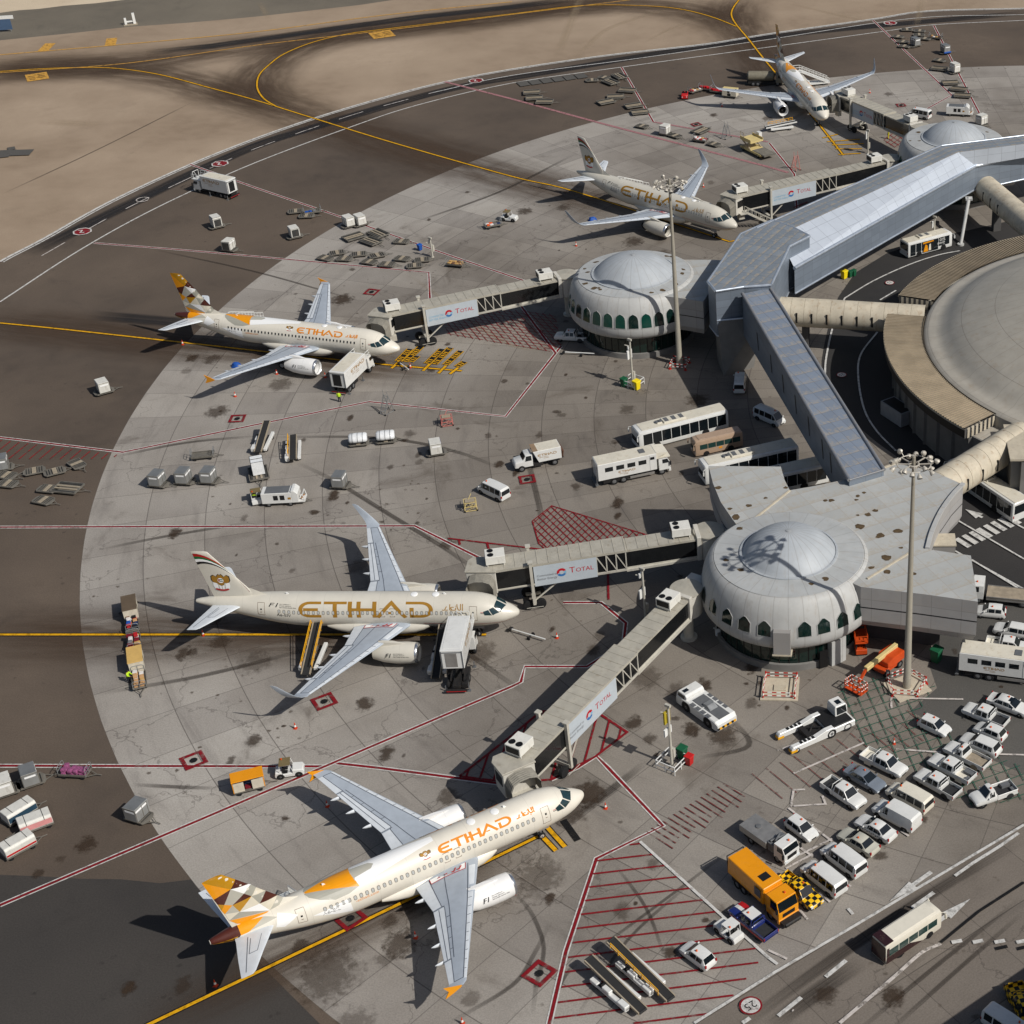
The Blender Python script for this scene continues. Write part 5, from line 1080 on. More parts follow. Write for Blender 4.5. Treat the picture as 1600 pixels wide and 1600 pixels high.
# ================================================================== BOARDING BRIDGES, MASTS, POLES
J_roof = mat('bridge roof sheet', (172, 167, 154), .6, .1, var=.1, scale=.8, dirt=.4, dcol=(126, 108, 82)); J_wall = mat('bridge pale wall', (196, 192, 182), .5, var=.06, dirt=.2); J_glass = mat('bridge dark glass', (26, 27, 28), .12, var=.1, spec=.6); J_sign = mat('sign panel', (178, 186, 192), .45, var=.04)
J_red = mat('sign red', (178, 24, 38), .4, var=0); J_blue = mat('sign blue', (52, 110, 168), .4, var=0); J_lb = mat('sign light blue', (120, 172, 200), .4, var=0); J_grey = mat('sign grey', (110, 112, 116), .5, var=0); J_bel = mat('bellows fabric', (132, 128, 118), .85, var=.15, scale=2); J_steel = mat('painted steel', (188, 184, 172), .5, .1, var=.08, dirt=.2); J_ac = mat('air conditioner white', (214, 212, 204), .5, var=.05, dirt=.2)
def bridge(pose, a_px, za, label, slogan, blue, stairs=False):
    c, s = math.cos(pose[2]), math.sin(pose[2]); dn = Vector((-s, c, 0)); door = Vector((pose[0] - 4.98 * c - 1.9 * s, pose[1] - 4.98 * s + 1.9 * c, 0))
    A = G(*a_px, za + 2.9); A.z = 0; B = door + dn * 3.3; d = A - B; L = d.length; az = math.atan2(d.y, d.x)
    t = empty('boarding_bridge', label, 'boarding bridge', 'boarding bridges to the airliners', (B.x, B.y, 0), az)
    z0 = 3.35; fz = lambda x: z0 + (za - z0) * x / L; RM = Matrix.Rotation(-az, 4, 'Z')
    xs = L * .62; W1, W2 = 1.5, 1.28; H = 2.75
    def sec(nm, x0, x1, w_, h, m, zo=0):
        b = MB(); b.loft([[(x, -w_, fz(x) + zo), (x, w_, fz(x) + zo), (x, w_, fz(x) + zo + h), (x, -w_, fz(x) + zo + h)] for x in (x0, x1)]); return b.build(nm, m, t)
    sec('outer_tunnel', 1.2, xs, W1, .28, J_steel, -.1); o = sec('outer_tunnel_roof', 1.0, xs + .1, W1 + .06, .3, J_roof, H - .15)
    sec('inner_tunnel', xs + .02, L - 1.2, W2, .26, J_steel, 0); o2 = sec('inner_tunnel_roof', xs + .1, L - 1.0, W2 + .05, .26, J_roof, H - .3)
    for ro, x0, x1, w_, zz in ((o, 1.2, xs, W1 + .06, H + .15), (o2, xs + .3, L - 1.2, W2 + .05, H - .04)):
        b = MB(); n = int((x1 - x0) / 1.25)
        for i in range(n + 1): x = x0 + (x1 - x0) * i / n; b.bar((x, -w_, fz(x) + zz + .015), (x, w_, fz(x) + zz + .015), .07, .05)
        b.build('roof_rib', J_roof, ro)
    def side(nm, x0, x1, w_, za_, zb, m, th=.06):
        for sd in (1, -1):
            b = MB(); b.loft([[(x, sd * w_ - th / 2, fz(x) + za_), (x, sd * w_ + th / 2, fz(x) + za_), (x, sd * w_ + th / 2, fz(x) + zb), (x, sd * w_ - th / 2, fz(x) + zb)] for x in (x0, x1)]); b.build(nm, m, t)
    xg, xg2 = L * .215, L * .49
    side('glazing', 1.4, xg, W1 - .06, .18, H - .16, J_glass); side('glazing', xg2, xs, W1 - .12, .18, H - .16, J_glass); side('glazing', xs + .05, L - 1.3, W2 - .06, .26, H - .3, J_glass); side('sign_panel', xg, xg2, W1 + .02, -.25, H - .12, J_sign)
    for sd in (1, -1):
        b = MB(); y = sd * (W1 - .05)
        xs_ = [xg2, xg2 + (xs - xg2) / 3, xg2 + (xs - xg2) * 2 / 3, xs]
        for x in xs_: b.bar((x, y, fz(x) + .1), (x, y, fz(x) + H - .1), .14)
        for x, x2 in zip(xs_[:-1], xs_[1:]): b.bar((x, y, fz(x) + H - .2), (x2, y, fz(x2) + .2), .11)
        b.bar((xg2, y, fz(xg2) + .12), (xs, y, fz(xs) + .12), .16); b.build('truss_frame', J_steel, t)
        b = MB(); b.bar((xs, sd * (W2 + .1), fz(xs) - .12), (L - 1.3, sd * (W2 + .1), fz(L) - .12), .2, .3); b.bar((1.2, sd * W1, fz(1) + .06), (xg, sd * W1, fz(xg) + .06), .1, .16); b.build('side_rail', J_steel, t)
        # sign lettering
        xm = (xg + xg2) / 2; hw = (xg2 - xg) / 2; u = Vector((1, 0, (za - z0) / L)).normalized() * (1 if sd < 0 else -1); v = Vector((0, 0, 1)); yy = sd * (W1 + .065)
        def at(f, zz): x = xm + (f * hw if sd < 0 else -f * hw); return Vector((x, yy, fz(x) + zz))
        b = MB(); flat_text(b, 'T', at(.12, .95), u, v, .8); wT = text_polys('T', .8)[1]; flat_text(b, 'OTAL', at(.12, .95) + u * (wT + .08), u, v, .58); b.build('sign_lettering', J_red, t, fix=False)
        k = .58
        for m_, P in ((J_red, arc(0, 0, k, k, 20, 200, 10) + arc(.0, .05, k * .45, k * .35, 200, 20, 8)), (J_blue, arc(0, 0, k, k, 205, 330, 8) + arc(.02, -.03, k * .5, k * .42, 330, 205, 8)), (J_lb, arc(.02, 0, k * .95, k * .9, -25, 15, 4) + arc(.05, .02, k * .4, k * .4, 15, -25, 4))):
            b = MB(); b.poly([at(-.13, 1.22) + u * q[0] + v * q[1] for q in P]); b.build('sign_emblem', m_, t, fix=False)
        b = MB(); T1, T2 = ('COMMITTED TO', 'BETTER ENERGY') if slogan else ('Committed to', 'Better Energy')
        flat_text(b, T1, at(-.92, 1.05), u, v, .3); flat_text(b, T2, at(-.92, .55), u, v, .3); b.build('slogan_lettering', J_lb if blue else J_grey, t, fix=False)
    # lift column and wheels
    x = xg - .3
    for sd in (1, -1):
        b = MB(); b.bar((x, sd * (W1 + .28), .9), (x, sd * (W1 + .28), fz(x) + H + .7), .38, .34).box(x - .3, x + .3, sd * (W1 + .28) - .3, sd * (W1 + .28) + .3, fz(x) + H + .62, fz(x) + H + .8); b.build('lift_column', J_steel, t)
    b = MB(); b.bar((x, -1.8, 1.15), (x, 1.8, 1.15), .45, .4).bar((x, -1.5, fz(x) - .25), (x, 1.5, fz(x) - .25), .3).bar((x - .9, -.9, .62), (x + .9, -.9, .62), .3).bar((x - .9, .9, .62), (x + .9, .9, .62), .3).bar((x, -1.6, 1.3), (x + 3.5, -.8, fz(x) - .1), .14).bar((x, 1.6, 1.3), (x + 3.5, .8, fz(x) - .1), .14).bar((x - 1, -2.2, .75), (x + 1, -2.2, .75), .05); b.build('wheel_bogie', J_steel, t)
    for sx in (-.75, .75):
        for sy in (-1.35, 1.35): b = MB(); b.lathe([(.02, -.25), (.35, -.26), (.62, -.22), (.66, 0), (.62, .22), (.35, .26), (.02, .25)], 20, (x + sx, sy, .66), 'y'); b.build('wheel', A_tyre, t, smooth=40)
    # rotunda at the building end
    b = MB(); b.lathe([(1.75, za - .35), (1.75, za + 2.75)], 28, (L, 0, 0)); b.build('rotunda', J_wall, t, smooth=40)
    b = MB(); b.lathe([(1.75, za + 2.75), (1.9, za + 2.76), (1.9, za + 2.9), (.02, za + 3.05)], 32, (L, 0, 0)); b.build('rotunda_roof', J_roof, t, smooth=30)
    b = MB(); b.lathe([(1.0, 0), (1.0, .25), (.62, .3), (.62, za - .35)], 20, (L, 0, 0)); b.build('rotunda_column', J_steel, t, smooth=30)
    b = MB(); b.box(L - 1.7, L - 1.15, -1.55, 1.55, za - .35, za + 3.0); b.build('portal_frame', J_wall, t, bevel=.05)
    b = MB(); b.box(L + 1, L + 3.2, -1.3, 1.3, za - .2, za + 2.7); b.build('link_passage', J_wall, t)
    def ac(x, y, rz, zb, nm='air_conditioner'):
        b = MB(); b.box(-1.15, 1.15, -.95, .95, .28, 1.35); b.box(-1.0, -.9, -.9, .9, 0, .28).box(.9, 1.0, -.9, .9, 0, .28); o = b.build(nm, J_ac, t, bevel=.03, loc=(x, y, zb), rz=rz)
        for k in (-.45, .45):
            b = MB(); b.lathe([(.36, 1.36), (.36, 1.42), (.3, 1.42), (.28, 1.37), (.01, 1.37)], 16, (.5, k, 0)); b.build('fan', A_dark, o, smooth=30)
        MB().box(1.15, 1.17, -.8, .8, .45, 1.2).build('grille', A_dark, o)
    ac(L - 3.4, .2, math.pi, za + H - .1)
    # cab and bellows turned to the airliner door
    ca = pose[2] + math.pi / 2 - az; cab = empty('cab', loc=(0, 0, 0), rz=ca + math.pi); cab.parent = t   # +x of the cab faces the door
    b = MB(); b.prism([(-1.6, -1.3), (-.9, -1.75), (1.3, -1.75), (1.3, 1.75), (-.9, 1.75), (-1.6, 1.3)], z0 - .25, z0 + 2.75); b.build('cab_wall', J_wall, cab, bevel=.06)
    b = MB(); b.prism([(-1.75, -1.4), (-1, -1.9), (1.4, -1.85), (1.4, 1.85), (-1, 1.9), (-1.75, 1.4)], z0 + 2.76, z0 + 2.96); b.build('cab_roof', J_roof, cab, bevel=.03)
    for y in (-1.77, 1.77): MB().box(-.6, .9, y - .02, y + .02, z0 + 1.0, z0 + 2.2).build('cab_window', J_glass, cab)
    b = MB(); n = 6
    for i in range(n):
        for x, k in ((1.3 + i * .26, 0), (1.42 + i * .26, .1), (1.56 + i * .26, 0)):
            pass
    R = []
    for i in range(2 * n + 1):
        x = 1.3 + i * .125; k = .07 if i % 2 else 0; dr = i * .02
        R.append([(x, -1.6 - k, z0 - .1), (x, -1.6 - k, z0 + 1.7 - dr), (x - .05, -1.25 - k, z0 + 2.35 + k - dr), (x - .08, -.5, z0 + 2.62 + k - dr), (x - .08, .5, z0 + 2.62 + k - dr), (x - .05, 1.25 + k, z0 + 2.35 + k - dr), (x, 1.6 + k, z0 + 1.7 - dr), (x, 1.6 + k, z0 - .1)])
    b.loft(R, closed=False, caps=False); b.build('bellows', J_bel, cab, fix=False)
    MB().box(1.2, 2.7, -1.4, 1.4, z0 - .3, z0 - .12).build('apron_floor', J_steel, cab)
    ac(1.6, .3, math.pi, z0 + 2.95)
    b = MB(); b.box(.2, 1.3, -2.0, -1.2, z0 - 1.2, z0 - .3); b.build('control_box', J_steel, t)
    if stairs:
        b = MB(); p0, p1 = Vector((1.5, -2.1, z0)), Vector((6.5, -2.6, .2))
        for dy in (-.5, .5):
            b.bar(p0 + Vector((0, dy, 0)), p1 + Vector((0, dy, 0)), .1, .25); b.bar(p0 + Vector((0, dy, 1.0)), p1 + Vector((0, dy, 1.0)), .07)
            for i in range(8): q = p0.lerp(p1, i / 7) + Vector((0, dy, 0)); b.bar(q, q + Vector((0, 0, 1)), .06)
        for i in range(14): q = p0.lerp(p1, i / 13); b.box(q.x - .14, q.x + .14, q.y - .5, q.y + .5, q.z - .03, q.z + .02)
        b.box(.2, 1.6, -2.7, -1.6, z0 - .1, z0); b.build('service_stair', J_steel, t)
    return t
bridge(PL['D'], (1072, 919), 4.2, 'boarding bridge running diagonally to the nearest airliner, grey slogan on its sign panel', 0, False)
bridge(PL['C'], (1107, 828), 4.2, 'boarding bridge from the nearest satellite to the nose of the huge gold-titled airliner', 0, False)
bridge(PL['B'], (884, 428), 4.2, 'boarding bridge from the arched-window satellite to the airliner with dark cabin windows', 1, True)
bridge(PL['A'], (1392, 246), 4.2, 'boarding bridge with an open service stair, half hidden behind the silver corridor', 1, True, True)
bridge(PL['Z'], (1438, 196), 4.2, 'boarding bridge to the farthest airliner beside the farthest dome', 1, True)
# ---------------- floodlight masts
M_pole = mat('mast steel', (160, 154, 140), .5, .25, var=.06, scale=.3); M_lamp = mat('floodlight housing', (186, 180, 168), .5, .2, var=.08); M_len = mat('floodlight glass', (60, 62, 66), .1, var=0); M_rw = mat('barrier red', (176, 36, 26), .5, var=0); M_wb = mat('barrier white', (222, 220, 214), .5, var=.05)
def mast(px, h, label, pad=False):
    p = G(*px, 0); t = empty('floodlight_mast', label, 'light mast', 'tall floodlight masts', (p.x, p.y, 0)); rr = random.Random(int(px[0]))
    b = MB(); b.lathe([(.6, 0), (.6, .12), (.48, .15), (.46, 1.6), (.43, 1.65), (.18, h - 1), (.18, h + .4), (.02, h + .45)], 20); b.build('pole', M_pole, t, smooth=40)
    b = MB(); b.lathe([(.5, h - .75), (.62, h - .7), (.62, h - .45), (.5, h - .4)], 16)
    b.lathe([(1.75, h - .5), (1.82, h - .45), (1.75, h - .4), (1.68, h - .45), (1.75, h - .5)], 24)
    for i in range(8): a = i * math.pi / 4; b.bar((.4 * math.cos(a), .4 * math.sin(a), h - .5), (1.75 * math.cos(a), 1.75 * math.sin(a), h - .45), .1)
    b.build('head_frame', M_lamp, t, smooth=30)
    for i in range(18):
        a = i * 2 * math.pi / 18 + rr.uniform(-.08, .08); r = 1.9 if i % 2 else 2.35; z = h - .45 + (.35 if i % 3 == 0 else -.2); d = Vector((math.cos(a), math.sin(a), 0)); dd = (d * .75 + Vector((0, 0, -.65))).normalized(); q = d * r + Vector((0, 0, z))
        b = MB(); b.tube(q - dd * .3, q - dd * .05, .12, .25, 10).tube(q - dd * .05, q + dd * .18, .25, .29, 12); b.tube(q + dd * .17, q + dd * .19, .26, .26, 12, 1); b.bar(d * 1.7 + Vector((0, 0, h - .45)), q - dd * .1, .07); b.build('floodlight', [M_lamp, M_len], t, smooth=40)
    if pad:
        b = MB(); b.box(-2.1, 2.1, -1.9, 1.9, .06, .2); b.build('concrete_pad', B_cream, t, rz=.5)
    return t
mast((1062, 570), 29.4, 'thin tall floodlight mast rising in front of the arched-window satellite'); mast((1417, 1075), 29.9, 'thick floodlight mast ringed by a red and white barrier beside the orange boom lift', True)
def barrier(px, r, n, label, rz=.5, s=1.0):
    p = G(*px, 0); t = empty('safety_barrier', label, 'barrier', loc=(p.x, p.y, 0), rz=rz); C = [(r * math.cos(i * 2 * math.pi / n), r * s * math.sin(i * 2 * math.pi / n)) for i in range(n)]
    for i in range(n):
        a, c = Vector((*C[i], 0)), Vector((*C[(i + 1) % n], 0))
        b = MB(); b.bar(a, a + Vector((0, 0, 1.1)), .12, m=0); b.box(a.x - .2, a.x + .2, a.y - .2, a.y + .2, .0, .12, 0); b.box(a.x - .08, a.x + .08, a.y - .08, a.y + .08, .5, .8, 1); b.build('post', [M_rw, M_wb], t)
        k = 7
        for z in (.95, .5):
            b = MB()
            for j in range(k): b.bar(a.lerp(c, j / k) + Vector((0, 0, z)), a.lerp(c, (j + 1) / k) + Vector((0, 0, z)), .07, .1, j % 2)
            b.build('rail', [M_rw, M_wb], t)
    return t
barrier((1416, 1073), 2.3, 5, 'red and white barrier round the foot of the thick floodlight mast', .2); barrier((1062, 572), 1.7, 4, 'red and white barrier round the foot of the thin tall mast', .6); 
barrier((1219, 1077), 2.5, 4, 'red and white barrier round a pale concrete slab below the nearest satellite', .72, 1)
p = G(1219, 1077); o = MB().box(-2.1, 2.1, -2.1, 2.1, .03, .16).box(-.7, .7, -.5, .5, .16, .3).build('concrete_slab', B_cream, loc=(p.x, p.y, 0), rz=-.05); tag(o, 'pale concrete slab with a pit cover inside a red and white barrier', 'slab')
# ---------------- stand poles with boards and cameras
M_white = mat('white enamel', (224, 224, 220), .4, var=.05, dirt=.1); M_yb = mat('yellow sign back', (168, 150, 40), .5, var=.05); M_scr = mat('dark screen', (24, 26, 30), .2, var=0); M_gal = mat('galvanised steel', (150, 152, 152), .45, .5, var=.12)
def stand_pole(px, h, label, boards, cage=True, rz=2.6):
    p = G(*px, 0); t = empty('guidance_pole', label, 'pole', 'guidance poles beside the stands', (p.x, p.y, 0), rz)
    b = MB(); b.lathe([(.28, 0), (.28, .1), (.15, .12), (.13, h), (.02, h + .02)], 12); b.box(-.22, .22, -.5, -.12, 1.0, 2.2); b.build('post', J_steel, t, smooth=40)
    for z, w_, hh, m in boards:
        b = MB(); b.box(.16, .34, -w_ / 2, w_ / 2, z, z + hh); b.box(.34, .36, -w_ / 2 + .06, w_ / 2 - .06, z + .06, z + hh - .06, 1); b.box(.05, .17, -.1, .1, z + .1, z + hh - .1, 0); b.build('display_board', [m, M_scr], t)
    b = MB(); b.box(-.3, .35, -.14, .14, h, h + .3).tube((0, 0, h - .9), (.7, .4, h - .7), .07, n=8); b.build('camera_arm', J_steel, t)
    if cage:
        b = MB()
        for z in (.5, 1.1):
            for q, r in zip([(-1.2, -1.2), (1.2, -1.2), (1.2, 1.2), (-1.2, 1.2)], [(1.2, -1.2), (1.2, 1.2), (-1.2, 1.2), (-1.2, -1.2)]): b.bar((*q, z), (*r, z), .08)
        for q in [(-1.2, -1.2), (1.2, -1.2), (1.2, 1.2), (-1.2, 1.2), (0, -1.2), (0, 1.2), (1.2, 0), (-1.2, 0)]: b.bar((*q, 0), (*q, 1.1), .08)
        b.build('guard_cage', M_white, t)
    return t
stand_pole((1050, 1196), 8.0, 'pole with a yellow backed board inside a white cage, by a green bin', [(5.8, 1.0, 1.6, M_yb), (4.2, 1.2, .9, M_white)])
stand_pole((989, 602), 7.4, 'leaning-topped pole with white boards in a cage beside a bright yellow bin', [(4.4, 1.1, 1.4, M_white), (6.0, .6, .5, M_white)])
stand_pole((1009, 968), 7.2, 'pole with a white tray standing under the shadow of the nearest satellite', [(3.2, 1.1, 1.2, M_white), (6.1, .7, .6, M_white)], False)
stand_pole((1356, 240), 4.6, 'short pole with two white boards in front of the yellow stop bars', [(3.0, .9, 1.5, M_white)], False)
stand_pole((1459, 384), 5.2, 'pole with a small white sign beside the advert bus under the corridor', [(3.4, .9, 1.2, M_white)], False)
stand_pole((676, 402), 3.4, 'slim grey pole beside a blue bin near a red-edged line', [(2.6, .5, .6, M_gal)], False)
# ================================================================== VEHICLES
def car_paint(nm, c): return mat(nm, c, .28, 0, var=.04, scale=.8, dirt=.1, coat=.4, dcol=(150, 138, 118))
V_w = car_paint('white car paint', (214, 214, 210)); V_s = car_paint('silver car paint', (168, 174, 178)); V_bg = car_paint('blue grey car paint', (112, 120, 130)); V_be = car_paint('beige silver car paint', (186, 184, 170)); V_tan = car_paint('tan bus paint', (168, 144, 122)); V_mar = car_paint('maroon bus paint', (48, 26, 28)); V_cr = car_paint('cream bus paint', (218, 212, 196)); V_yel = car_paint('orange yellow paint', (226, 146, 10)); V_navy = car_paint('navy paint', (30, 44, 110)); V_dr = car_paint('bright red paint', (178, 26, 30))
V_glass = mat('vehicle glass', (20, 26, 30), .06, var=0, spec=.8); V_gg = mat('greenish vehicle glass', (38, 62, 58), .08, var=0, spec=.8); V_blk = mat('black plastic', (24, 24, 25), .55, var=.1); V_grey = mat('grey plastic', (96, 98, 100), .6, var=.1); V_lamp = mat('headlamp', (206, 212, 214), .12, var=0); V_tail = mat('tail lamp', (150, 14, 14), .25, var=0); V_amb = mat('amber beacon', (206, 84, 20), .3, var=0); V_hub = mat('wheel rim', (136, 138, 140), .35, .6, var=0); V_bed = mat('bed liner', (42, 43, 45), .7, var=.2, scale=3); V_roof = mat('dusty white roof', (206, 200, 184), .5, var=.06, dirt=.45, scale=.9, dcol=(160, 138, 104)); V_metal = mat('bare aluminium', (160, 158, 154), .38, .55, var=.12, dirt=.25); V_chs = mat('truck chassis', (38, 37, 37), .65, .2, var=.2, dirt=.3); V_board = mat('bed boards', (150, 138, 120), .8, var=.2, dirt=.3)
def checks():
    m = bpy.data.materials.new('black and yellow checks'); t = NT(m); o = t.obj(); c = t.n('ShaderNodeTexChecker'); c.inputs['Scale'].default_value = 2.2; t.put(c.inputs['Vector'], t.scale(o, (1, 1, 1), (.07, .05, .03))); c.inputs['Color1'].default_value = lin((232, 184, 20)); c.inputs['Color2'].default_value = lin((20, 20, 20)); t.col(c.outputs['Color']); t.b.inputs['Roughness'].default_value = .35; return m
V_chk = checks()
def wheel(par, x, y, r, wd=.2, dual=False):
    b = MB(); sg = 1 if y > 0 else -1; w0 = wd * (2 if dual else 1)
    b.lathe([(r * .6, -w0 / 2), (r * .92, -w0 / 2), (r, -w0 / 3), (r, w0 / 3), (r * .92, w0 / 2), (r * .6, w0 / 2)], 18, (x, y - sg * w0 / 2, r), 'y', 0)
    b.lathe([(.01, sg * (w0 / 2 - .02)), (r * .25, sg * (w0 / 2 - .01)), (r * .6, sg * (w0 / 2 - .05))], 14, (x, y - sg * w0 / 2, r), 'y', 1); b.lathe([(.01, -sg * w0 / 2), (r * .6, -sg * w0 / 2)], 10, (x, y - sg * w0 / 2, r), 'y', 0)
    return b.build('wheel', [A_tyre, V_hub], par, smooth=40)
def arch(b, x, y, r, m):
    n = 14; sg = 1 if y > 0 else -1; P = [(x + r * math.cos(math.pi * i / n), y + sg * .006, r * .86 + r * math.sin(math.pi * i / n)) for i in range(n + 1)] + [(x - r, y + sg * .006, .2), (x + r, y + sg * .006, .2)]
    b.poly(P if sg > 0 else P[::-1], m)
def ring(x, zb, wb, zs, ws, zr, wr): return [(x, -wb * .92, zb), (x, -wb, zb + .14), (x, -(wb + ws) / 2 - .015, (zb + zs) / 2 + .05), (x, -ws, zs), (x, -wr, zr - .05), (x, -wr * .72, zr), (x, wr * .72, zr), (x, wr, zr - .05), (x, ws, zs), (x, (wb + ws) / 2 + .015, (zb + zs) / 2 + .05), (x, wb, zb + .14), (x, wb * .92, zb)]
def car(name, label_cat, paint_, st, wheels, r, panes, bed=None, beacon=True, roofm=None, wind=True, group=None, glassm=None, mirrors=None, lampz=None, rails=False):
    """st: stations (x, zb, wb, zs, ws, zr, wr) from tail to nose; panes: (i, j) pairs of stations joined by glass on both sides;
    the first and last cabin stations carry the rear and front screens"""
    t = empty(name, None, label_cat, group); gm = glassm or V_glass
    b = MB(); b.loft([ring(*s) for s in st])
    for x, y in wheels: arch(b, x, y, r * 1.2, 1)
    body = b.build('body', [paint_, V_blk], t, smooth=32, fix=True)
    for x, y in wheels: wheel(t, x, y + (.02 if y > 0 else -.02), r)
    def quad(nm, P, off):
        P = [Vector(p) for p in P]; n = (P[1] - P[0]).cross(P[2] - P[0]).normalized(); c = sum(P, Vector()) / 4
        if n.dot(c - Vector((c.x * .5, 0, .7))) < 0: n = -n
        b = MB(); b.poly([p + n * off for p in P]); b.build(nm, gm, t, fix=False)
    f = lambda A, B_, k: tuple(A[i] + (B_[i] - A[i]) * k for i in range(3))
    for i, j, a, e in panes:
        A, B_ = ring(*st[i]), ring(*st[j])
        for q, w_ in ((3, 4), (8, 7)):
            p0, p1 = f(A[q], B_[q], a), f(A[q], B_[q], e); u0, u1 = f(A[w_], B_[w_], a), f(A[w_], B_[w_], e)
            quad('side_window', [f(p0, u0, .1), f(p1, u1, .1), f(p1, u1, .88), f(p0, u0, .88)], .014)
    for i, j, nm in wind or ():
        (xa, wa, za), (xb, wb_, zb_) = [(q[0], q[6], q[5]) for q in (st[i], st[j])]
        quad(nm, [(xa + (xb - xa) * k, y * (wa + (wb_ - wa) * k) * .9, za + (zb_ - za) * k) for k, y in ((.05, -1), (.05, 1), (.94, 1), (.94, -1))], .025)
    xn, xt = st[-1][0], st[0][0]; wn = st[-1][4]; lz = lampz or .68
    for sg in (1, -1):
        hz = st[-1][5]; b = MB(); b.box(xn - .1, xn + .03, sg * wn * .86 - .15, sg * wn * .86 + .15, hz - .17, hz - .03); b.build('headlight', V_lamp, t, bevel=.03)
        b = MB(); wt = st[0][4]; b.box(xt - .015, xt + .12, sg * wt * .93 - .09, sg * wt * .93 + .09, lz, lz + .34); b.build('tail_light', V_tail, t, bevel=.02)
        if mirrors: b = MB(); b.box(mirrors[0] - .06, mirrors[0] + .06, sg * (mirrors[1] + .04) - .1, sg * (mirrors[1] + .04) + .1, mirrors[2], mirrors[2] + .16); b.build('mirror', paint_, t, bevel=.03)
    b = MB(); b.box(xn - .03, xn + .012, -wn * .5, wn * .5, .42, .58); b.build('grille', V_blk, t)
    if beacon:
        xr = beacon if isinstance(beacon, float) else 0; zr = max(s[5] for s in st); b = MB(); b.lathe([(.1, -.02), (.1, .12), (.05, .16), (.01, .17)], 10, (xr, .25, zr)); b.build('beacon', V_amb, t, smooth=40)
    return t
def st_car(L, W, zh, zr, cab, hoodx, boot=None, zb=.26):
    """cab: (x rear screen base, x roof rear, x roof front, x cowl)"""
    w2 = W / 2; h = L / 2; rb, rr, rf, cw = cab; zs = zh
    S = [(-h, zb + .12, w2 * .82, zs - .28, w2 * .86, zs - .2, w2 * .74), (-h + .1, zb + .04, w2 * .9, zs - .04, w2 * .93, (boot or zs) , w2 * .8)]
    if boot: S += [(rb, zb, w2 * .98, zs + .0, w2 * .96, boot + .03, w2 * .84)]
    else: S += [(rb, zb, w2 * .95, zs, w2 * .95, zs + .05, w2 * .84)]
    S += [(rr, zb, w2, zs + .02, w2 * .97, zr - .03, w2 * .7), ((rr + rf) / 2, zb, w2, zs + .01, w2 * .97, zr, w2 * .72), (rf, zb, w2, zs, w2 * .97, zr - .03, w2 * .7), (cw, zb, w2, zs - .03, w2 * .97, zs + .04, w2 * .86), ((cw + h) / 2, zb, w2, zs - .08, w2 * .95, zs - .03, w2 * .82), (h - .25, zb + .02, w2 * .97, zs - .15, w2 * .92, zs - .12, w2 * .82), (h - .06, zb + .08, w2 * .9, zs - .26, w2 * .86, zs - .2, w2 * .76), (h, zb + .14, w2 * .84, zs - .34, w2 * .8, zs - .29, w2 * .7)]
    return S
W4 = lambda a, c, y: [(a, y), (a, -y), (c, y), (c, -y)]
SIDE = [(2, 3, .5, 1), (3, 4, .06, .94), (4, 5, .04, .96), (5, 6, .02, .7)]
def hatch_car(nm='hatchback_car', p=None, L=3.65): return car(nm, 'car', p or V_w, st_car(L, 1.64, .92, 1.52, (-L / 2 + .16, -L / 2 + .5, .25, .95), 0), W4(L / 2 - .68, -L / 2 + .6, .8), .29, [(3, 4, .06, .94), (4, 5, .04, .96), (5, 6, .02, .66)], wind=[(2, 3, 'rear_screen'), (6, 5, 'windscreen')], beacon=-.2, mirrors=(.75, .82, .95), group='white cars in the staff car park')
def sedan(p=None, L=4.7, nm='sedan_car'): return car(nm, 'car', p or V_w, st_car(L, 1.8, .92, 1.45, (-L / 2 + .75, -L / 2 + 1.35, .25, 1.1), 0, .96), W4(L / 2 - .86, -L / 2 + .95, .89), .31, [(2, 3, .45, 1), (3, 4, .06, .94), (4, 5, .04, .96), (5, 6, .02, .66)], wind=[(2, 3, 'rear_screen'), (6, 5, 'windscreen')], beacon=-.2, mirrors=(.85, .9, .92), group='white cars in the staff car park')
def wagon(p=None, L=4.6): return car('estate_car', 'car', p or V_w, st_car(L, 1.8, .96, 1.6, (-L / 2 + .18, -L / 2 + .5, .35, 1.1), 0), W4(L / 2 - .85, -L / 2 + .85, .89), .32, [(3, 4, .04, .46), (3, 4, .52, .96), (4, 5, .04, .96), (5, 6, .02, .66)], wind=[(2, 3, 'rear_screen'), (6, 5, 'windscreen')], beacon=.0, mirrors=(.85, .9, .98), group='white cars in the staff car park')
def van_st(L, W, zr, cw, nose): w2 = W / 2; h = L / 2; return [(-h, .4, w2 * .9, .95, w2 * .95, 1.05, w2 * .93), (-h + .03, .36, w2 * .95, 1.02, w2 * .97, zr - .2, w2 * .84), (-h + .25, .32, w2 * .98, 1.02, w2, zr, w2 * .82), (-.2, .3, w2, 1.02, w2, zr + .03, w2 * .84), (cw - .75, .3, w2, 1.0, w2, zr - .03, w2 * .8), (cw, .3, w2, .98, w2 * .98, 1.08, w2 * .88), ((cw + h) / 2, .3, w2, .92, w2 * .95, 1.0, w2 * .84), (h - .16, .32, w2 * .97, .86, w2 * .92, .92, w2 * .82), (h, .4, w2 * .88, .74, w2 * .84, .8, w2 * .72)]
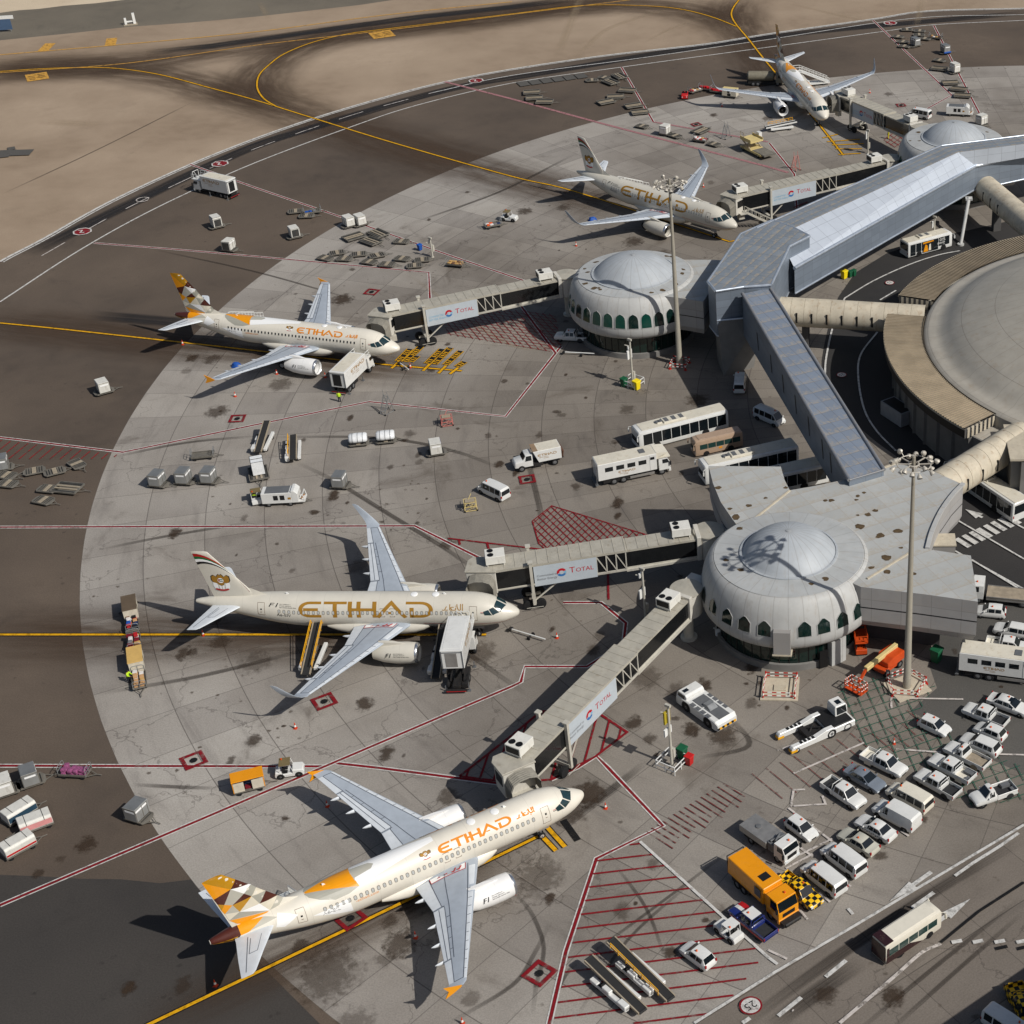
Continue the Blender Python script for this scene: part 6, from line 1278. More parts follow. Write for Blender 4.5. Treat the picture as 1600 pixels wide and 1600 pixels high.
def minivan(nm='minivan', p=None, L=5.05, zr=1.93, W=1.9, cw=1.75, rear=True, cat='van', grp='white vans in the staff car park'):
    panes = [(4, 5, .0, .7)] + ([(2, 3, .04, .47), (2, 3, .53, .97), (3, 4, .04, .94)] if rear else [(3, 4, .62, .94)])
    return car(nm, cat, p or V_w, van_st(L, W, zr, cw, 0), W4(L / 2 - .85, -L / 2 + .9, W / 2), .34, panes, wind=[(1, 2, 'rear_screen')][:0] + [(5, 4, 'windscreen')] + ([(0, 1, 'rear_screen')] if rear else []), beacon=.9, mirrors=(cw - .2, W / 2 + .04, 1.05), group=grp, lampz=.78)
def pickup(p=None, bed='dark', L=5.2, double=True, nm='pickup_truck', bedm=None):
    w2 = .9; h = L / 2; cx0 = -.75 if double else .05
    st = [(cx0 - .06, .4, w2 * .96, 1.0, w2 * .96, 1.05, w2 * .9), (cx0, .38, w2, 1.05, w2, 1.1, w2 * .9), (cx0 + .16, .38, w2, 1.05, w2, 1.74, w2 * .72), ((cx0 + .75) / 2 + .1, .38, w2, 1.04, w2, 1.78, w2 * .74), (.72, .38, w2, 1.02, w2, 1.74, w2 * .72), (1.35, .38, w2, 1.0, w2 * .98, 1.08, w2 * .88), (2.0, .38, w2, .98, w2 * .96, 1.05, w2 * .84), (h - .15, .42, w2 * .97, .92, w2 * .93, .97, w2 * .82), (h, .5, w2 * .9, .78, w2 * .86, .84, w2 * .74)]
    t = car(nm, 'pickup', p or V_w, st, W4(1.68, -1.5, .88), .37, ([(2, 3, .1, .92), (3, 4, .08, .96)] if double else [(2, 4, .2, .96)]) + [(4, 5, .02, .62)], wind=[(1, 2, 'rear_screen'), (5, 4, 'windscreen')], beacon=.3 if double else .5, mirrors=(1.05, .95, 1.05), group='pickups in the staff car park', lampz=.8)
    for o in [c for c in t.children if c.name.startswith('tail_light')]: bpy.data.objects.remove(o)
    b = MB(); x0, x1 = -h, cx0 - .08; b.box(x0, x1, -.86, .86, .55, .66, 1); z0 = 1.06
    for y0, y1 in ((-.9, -.84), (.84, .9)): b.box(x0, x1, y0, y1, .45, z0)
    b.box(x0, x0 + .06, -.84, .84, .5, z0).box(x1 - .06, x1, -.84, .84, .5, z0)
    for sx in (-1.5,):
        for sy in (.9, -.9): arch(b, sx, sy, .44, 1)
    b.build('cargo_bed', [p or V_w, bedm or (V_bed if bed == 'dark' else V_cr)], t, bevel=.015)
    if bed == 'box': MB().box(x0 + .3, x0 + 1.3, -.75, -.2, .66, .98).box(x0 + .25, x0 + .6, .1, .7, .66, .9).build('tool_box', V_grey, t)
    for sg in (1, -1): MB().box(x0 - .015, x0 + .03, sg * .87 - .05, sg * .87 + .05, .7, 1.0).build('tail_light', V_tail, t)
    if double:
        b = MB(); b.path([(cx0 - .2, -.8, 1.06), (cx0 - .15, -.66, 1.72), (cx0 - .15, .66, 1.72), (cx0 - .2, .8, 1.06)], .04); b.build('roll_bar', p or V_w, t, smooth=40)
    return t
K = lambda root, grp=None, h=1.5: Kind(root, grp, h)
# ---- staff car park
kh = K(hatch_car(), 'white cars in the staff car park', 1.3)
kh.put((1252, 1294), (20, 14.5), 'small white hatchback facing the road, alone beside the grey flat-topped truck')
kh.put((1460, 1134), (20, 9.2), 'small white hatchback parked out on the green grid, nose to the lower right')
kh.put((1090, 1492), (-20, -15), 'small white hatchback on the red striped zone beside two belt loaders')
kh.put((1548, 955), (-20, -2), 'small white hatchback just below the flatbed lorry, side on')
kh.put((1547, 1143), (-20, -8.6), 'white hatchback with red tail lights between the dark-bed pickup and the estate car')
ks = K(sedan(V_bg), None, 1.25); ks.put((1351, 1216), (20, 11.5), 'blue grey sedan, the only dark painted car, between two white pickups')
ks = K(sedan(V_be, 4.5), None, 1.25); ks.put((1341, 1315), (-20, -12), 'silver beige sedan parked between a white sedan and a white minivan')
ks = K(sedan(V_w, 4.5), None, 1.25); o = ks.put((1368, 1294), (-20, -11.6), 'white patrol sedan with dark chequer strips along its sides')
for sg in (1, -1):
    b = MB(); 
    for i in range(12): b.box(-1.6 + .27 * i, -1.6 + .27 * i + .14, sg * .905 - .012, sg * .905 + .012, .58 if i % 2 else .7, .7 if i % 2 else .82)
    b.build('chequer_strip', V_grey, o)
ks = K(sedan(V_w, 5.0), None, 1.25); o = ks.put((1577, 1101), (20, 7.4), 'large white sedan with a dark sunroof next to the long white lift truck'); MB().box(.0, .55, -.38, .38, 1.44, 1.456).build('sunroof', V_glass, o)
kw = K(wagon(), None, 1.35); kw.put((1532, 1163), (-20, -8.6), 'white estate car with long side windows beside the open flat pickup'); kw.put((1583, 985), (-20, -4), 'white crossover car at the right edge above a white pickup')
km = K(minivan(), 'white vans in the staff car park', 1.6)
km.put((1287, 1371), (-20, -15.6), 'white minivan at the end of the row, next to the chequered pickup'); km.put((1318, 1342), (-20, -15), 'white minivan second from the chequered pickup, yellow strip on its bumper')
kl = K(minivan('minivan', V_cr), 'white vans in the staff car park', 1.6); kl.put((1421, 1245), (-20, -11), 'cream minivan with dark side windows between the panel van and a pickup')
kp = K(minivan('panel_van', V_w, 5.1, 2.02, 1.95, 1.65, False), 'white vans in the staff car park', 1.7); kp.put((1401, 1272), (-20, -11), 'white panel van without rear side windows')
kd = K(pickup(V_w, 'dark'), 'pickups in the staff car park', 1.5)
kd.put((1318, 1238), (20, 13.5), 'white double cab pickup with dark bed, facing the road, leftmost of the pickups'); kd.put((1465, 1224), (-20, -11), 'white pickup with a dark bed parked beside the cream minivan'); kd.put((1540, 1117), (-20, -8), 'white pickup with a dark open bed and a red load, beside the large sedan'); kd.put((893, 525), (-20, -1), 'white double cab pickup parked in the shadow of the arched-window satellite')
kb = K(pickup(V_w, 'white'), 'pickups in the staff car park', 1.5)
kb.put((1381, 1191), (20, 10), 'white pickup with a white bed, nose towards the road, beside the green grid'); kb.put((1575, 1008), (20, 3), 'white pickup with a white covered bed above the long lift truck')
kx = K(pickup(V_w, 'box', 5.3, bedm=V_cr), 'pickups in the staff car park', 1.5); kx.put((1487, 1200), (-20, -10.4), 'white pickup with tool boxes in its pale bed')
kf = K(pickup(V_w, 'flat', 5.2, False, bedm=V_board), 'pickups in the staff car park', 1.5); kf.put((1511, 1180), (-20, -10), 'single cab pickup with a long empty boarded bed, beside the estate car')
kf2 = K(pickup(V_w, 'box', 4.9, False, 'drop_side_truck', V_bed), 'pickups in the staff car park', 1.5); kf2.put((1552, 1239), (-20, 7), 'small white drop-side truck pulling out onto the road, yellow tool in its bed')
kc = K(pickup(V_chk, 'dark', nm='follow_me_pickup', bedm=V_chk), None, 1.5); kc.put((1249, 1391), (20, 16), 'pickup painted in black and yellow checks beside the orange yellow truck'); kc.put((1600, 1572), (10, 20), 'black and yellow chequered vehicle in shade at the bottom right corner')
k3 = K(pickup(V_navy, 'dark', nm='striped_pickup'), None, 1.5); o = k3.put((1176, 1439), (-20, -16), 'navy pickup with a red and white bonnet parked beside the orange yellow truck')
MB().prof([(1.36, 1.1), (1.98, 1.075), (2.4, .97), (2.4, .99), (1.98, 1.095), (1.36, 1.12)], -.8, -.25).build('bonnet_stripe', V_dr, o); MB().prof([(1.36, 1.1), (1.98, 1.075), (2.4, .97), (2.4, .99), (1.98, 1.095), (1.36, 1.12)], -.25, .15).build('bonnet_stripe', V_w, o); MB().box(-.6, .7, -.62, .62, 1.77, 1.79).build('roof_panel', V_w, o)
for sg in (1, -1): MB().box(-2.5, 2.2, sg * .92 - .01, sg * .92 + .01, .5, .72).build('side_stripe', V_dr, o)
kv = K(minivan('minibus_van', V_w, 4.9, 1.98, 1.75, 2.0, True, 'van', 'white vans on the apron'), 'white vans on the apron', 1.6)
kv.put((771, 766), (-20, -9.5), 'white van with dark windows alone on the open apron'); kv.put((1202, 651), (20, 8.5), 'white van half in shade beside the lower corridor'); kv.put((1156, 598), (2, -20), 'white van seen from behind below the concrete pier'); kv.put((1128, 970), (1, 20), 'white van parked under the diagonal bridge beside its column'); kv.put((1437, 178), (-20, -4), 'white van parked behind the farthest boarding bridge'); kv.put((1576, 1606), (20, 13), 'white van in deep shade at the bottom edge, right corner')
# ---- buses
def bus(nm, L, W, H, paint_, lower=None, band=(1.15, 2.35), skirt=.32, nose=.25, wheels=None, glass=None, acs=(), roofm=None, pillars=8, label_cat='bus', doors=(), grp=None, flat_glass=True, tail=None, r=.48):
    t = empty(nm, None, label_cat, grp); w2 = W / 2; h = L / 2; gl = glass or V_glass
    def rg(x, k, zt): return [(x, -w2 * k * .97, skirt), (x, -w2 * k, skirt + .1), (x, -w2 * k, band[0]), (x, -w2 * k * .97, H - .35), (x, -w2 * k * .9, H - .1 + zt), (x, -w2 * k * .7, H + zt), (x, w2 * k * .7, H + zt), (x, w2 * k * .9, H - .1 + zt), (x, w2 * k * .97, H - .35), (x, w2 * k, band[0]), (x, w2 * k, skirt + .1), (x, w2 * k * .97, skirt)]
    b = MB(); b.loft([rg(-h, .95, -.12), rg(-h + .1, 1, -.02), rg(h - nose - .5, 1, 0), rg(h - nose * .5, .98, -.06), rg(h, .92, -.22)]); wh = wheels or [(h - L * .22, 1), (-h + L * .26, 1)]
    for x, _ in wh:
        for sg in (1, -1): arch(b, x, sg * w2, r * 1.18, 1)
    b.build('body', [lower or paint_, V_blk], t, smooth=35)
    for x, du in wh:
        for sg in (1, -1): wheel(t, x, sg * (w2 + .01), r, .28)
    b = MB(); b.prof([(-h + .12, H - .02), (h - nose - .4, H + .01), (h - nose - .4, H + .05), (-h + .12, H + .03)], -w2 * .72, w2 * .72); b.build('roof', roofm or V_roof, t, bevel=.02)
    zg = lambda z: w2 * (1 - .03 * (z - band[0]) / (H - .35 - band[0])) + .012
    n = pillars; x0, x1 = -h + .35, h - nose - .35
    for sg in (1, -1):
        for i in range(n):
            a, c = x0 + (x1 - x0) * i / n + .04, x0 + (x1 - x0) * (i + 1) / n - .04; zl = band[0] if (i not in doors or sg > 0) else skirt + .15
            b = MB(); P = [(a, sg * zg(max(zl, band[0])), zl), (c, sg * zg(max(zl, band[0])), zl), (c, sg * zg(band[1]), band[1]), (a, sg * zg(band[1]), band[1])]; b.poly(P); b.build('door_glass' if zl < band[0] else 'side_window', gl, t, fix=False)
    b = MB(); b.poly([(h + .02, -w2 * .84, 1.0), (h + .02, w2 * .84, 1.0), (h - .02, w2 * .8, H - .5), (h - .02, -w2 * .8, H - .5)]); b.build('windscreen', gl, t, fix=False)
    b = MB(); b.poly([(-h - .02, -w2 * .8, 1.35), (-h - .02, w2 * .8, 1.35), (-h - .02, w2 * .78, H - .4), (-h - .02, -w2 * .78, H - .4)]); b.build('rear_window', gl, t, fix=False)
    for x, l, w_ in acs:
        b = MB(); b.box(x - l / 2, x + l / 2, -w_ / 2, w_ / 2, H + .0, H + .26, 0, .06, .06); o = b.build('roof_air_conditioner', roofm or V_roof, t, bevel=.04)
        b = MB(); k = max(2, int(l / .9))
        for i in range(k): xx = x - l / 2 + l * (i + .5) / k; b.box(xx - .3, xx + .3, -w_ * .36, w_ * .36, H + .26, H + .275)
        b.build('grille', V_grey, o)
    for sg in (1, -1):
        b = MB(); b.path([(h - .1, sg * w2 * .9, H - .35), (h + .3, sg * (w2 + .12), H - .4), (h + .32, sg * (w2 + .14), H - .75)], .04); b.box(h + .24, h + .4, sg * (w2 + .14) - .1, sg * (w2 + .14) + .1, H - 1.15, H - .65); b.build('mirror', paint_, t)
        MB().box(h - .06, h + .03, sg * w2 * .72 - .16, sg * w2 * .72 + .16, .62, .8).build('headlight', V_lamp, t); MB().box(-h - .03, -h + .05, sg * w2 * .85 - .08, sg * w2 * .85 + .08, .8, 1.15).build('tail_light', V_tail, t)
    return t
kA = K(bus('airport_bus', 13.6, 3.0, 3.05, V_w, band=(.95, 2.62), acs=((1.0, 3.4, 1.5), (3.2, .8, .9)), pillars=9, wheels=[(4.2, 1), (-3.2, 1)], doors=(2, 5, 7), grp='long airport buses'), 'long airport buses', 2.8)
kA.put((1063, 668), (-20, 5.2), 'long white airport bus with black windows beside the tan minibus'); kA.put((1170, 722), (-20, 4.6), 'long white airport bus partly hidden behind the fan-shaped roof, nearer the camera'); kA.put((1215, 750), (-20, 4.4), 'long white airport bus almost hidden behind the fan-shaped roof'); kA.put((1543, 764), (-20, -13.5), 'long airport bus leaving under the tube walkway, seen from behind')
kB = K(bus('airport_bus', 9.2, 2.7, 2.9, V_w, band=(.95, 2.5), acs=((-.6, 2.6, 1.4),), pillars=7, wheels=[(2.7, 1), (-2.4, 1)], doors=(0, 4), grp='long airport buses'), None, 2.6)
o = kB.put((1447, 381), (20, -5.4), 'white bus wrapped in a black and yellow advert, under the silver corridor')
MB().box(-1.7, .7, -1.372, -1.362, .5, 2.45).build('advert_panel', V_blk, o); b = MB(); b.poly([(-1.5, -1.378, .6), (-.5, -1.378, .6), (-.7, -1.378, 1.7), (-1.1, -1.378, 1.95)]); b.poly([(-1.6, -1.378, 2.1), (.6, -1.378, 2.2), (.6, -1.378, 2.4), (-1.6, -1.378, 2.4)]); b.build('advert_figure', V_yel, o, fix=False); b = MB(); b.poly([(-.4, -1.379, .7), (.1, -1.379, .7), (0, -1.379, 1.9), (-.3, -1.379, 1.8)]); b.build('advert_figure', V_cr, o, fix=False)
b = MB(); flat_text(b, '100%', (1.5, -1.385, 1.85), (1, 0, 0), (0, 0, 1), .5); b.box(1.4, 3.0, -1.388, -1.384, 1.55, 1.62).box(1.4, 2.7, -1.388, -1.384, 1.38, 1.44); b.build('advert_lettering', V_w, o, fix=False)
kT = K(bus('minibus', 7.0, 2.05, 2.6, V_tan, band=(1.2, 1.95), pillars=5, roofm=V_tan, glass=V_gg, r=.38, grp='minibuses'), 'minibuses', 2.2); o = kT.put((1120, 692), (-20, 4.6), 'tan minibus parked beside the long white airport bus'); MB().box(-.4, .1, 1.03, 1.045, .8, 1.05).build('yellow_plate', V_yel, o)
kM = K(bus('minibus', 7.0, 2.08, 2.65, V_cr, band=(1.2, 1.98), pillars=5, glass=V_gg, r=.38, roofm=V_cr, grp='minibuses'), 'minibuses', 2.2); o = kM.put((1417, 1459), (20, -13.2), 'cream minibus with a maroon rear driving along the road')
b = MB(); w_ = 1.052
for sg in (1, -1): b.poly([(-3.5, sg * w_, .36), (1.1, sg * w_, .36), (-.6, sg * w_, 1.18), (-3.42, sg * w_, 1.18)]); b.poly([(-3.44, sg * w_, 1.2), (-3.12, sg * w_, 1.2), (-3.12, sg * 1.03, 2.25), (-3.4, sg * 1.03, 2.25)])
b.poly([(-3.53, -.98, .4), (-3.53, .98, .4), (-3.53, .96, 2.4), (-3.53, -.96, 2.4)]); b.box(-3.5, -2.5, -.9, .9, 2.62, 2.69); b.build('maroon_panel', V_mar, o, fix=False)
# ---- trucks
def cab_over(t, x, paint_, w_=1.22, h=2.7, l=1.9, z=.75, gl=None):
    b = MB(); b.loft([[(xx, -w_ * k, z), (xx, w_ * k, z), (xx, w_ * k, z + 1.0), (xx, w_ * k * .94, zt), (xx, -w_ * k * .94, zt), (xx, -w_ * k, z + 1.0)] for xx, k, zt in ((x - l / 2, 1, h), (x + l / 2 - .35, 1, h), (x + l / 2 - .02, .98, z + 1.05), (x + l / 2, .96, z + .9))]); b.box(x + l / 2 - .25, x + l / 2 + .06, -w_, w_, .4, z + .1); c = b.build('cab', paint_, t, bevel=.05)
    b = MB(); b.poly([(x + l / 2 - .28, -w_ * .88, h - .1), (x + l / 2 - .28, w_ * .88, h - .1), (x + l / 2 + .02, w_ * .9, z + 1.08), (x + l / 2 + .02, -w_ * .9, z + 1.08)]); b.build('windscreen', gl or V_glass, c, fix=False)
    for sg in (1, -1):
        b = MB(); b.poly([(x - .3, sg * (w_ + .012), z + 1.02), (x + l / 2 - .12, sg * (w_ + .012), z + 1.02), (x + l / 2 - .36, sg * (w_ * .95 + .012), h - .14), (x - .3, sg * (w_ * .95 + .012), h - .14)]); b.build('side_window', gl or V_glass, c, fix=False)
        MB().box(x + l / 2, x + l / 2 + .08, sg * w_ * .75 - .17, sg * w_ * .75 + .17, .55, .75).build('headlight', V_lamp, c)
        MB().box(x + l / 2 - .1, x + l / 2 + .06, sg * (w_ + .16) - .1, sg * (w_ + .16) + .1, h - 1.05, h - .5).build('mirror', V_blk, c)
    b = MB(); b.box(x + l / 2 + .0, x + l / 2 + .03, -w_ * .6, w_ * .6, z + .25, z + .7); b.build('grille', V_blk, c)
    b = MB(); b.lathe([(.11, 0), (.11, .14), (.02, .2)], 10, (x, .3, h)); b.build('beacon', V_amb, c, smooth=40); return c
def chassis(t, x0, x1, axles, w_=1.2, r=.5):
    b = MB(); b.box(x0, x1, -.45, .45, .6, .95); b.box(x0 + .3, (x0 + x1) / 2 - .6, -w_ + .1, -.5, .45, .9).box((x0 + x1) / 2 - .4, (x0 + x1) / 2 + .9, .5, w_ - .1, .4, .9); b.build('chassis', V_chs, t)
    for x in axles:
        for sg in (1, -1): wheel(t, x, sg * w_, r, .3)
def etihad(par, o, u, v, h, m, sub=True, w_=None):
    b = MB(); u = Vector(u); v = Vector(v); o = Vector(o); k = h * 1.35
    for f in ETI: b.poly([o + u * (q[0] * k) + v * (q[1] * h) for q in f])
    L = ETW * k
    if sub: flat_text(b, 'AIRPORT SERVICES', o + u * L * .06 - v * h * .62, u, v, h * .3); flat_text(b, 'CATERING', o + u * L * .3 - v * h * 1.15, u, v, h * .3)
    b.build('side_lettering', m, par, fix=False)
def high_loader(lift, label, rear_door='closed', grp='white high-lift catering trucks'):
    t = empty('catering_truck', label, 'truck', grp); chassis(t, -4.2, 4.2, (3.1, -2.2, -3.2)); cab_over(t, 3.55, V_w, h=2.45, l=1.7)
    z = 1.15 + lift; b = MB(); b.box(-4.3, 2.2, -1.25, 1.25, z, z + 2.5); bx = b.build('cargo_box', V_w, t, bevel=.04)
    b = MB(); b.box(-3.9, 1.8, -1.0, 1.0, z + 2.5, z + 2.53); b.build('roof', V_w if lift else V_roof, bx)
    b = MB(); b.box(-4.33, -4.28, -.55, .75, z + .25, z + 2.1); b.build('rear_door', V_blk if rear_door == 'open' else V_metal, bx); b = MB(); b.box(-4.35, -4.3, -1.15, 1.15, z + 2.2, z + 2.28).box(-4.36, -4.3, -1.2, -1.1, z + .1, z + 2.4).box(-4.36, -4.3, 1.1, 1.2, z + .1, z + 2.4); b.build('door_frame', V_grey, bx)
    for sg in (1, -1):
        etihad(bx, (-.2 - 2.2, sg * 1.262, z + 1.5) if sg < 0 else (1.6, 1.262, z + 1.5), (1 if sg < 0 else -1, 0, 0), (0, 0, 1), .55, A_gold)
    b = MB(); zp = z + .15 if lift else 2.55; b.box(2.25, 4.5, -1.2, 1.2, zp, zp + .12)
    for y in (-1.15, 1.15):
        for zz in (.55, 1.05): b.bar((2.3, y, zp + zz), (4.4, y, zp + zz), .07)
        for x in (2.3, 3.3, 4.4): b.bar((x, y, zp), (x, y, zp + 1.05), .07)
    b.path([(4.45, -.7, zp), (4.45, -.7, zp + 1.3), (4.45, .7, zp + 1.3), (4.45, .7, zp)], .05); b.path([(4.45, -.2, zp), (4.45, .0, zp + .6), (4.45, .4, zp + 1.3)], .04); b.build('front_platform', V_w, t)
    b = MB()
    if lift:
        for y in (-.75, .75):
            for a, c in ((-3.4, 1.2), (1.2, -3.4)): b.bar((a, y, 1.0), (c, y, 1.0 + lift * .5), .16, .2); b.bar((a, y * 1.05, 1.0 + lift * .5), (c, y * 1.05, z), .16, .2)
    else: b.box(-3.8, 1.6, -.8, .8, .95, 1.15)
    b.build('lift_frame', V_chs, t); b = MB()
    for x in (-3.9, .4):
        for y in (-1.3, 1.3): b.box(x - .2, x + .2, y - .2, y + .2, 0, .08).bar((x, y, 0), (x, y, .8), .1)
    b.build('stabiliser', V_grey, t); b = MB(); b.box(-4.6, -4.3, -1.2, 1.2, .4, .6); b.build('rear_bumper', V_chs, t); MB().box(-4.63, -4.6, -1.1, 1.1, .45, .52).build('reflector_strip', V_dr, t); return t
c1 = K(high_loader(0, None, 'open'), 'white high-lift catering trucks', 2.6); c1.put((551, 583), (20, -19.5), 'white catering truck at the nose of the airliner with dark cabin windows')
c1.put((337, 293), (-20, -4.4), 'white catering truck alone beside the curved road at the upper left')
c2 = high_loader(2.35, 'white catering truck with its box raised high beside the huge gold-titled airliner'); g0 = G(716, 1077); c2.location = (g0.x, g0.y, 0); g1 = G(733, 1000); c2.rotation_euler.z = math.atan2(g1.y - g0.y, g1.x - g0.x); c2.location += Vector((g1.x - g0.x, g1.y - g0.y, 0)).normalized() * 3.6
def lift_truck():
    t = empty('lift_truck', None, 'truck', 'white passenger lift trucks'); chassis(t, -4.8, 4.7, (3.7, -1.7, -3.0)); cab_over(t, 4.1, V_w, h=2.5, l=1.6)
    b = MB(); b.box(-5.2, 3.0, -1.3, 1.3, 1.1, 3.55); bx = b.build('cargo_box', V_w, t, bevel=.04); b = MB(); b.box(-5.1, 2.9, -1.22, 1.22, 3.55, 3.6); b.build('roof', V_roof, bx); MB().box(.9, 1.7, -.5, .5, 3.6, 3.68).build('roof_vent', V_grey, bx)
    for sg in (1, -1):
        for i in range(4): MB().box(-4.2 + 1.55 * i, -3.1 + 1.55 * i, sg * 1.305 - .01, sg * 1.305 + .01, 2.3, 2.95).build('side_window', V_glass, bx)
        MB().box(2.1, 2.7, sg * 1.305 - .01, sg * 1.305 + .01, 2.75, 3.15).build('side_window', V_glass, bx); MB().box(2.0, 2.03, sg * 1.305 - .01, sg * 1.305 + .01, 1.2, 3.45).build('door_seam', V_grey, bx)
        etihad(bx, (-2.4, -1.312, 1.75) if sg < 0 else (.8, 1.312, 1.75), (1 if sg < 0 else -1, 0, 0), (0, 0, 1), .32, A_gold)
    b = MB(); b.box(3.0, 4.9, -1.25, 1.25, 2.65, 2.8); b.prof([(3.0, 2.8), (4.6, 3.3), (4.6, 3.38), (3.0, 3.6)], -1.2, 1.2); b.build('front_platform', V_cr, t)
    b = MB(); b.box(-5.6, -5.2, -1.2, 1.2, .35, .5).bar((-5.4, -1.1, .5), (-5.3, -1.1, 3.2), .08).bar((-5.4, 1.1, .5), (-5.3, 1.1, 3.2), .08); b.build('tail_lift', V_grey, t); b = MB(); b.box(-.8, 2.6, -1.28, -1.2, .5, .85).box(-.8, 2.6, 1.2, 1.28, .5, .85); b.build('side_guard', V_metal, t); return t
kl = K(lift_truck(), 'white passenger lift trucks', 3.2); kl.put((989, 728), (20, -4.2), 'white lift truck with four dark windows standing in the open beside the buses'); kl.put((1572, 1040), (20, 2.6), 'white lift truck with dark windows at the right edge by the car park')
# orange yellow sweeper truck
t = empty('sweeper_truck', None, 'truck'); chassis(t, -3.8, 3.6, (2.6, -1.6, -2.6)); cab_over(t, 3.0, V_yel, h=2.9, l=1.9)
b = MB(); b.box(-4.0, 1.6, -1.25, 1.25, 1.15, 3.1, 0, .0, .12); b.box(1.6, 2.0, -1.1, 1.1, 1.2, 2.7); bx = b.build('hopper_body', V_yel, t, bevel=.06); MB().box(-.1, .75, -.5, .5, 3.1, 3.15).build('roof_hatch', V_blk, bx)
for sg in (1, -1): MB().box(.3, 1.2, sg * 1.24 - .02, sg * 1.24 + .02, 1.7, 2.7).build('side_hatch', V_grey, bx)
b = MB(); b.path([(-4.2, -1, 1), (-4.3, -1, 2.9), (-4.3, 1, 2.9), (-4.2, 1, 1)], .06); b.build('rear_frame', V_chs, t); b = MB(); b.box(3.95, 4.6, -1.1, 1.1, .5, .75).tube((4.5, -.9, .5), (4.5, .9, .5), .26, n=12); b.build('front_brush', V_chs, t)
K(t, None, 2.4).put((1192, 1389), (20, 18.3), 'orange yellow sweeper truck with a roof hatch, next to the chequered pickup')
# grey flat topped service truck
t = empty('hydrant_truck', None, 'truck'); chassis(t, -3.0, 2.9, (2.0, -1.7), 1.05, .42); cab_over(t, 2.35, V_w, 1.05, 2.3, 1.5, .6); b = MB(); b.box(-3.2, .6, -1.15, 1.15, .95, 1.75); b.build('metal_deck', V_metal, t, bevel=.03); MB().lathe([(.3, 1.75), (.3, 1.85), (.2, 1.88), (.01, 1.88)], 14, (-1.6, 0, 0)).build('deck_hatch', V_grey, t, smooth=30); b = MB(); b.box(.7, 1.5, -1.0, 1.0, .9, 1.9).tube((.9, -.8, 2.0), (1.3, .8, 2.0), .12).tube((.9, .5, 2.1), (1.4, -.6, 2.2), .1); b.build('pump_gear', V_grey, t)
K(t, None, 1.7).put((1203, 1314), (20, 14), 'service truck with a bare grey metal deck and small white cab')
# bonneted box truck
t = empty('box_truck', None, 'truck'); chassis(t, -3.4, 3.4, (2.6, -2.0), 1.1, .46)
b = MB(); b.loft([[(x, -w_, .6), (x, w_, .6), (x, w_, z1), (x, w_ * .85, z2), (x, -w_ * .85, z2), (x, -w_, z1)] for x, w_, z1, z2 in ((1.0, 1.05, 1.5, 2.3), (1.9, 1.05, 1.5, 2.28), (2.3, 1.0, 1.45, 1.62), (3.3, .9, 1.3, 1.48), (3.5, .8, 1.1, 1.25))]); c = b.build('cab', V_w, t, bevel=.05, smooth=30)
b = MB(); b.poly([(1.95, -.85, 2.22), (1.95, .85, 2.22), (2.33, .88, 1.66), (2.33, -.88, 1.66)]); b.build('windscreen', V_glass, c, fix=False)
for sg in (1, -1): b = MB(); b.poly([(1.15, sg * 1.06, 1.52), (2.05, sg * 1.06, 1.52), (1.85, sg * .94, 2.2), (1.15, sg * .94, 2.2)]); b.build('side_window', V_glass, c, fix=False)
b = MB(); b.prof([(-3.0, 1.0), (.2, 1.0), (.9, 2.75), (-3.0, 2.75)], -1.15, 1.15); bx = b.build('cargo_box', V_w, t, bevel=.03); b = MB(); b.box(-2.9, .2, -1.05, 1.05, 2.75, 2.8); b.build('roof', V_roof, bx); b = MB(); b.box(.2, .88, -1.05, 1.05, 2.75, 2.81); b.build('roof_hood', mat('rusty tan sheet', (138, 116, 92), .7, var=.1), bx)
etihad(bx, (-1.9, -1.162, 1.9), (1, 0, 0), (0, 0, 1), .36, A_gold); etihad(bx, (.3, 1.162, 1.9), (-1, 0, 0), (0, 0, 1), .36, A_gold); b = MB()
for i in range(5): b.tube((-3.2, -.9 + .4 * i, 1.0), (-3.3, -.7 + .4 * i, 2.0), .12, n=8)
b.build('hose_rack', mat('brown hose', (90, 60, 44), .8, var=.2), t)
K(t, None, 2.4).put((841, 714), (-20, 4.2), 'white bonneted box truck with brown hoses at its tail, beside the red framed pit')
# flatbed lorry
t = empty('flatbed_lorry', None, 'truck'); chassis(t, -4.2, 3.6, (2.9, -2.4)); cab_over(t, 3.2, V_w, h=2.6, l=1.7); b = MB(); b.box(-4.3, 2.0, -1.25, 1.25, 1.0, 1.15, 1).box(-4.3, 2.0, -1.25, -1.18, .75, 1.25).box(-4.3, 2.0, 1.18, 1.25, .75, 1.25); b.build('flat_bed', [V_metal, V_board], t); b = MB(); b.box(-4.4, -3.8, -.7, .7, 1.15, 2.0); b.tube((-4.1, 0, 1.2), (-4.1, .3, 2.4), .12); b.build('loading_crane', V_w, t)
K(t, None, 1.6).put((1568, 930), (-20, -2), 'white flatbed lorry with an empty boarded deck at the right edge')
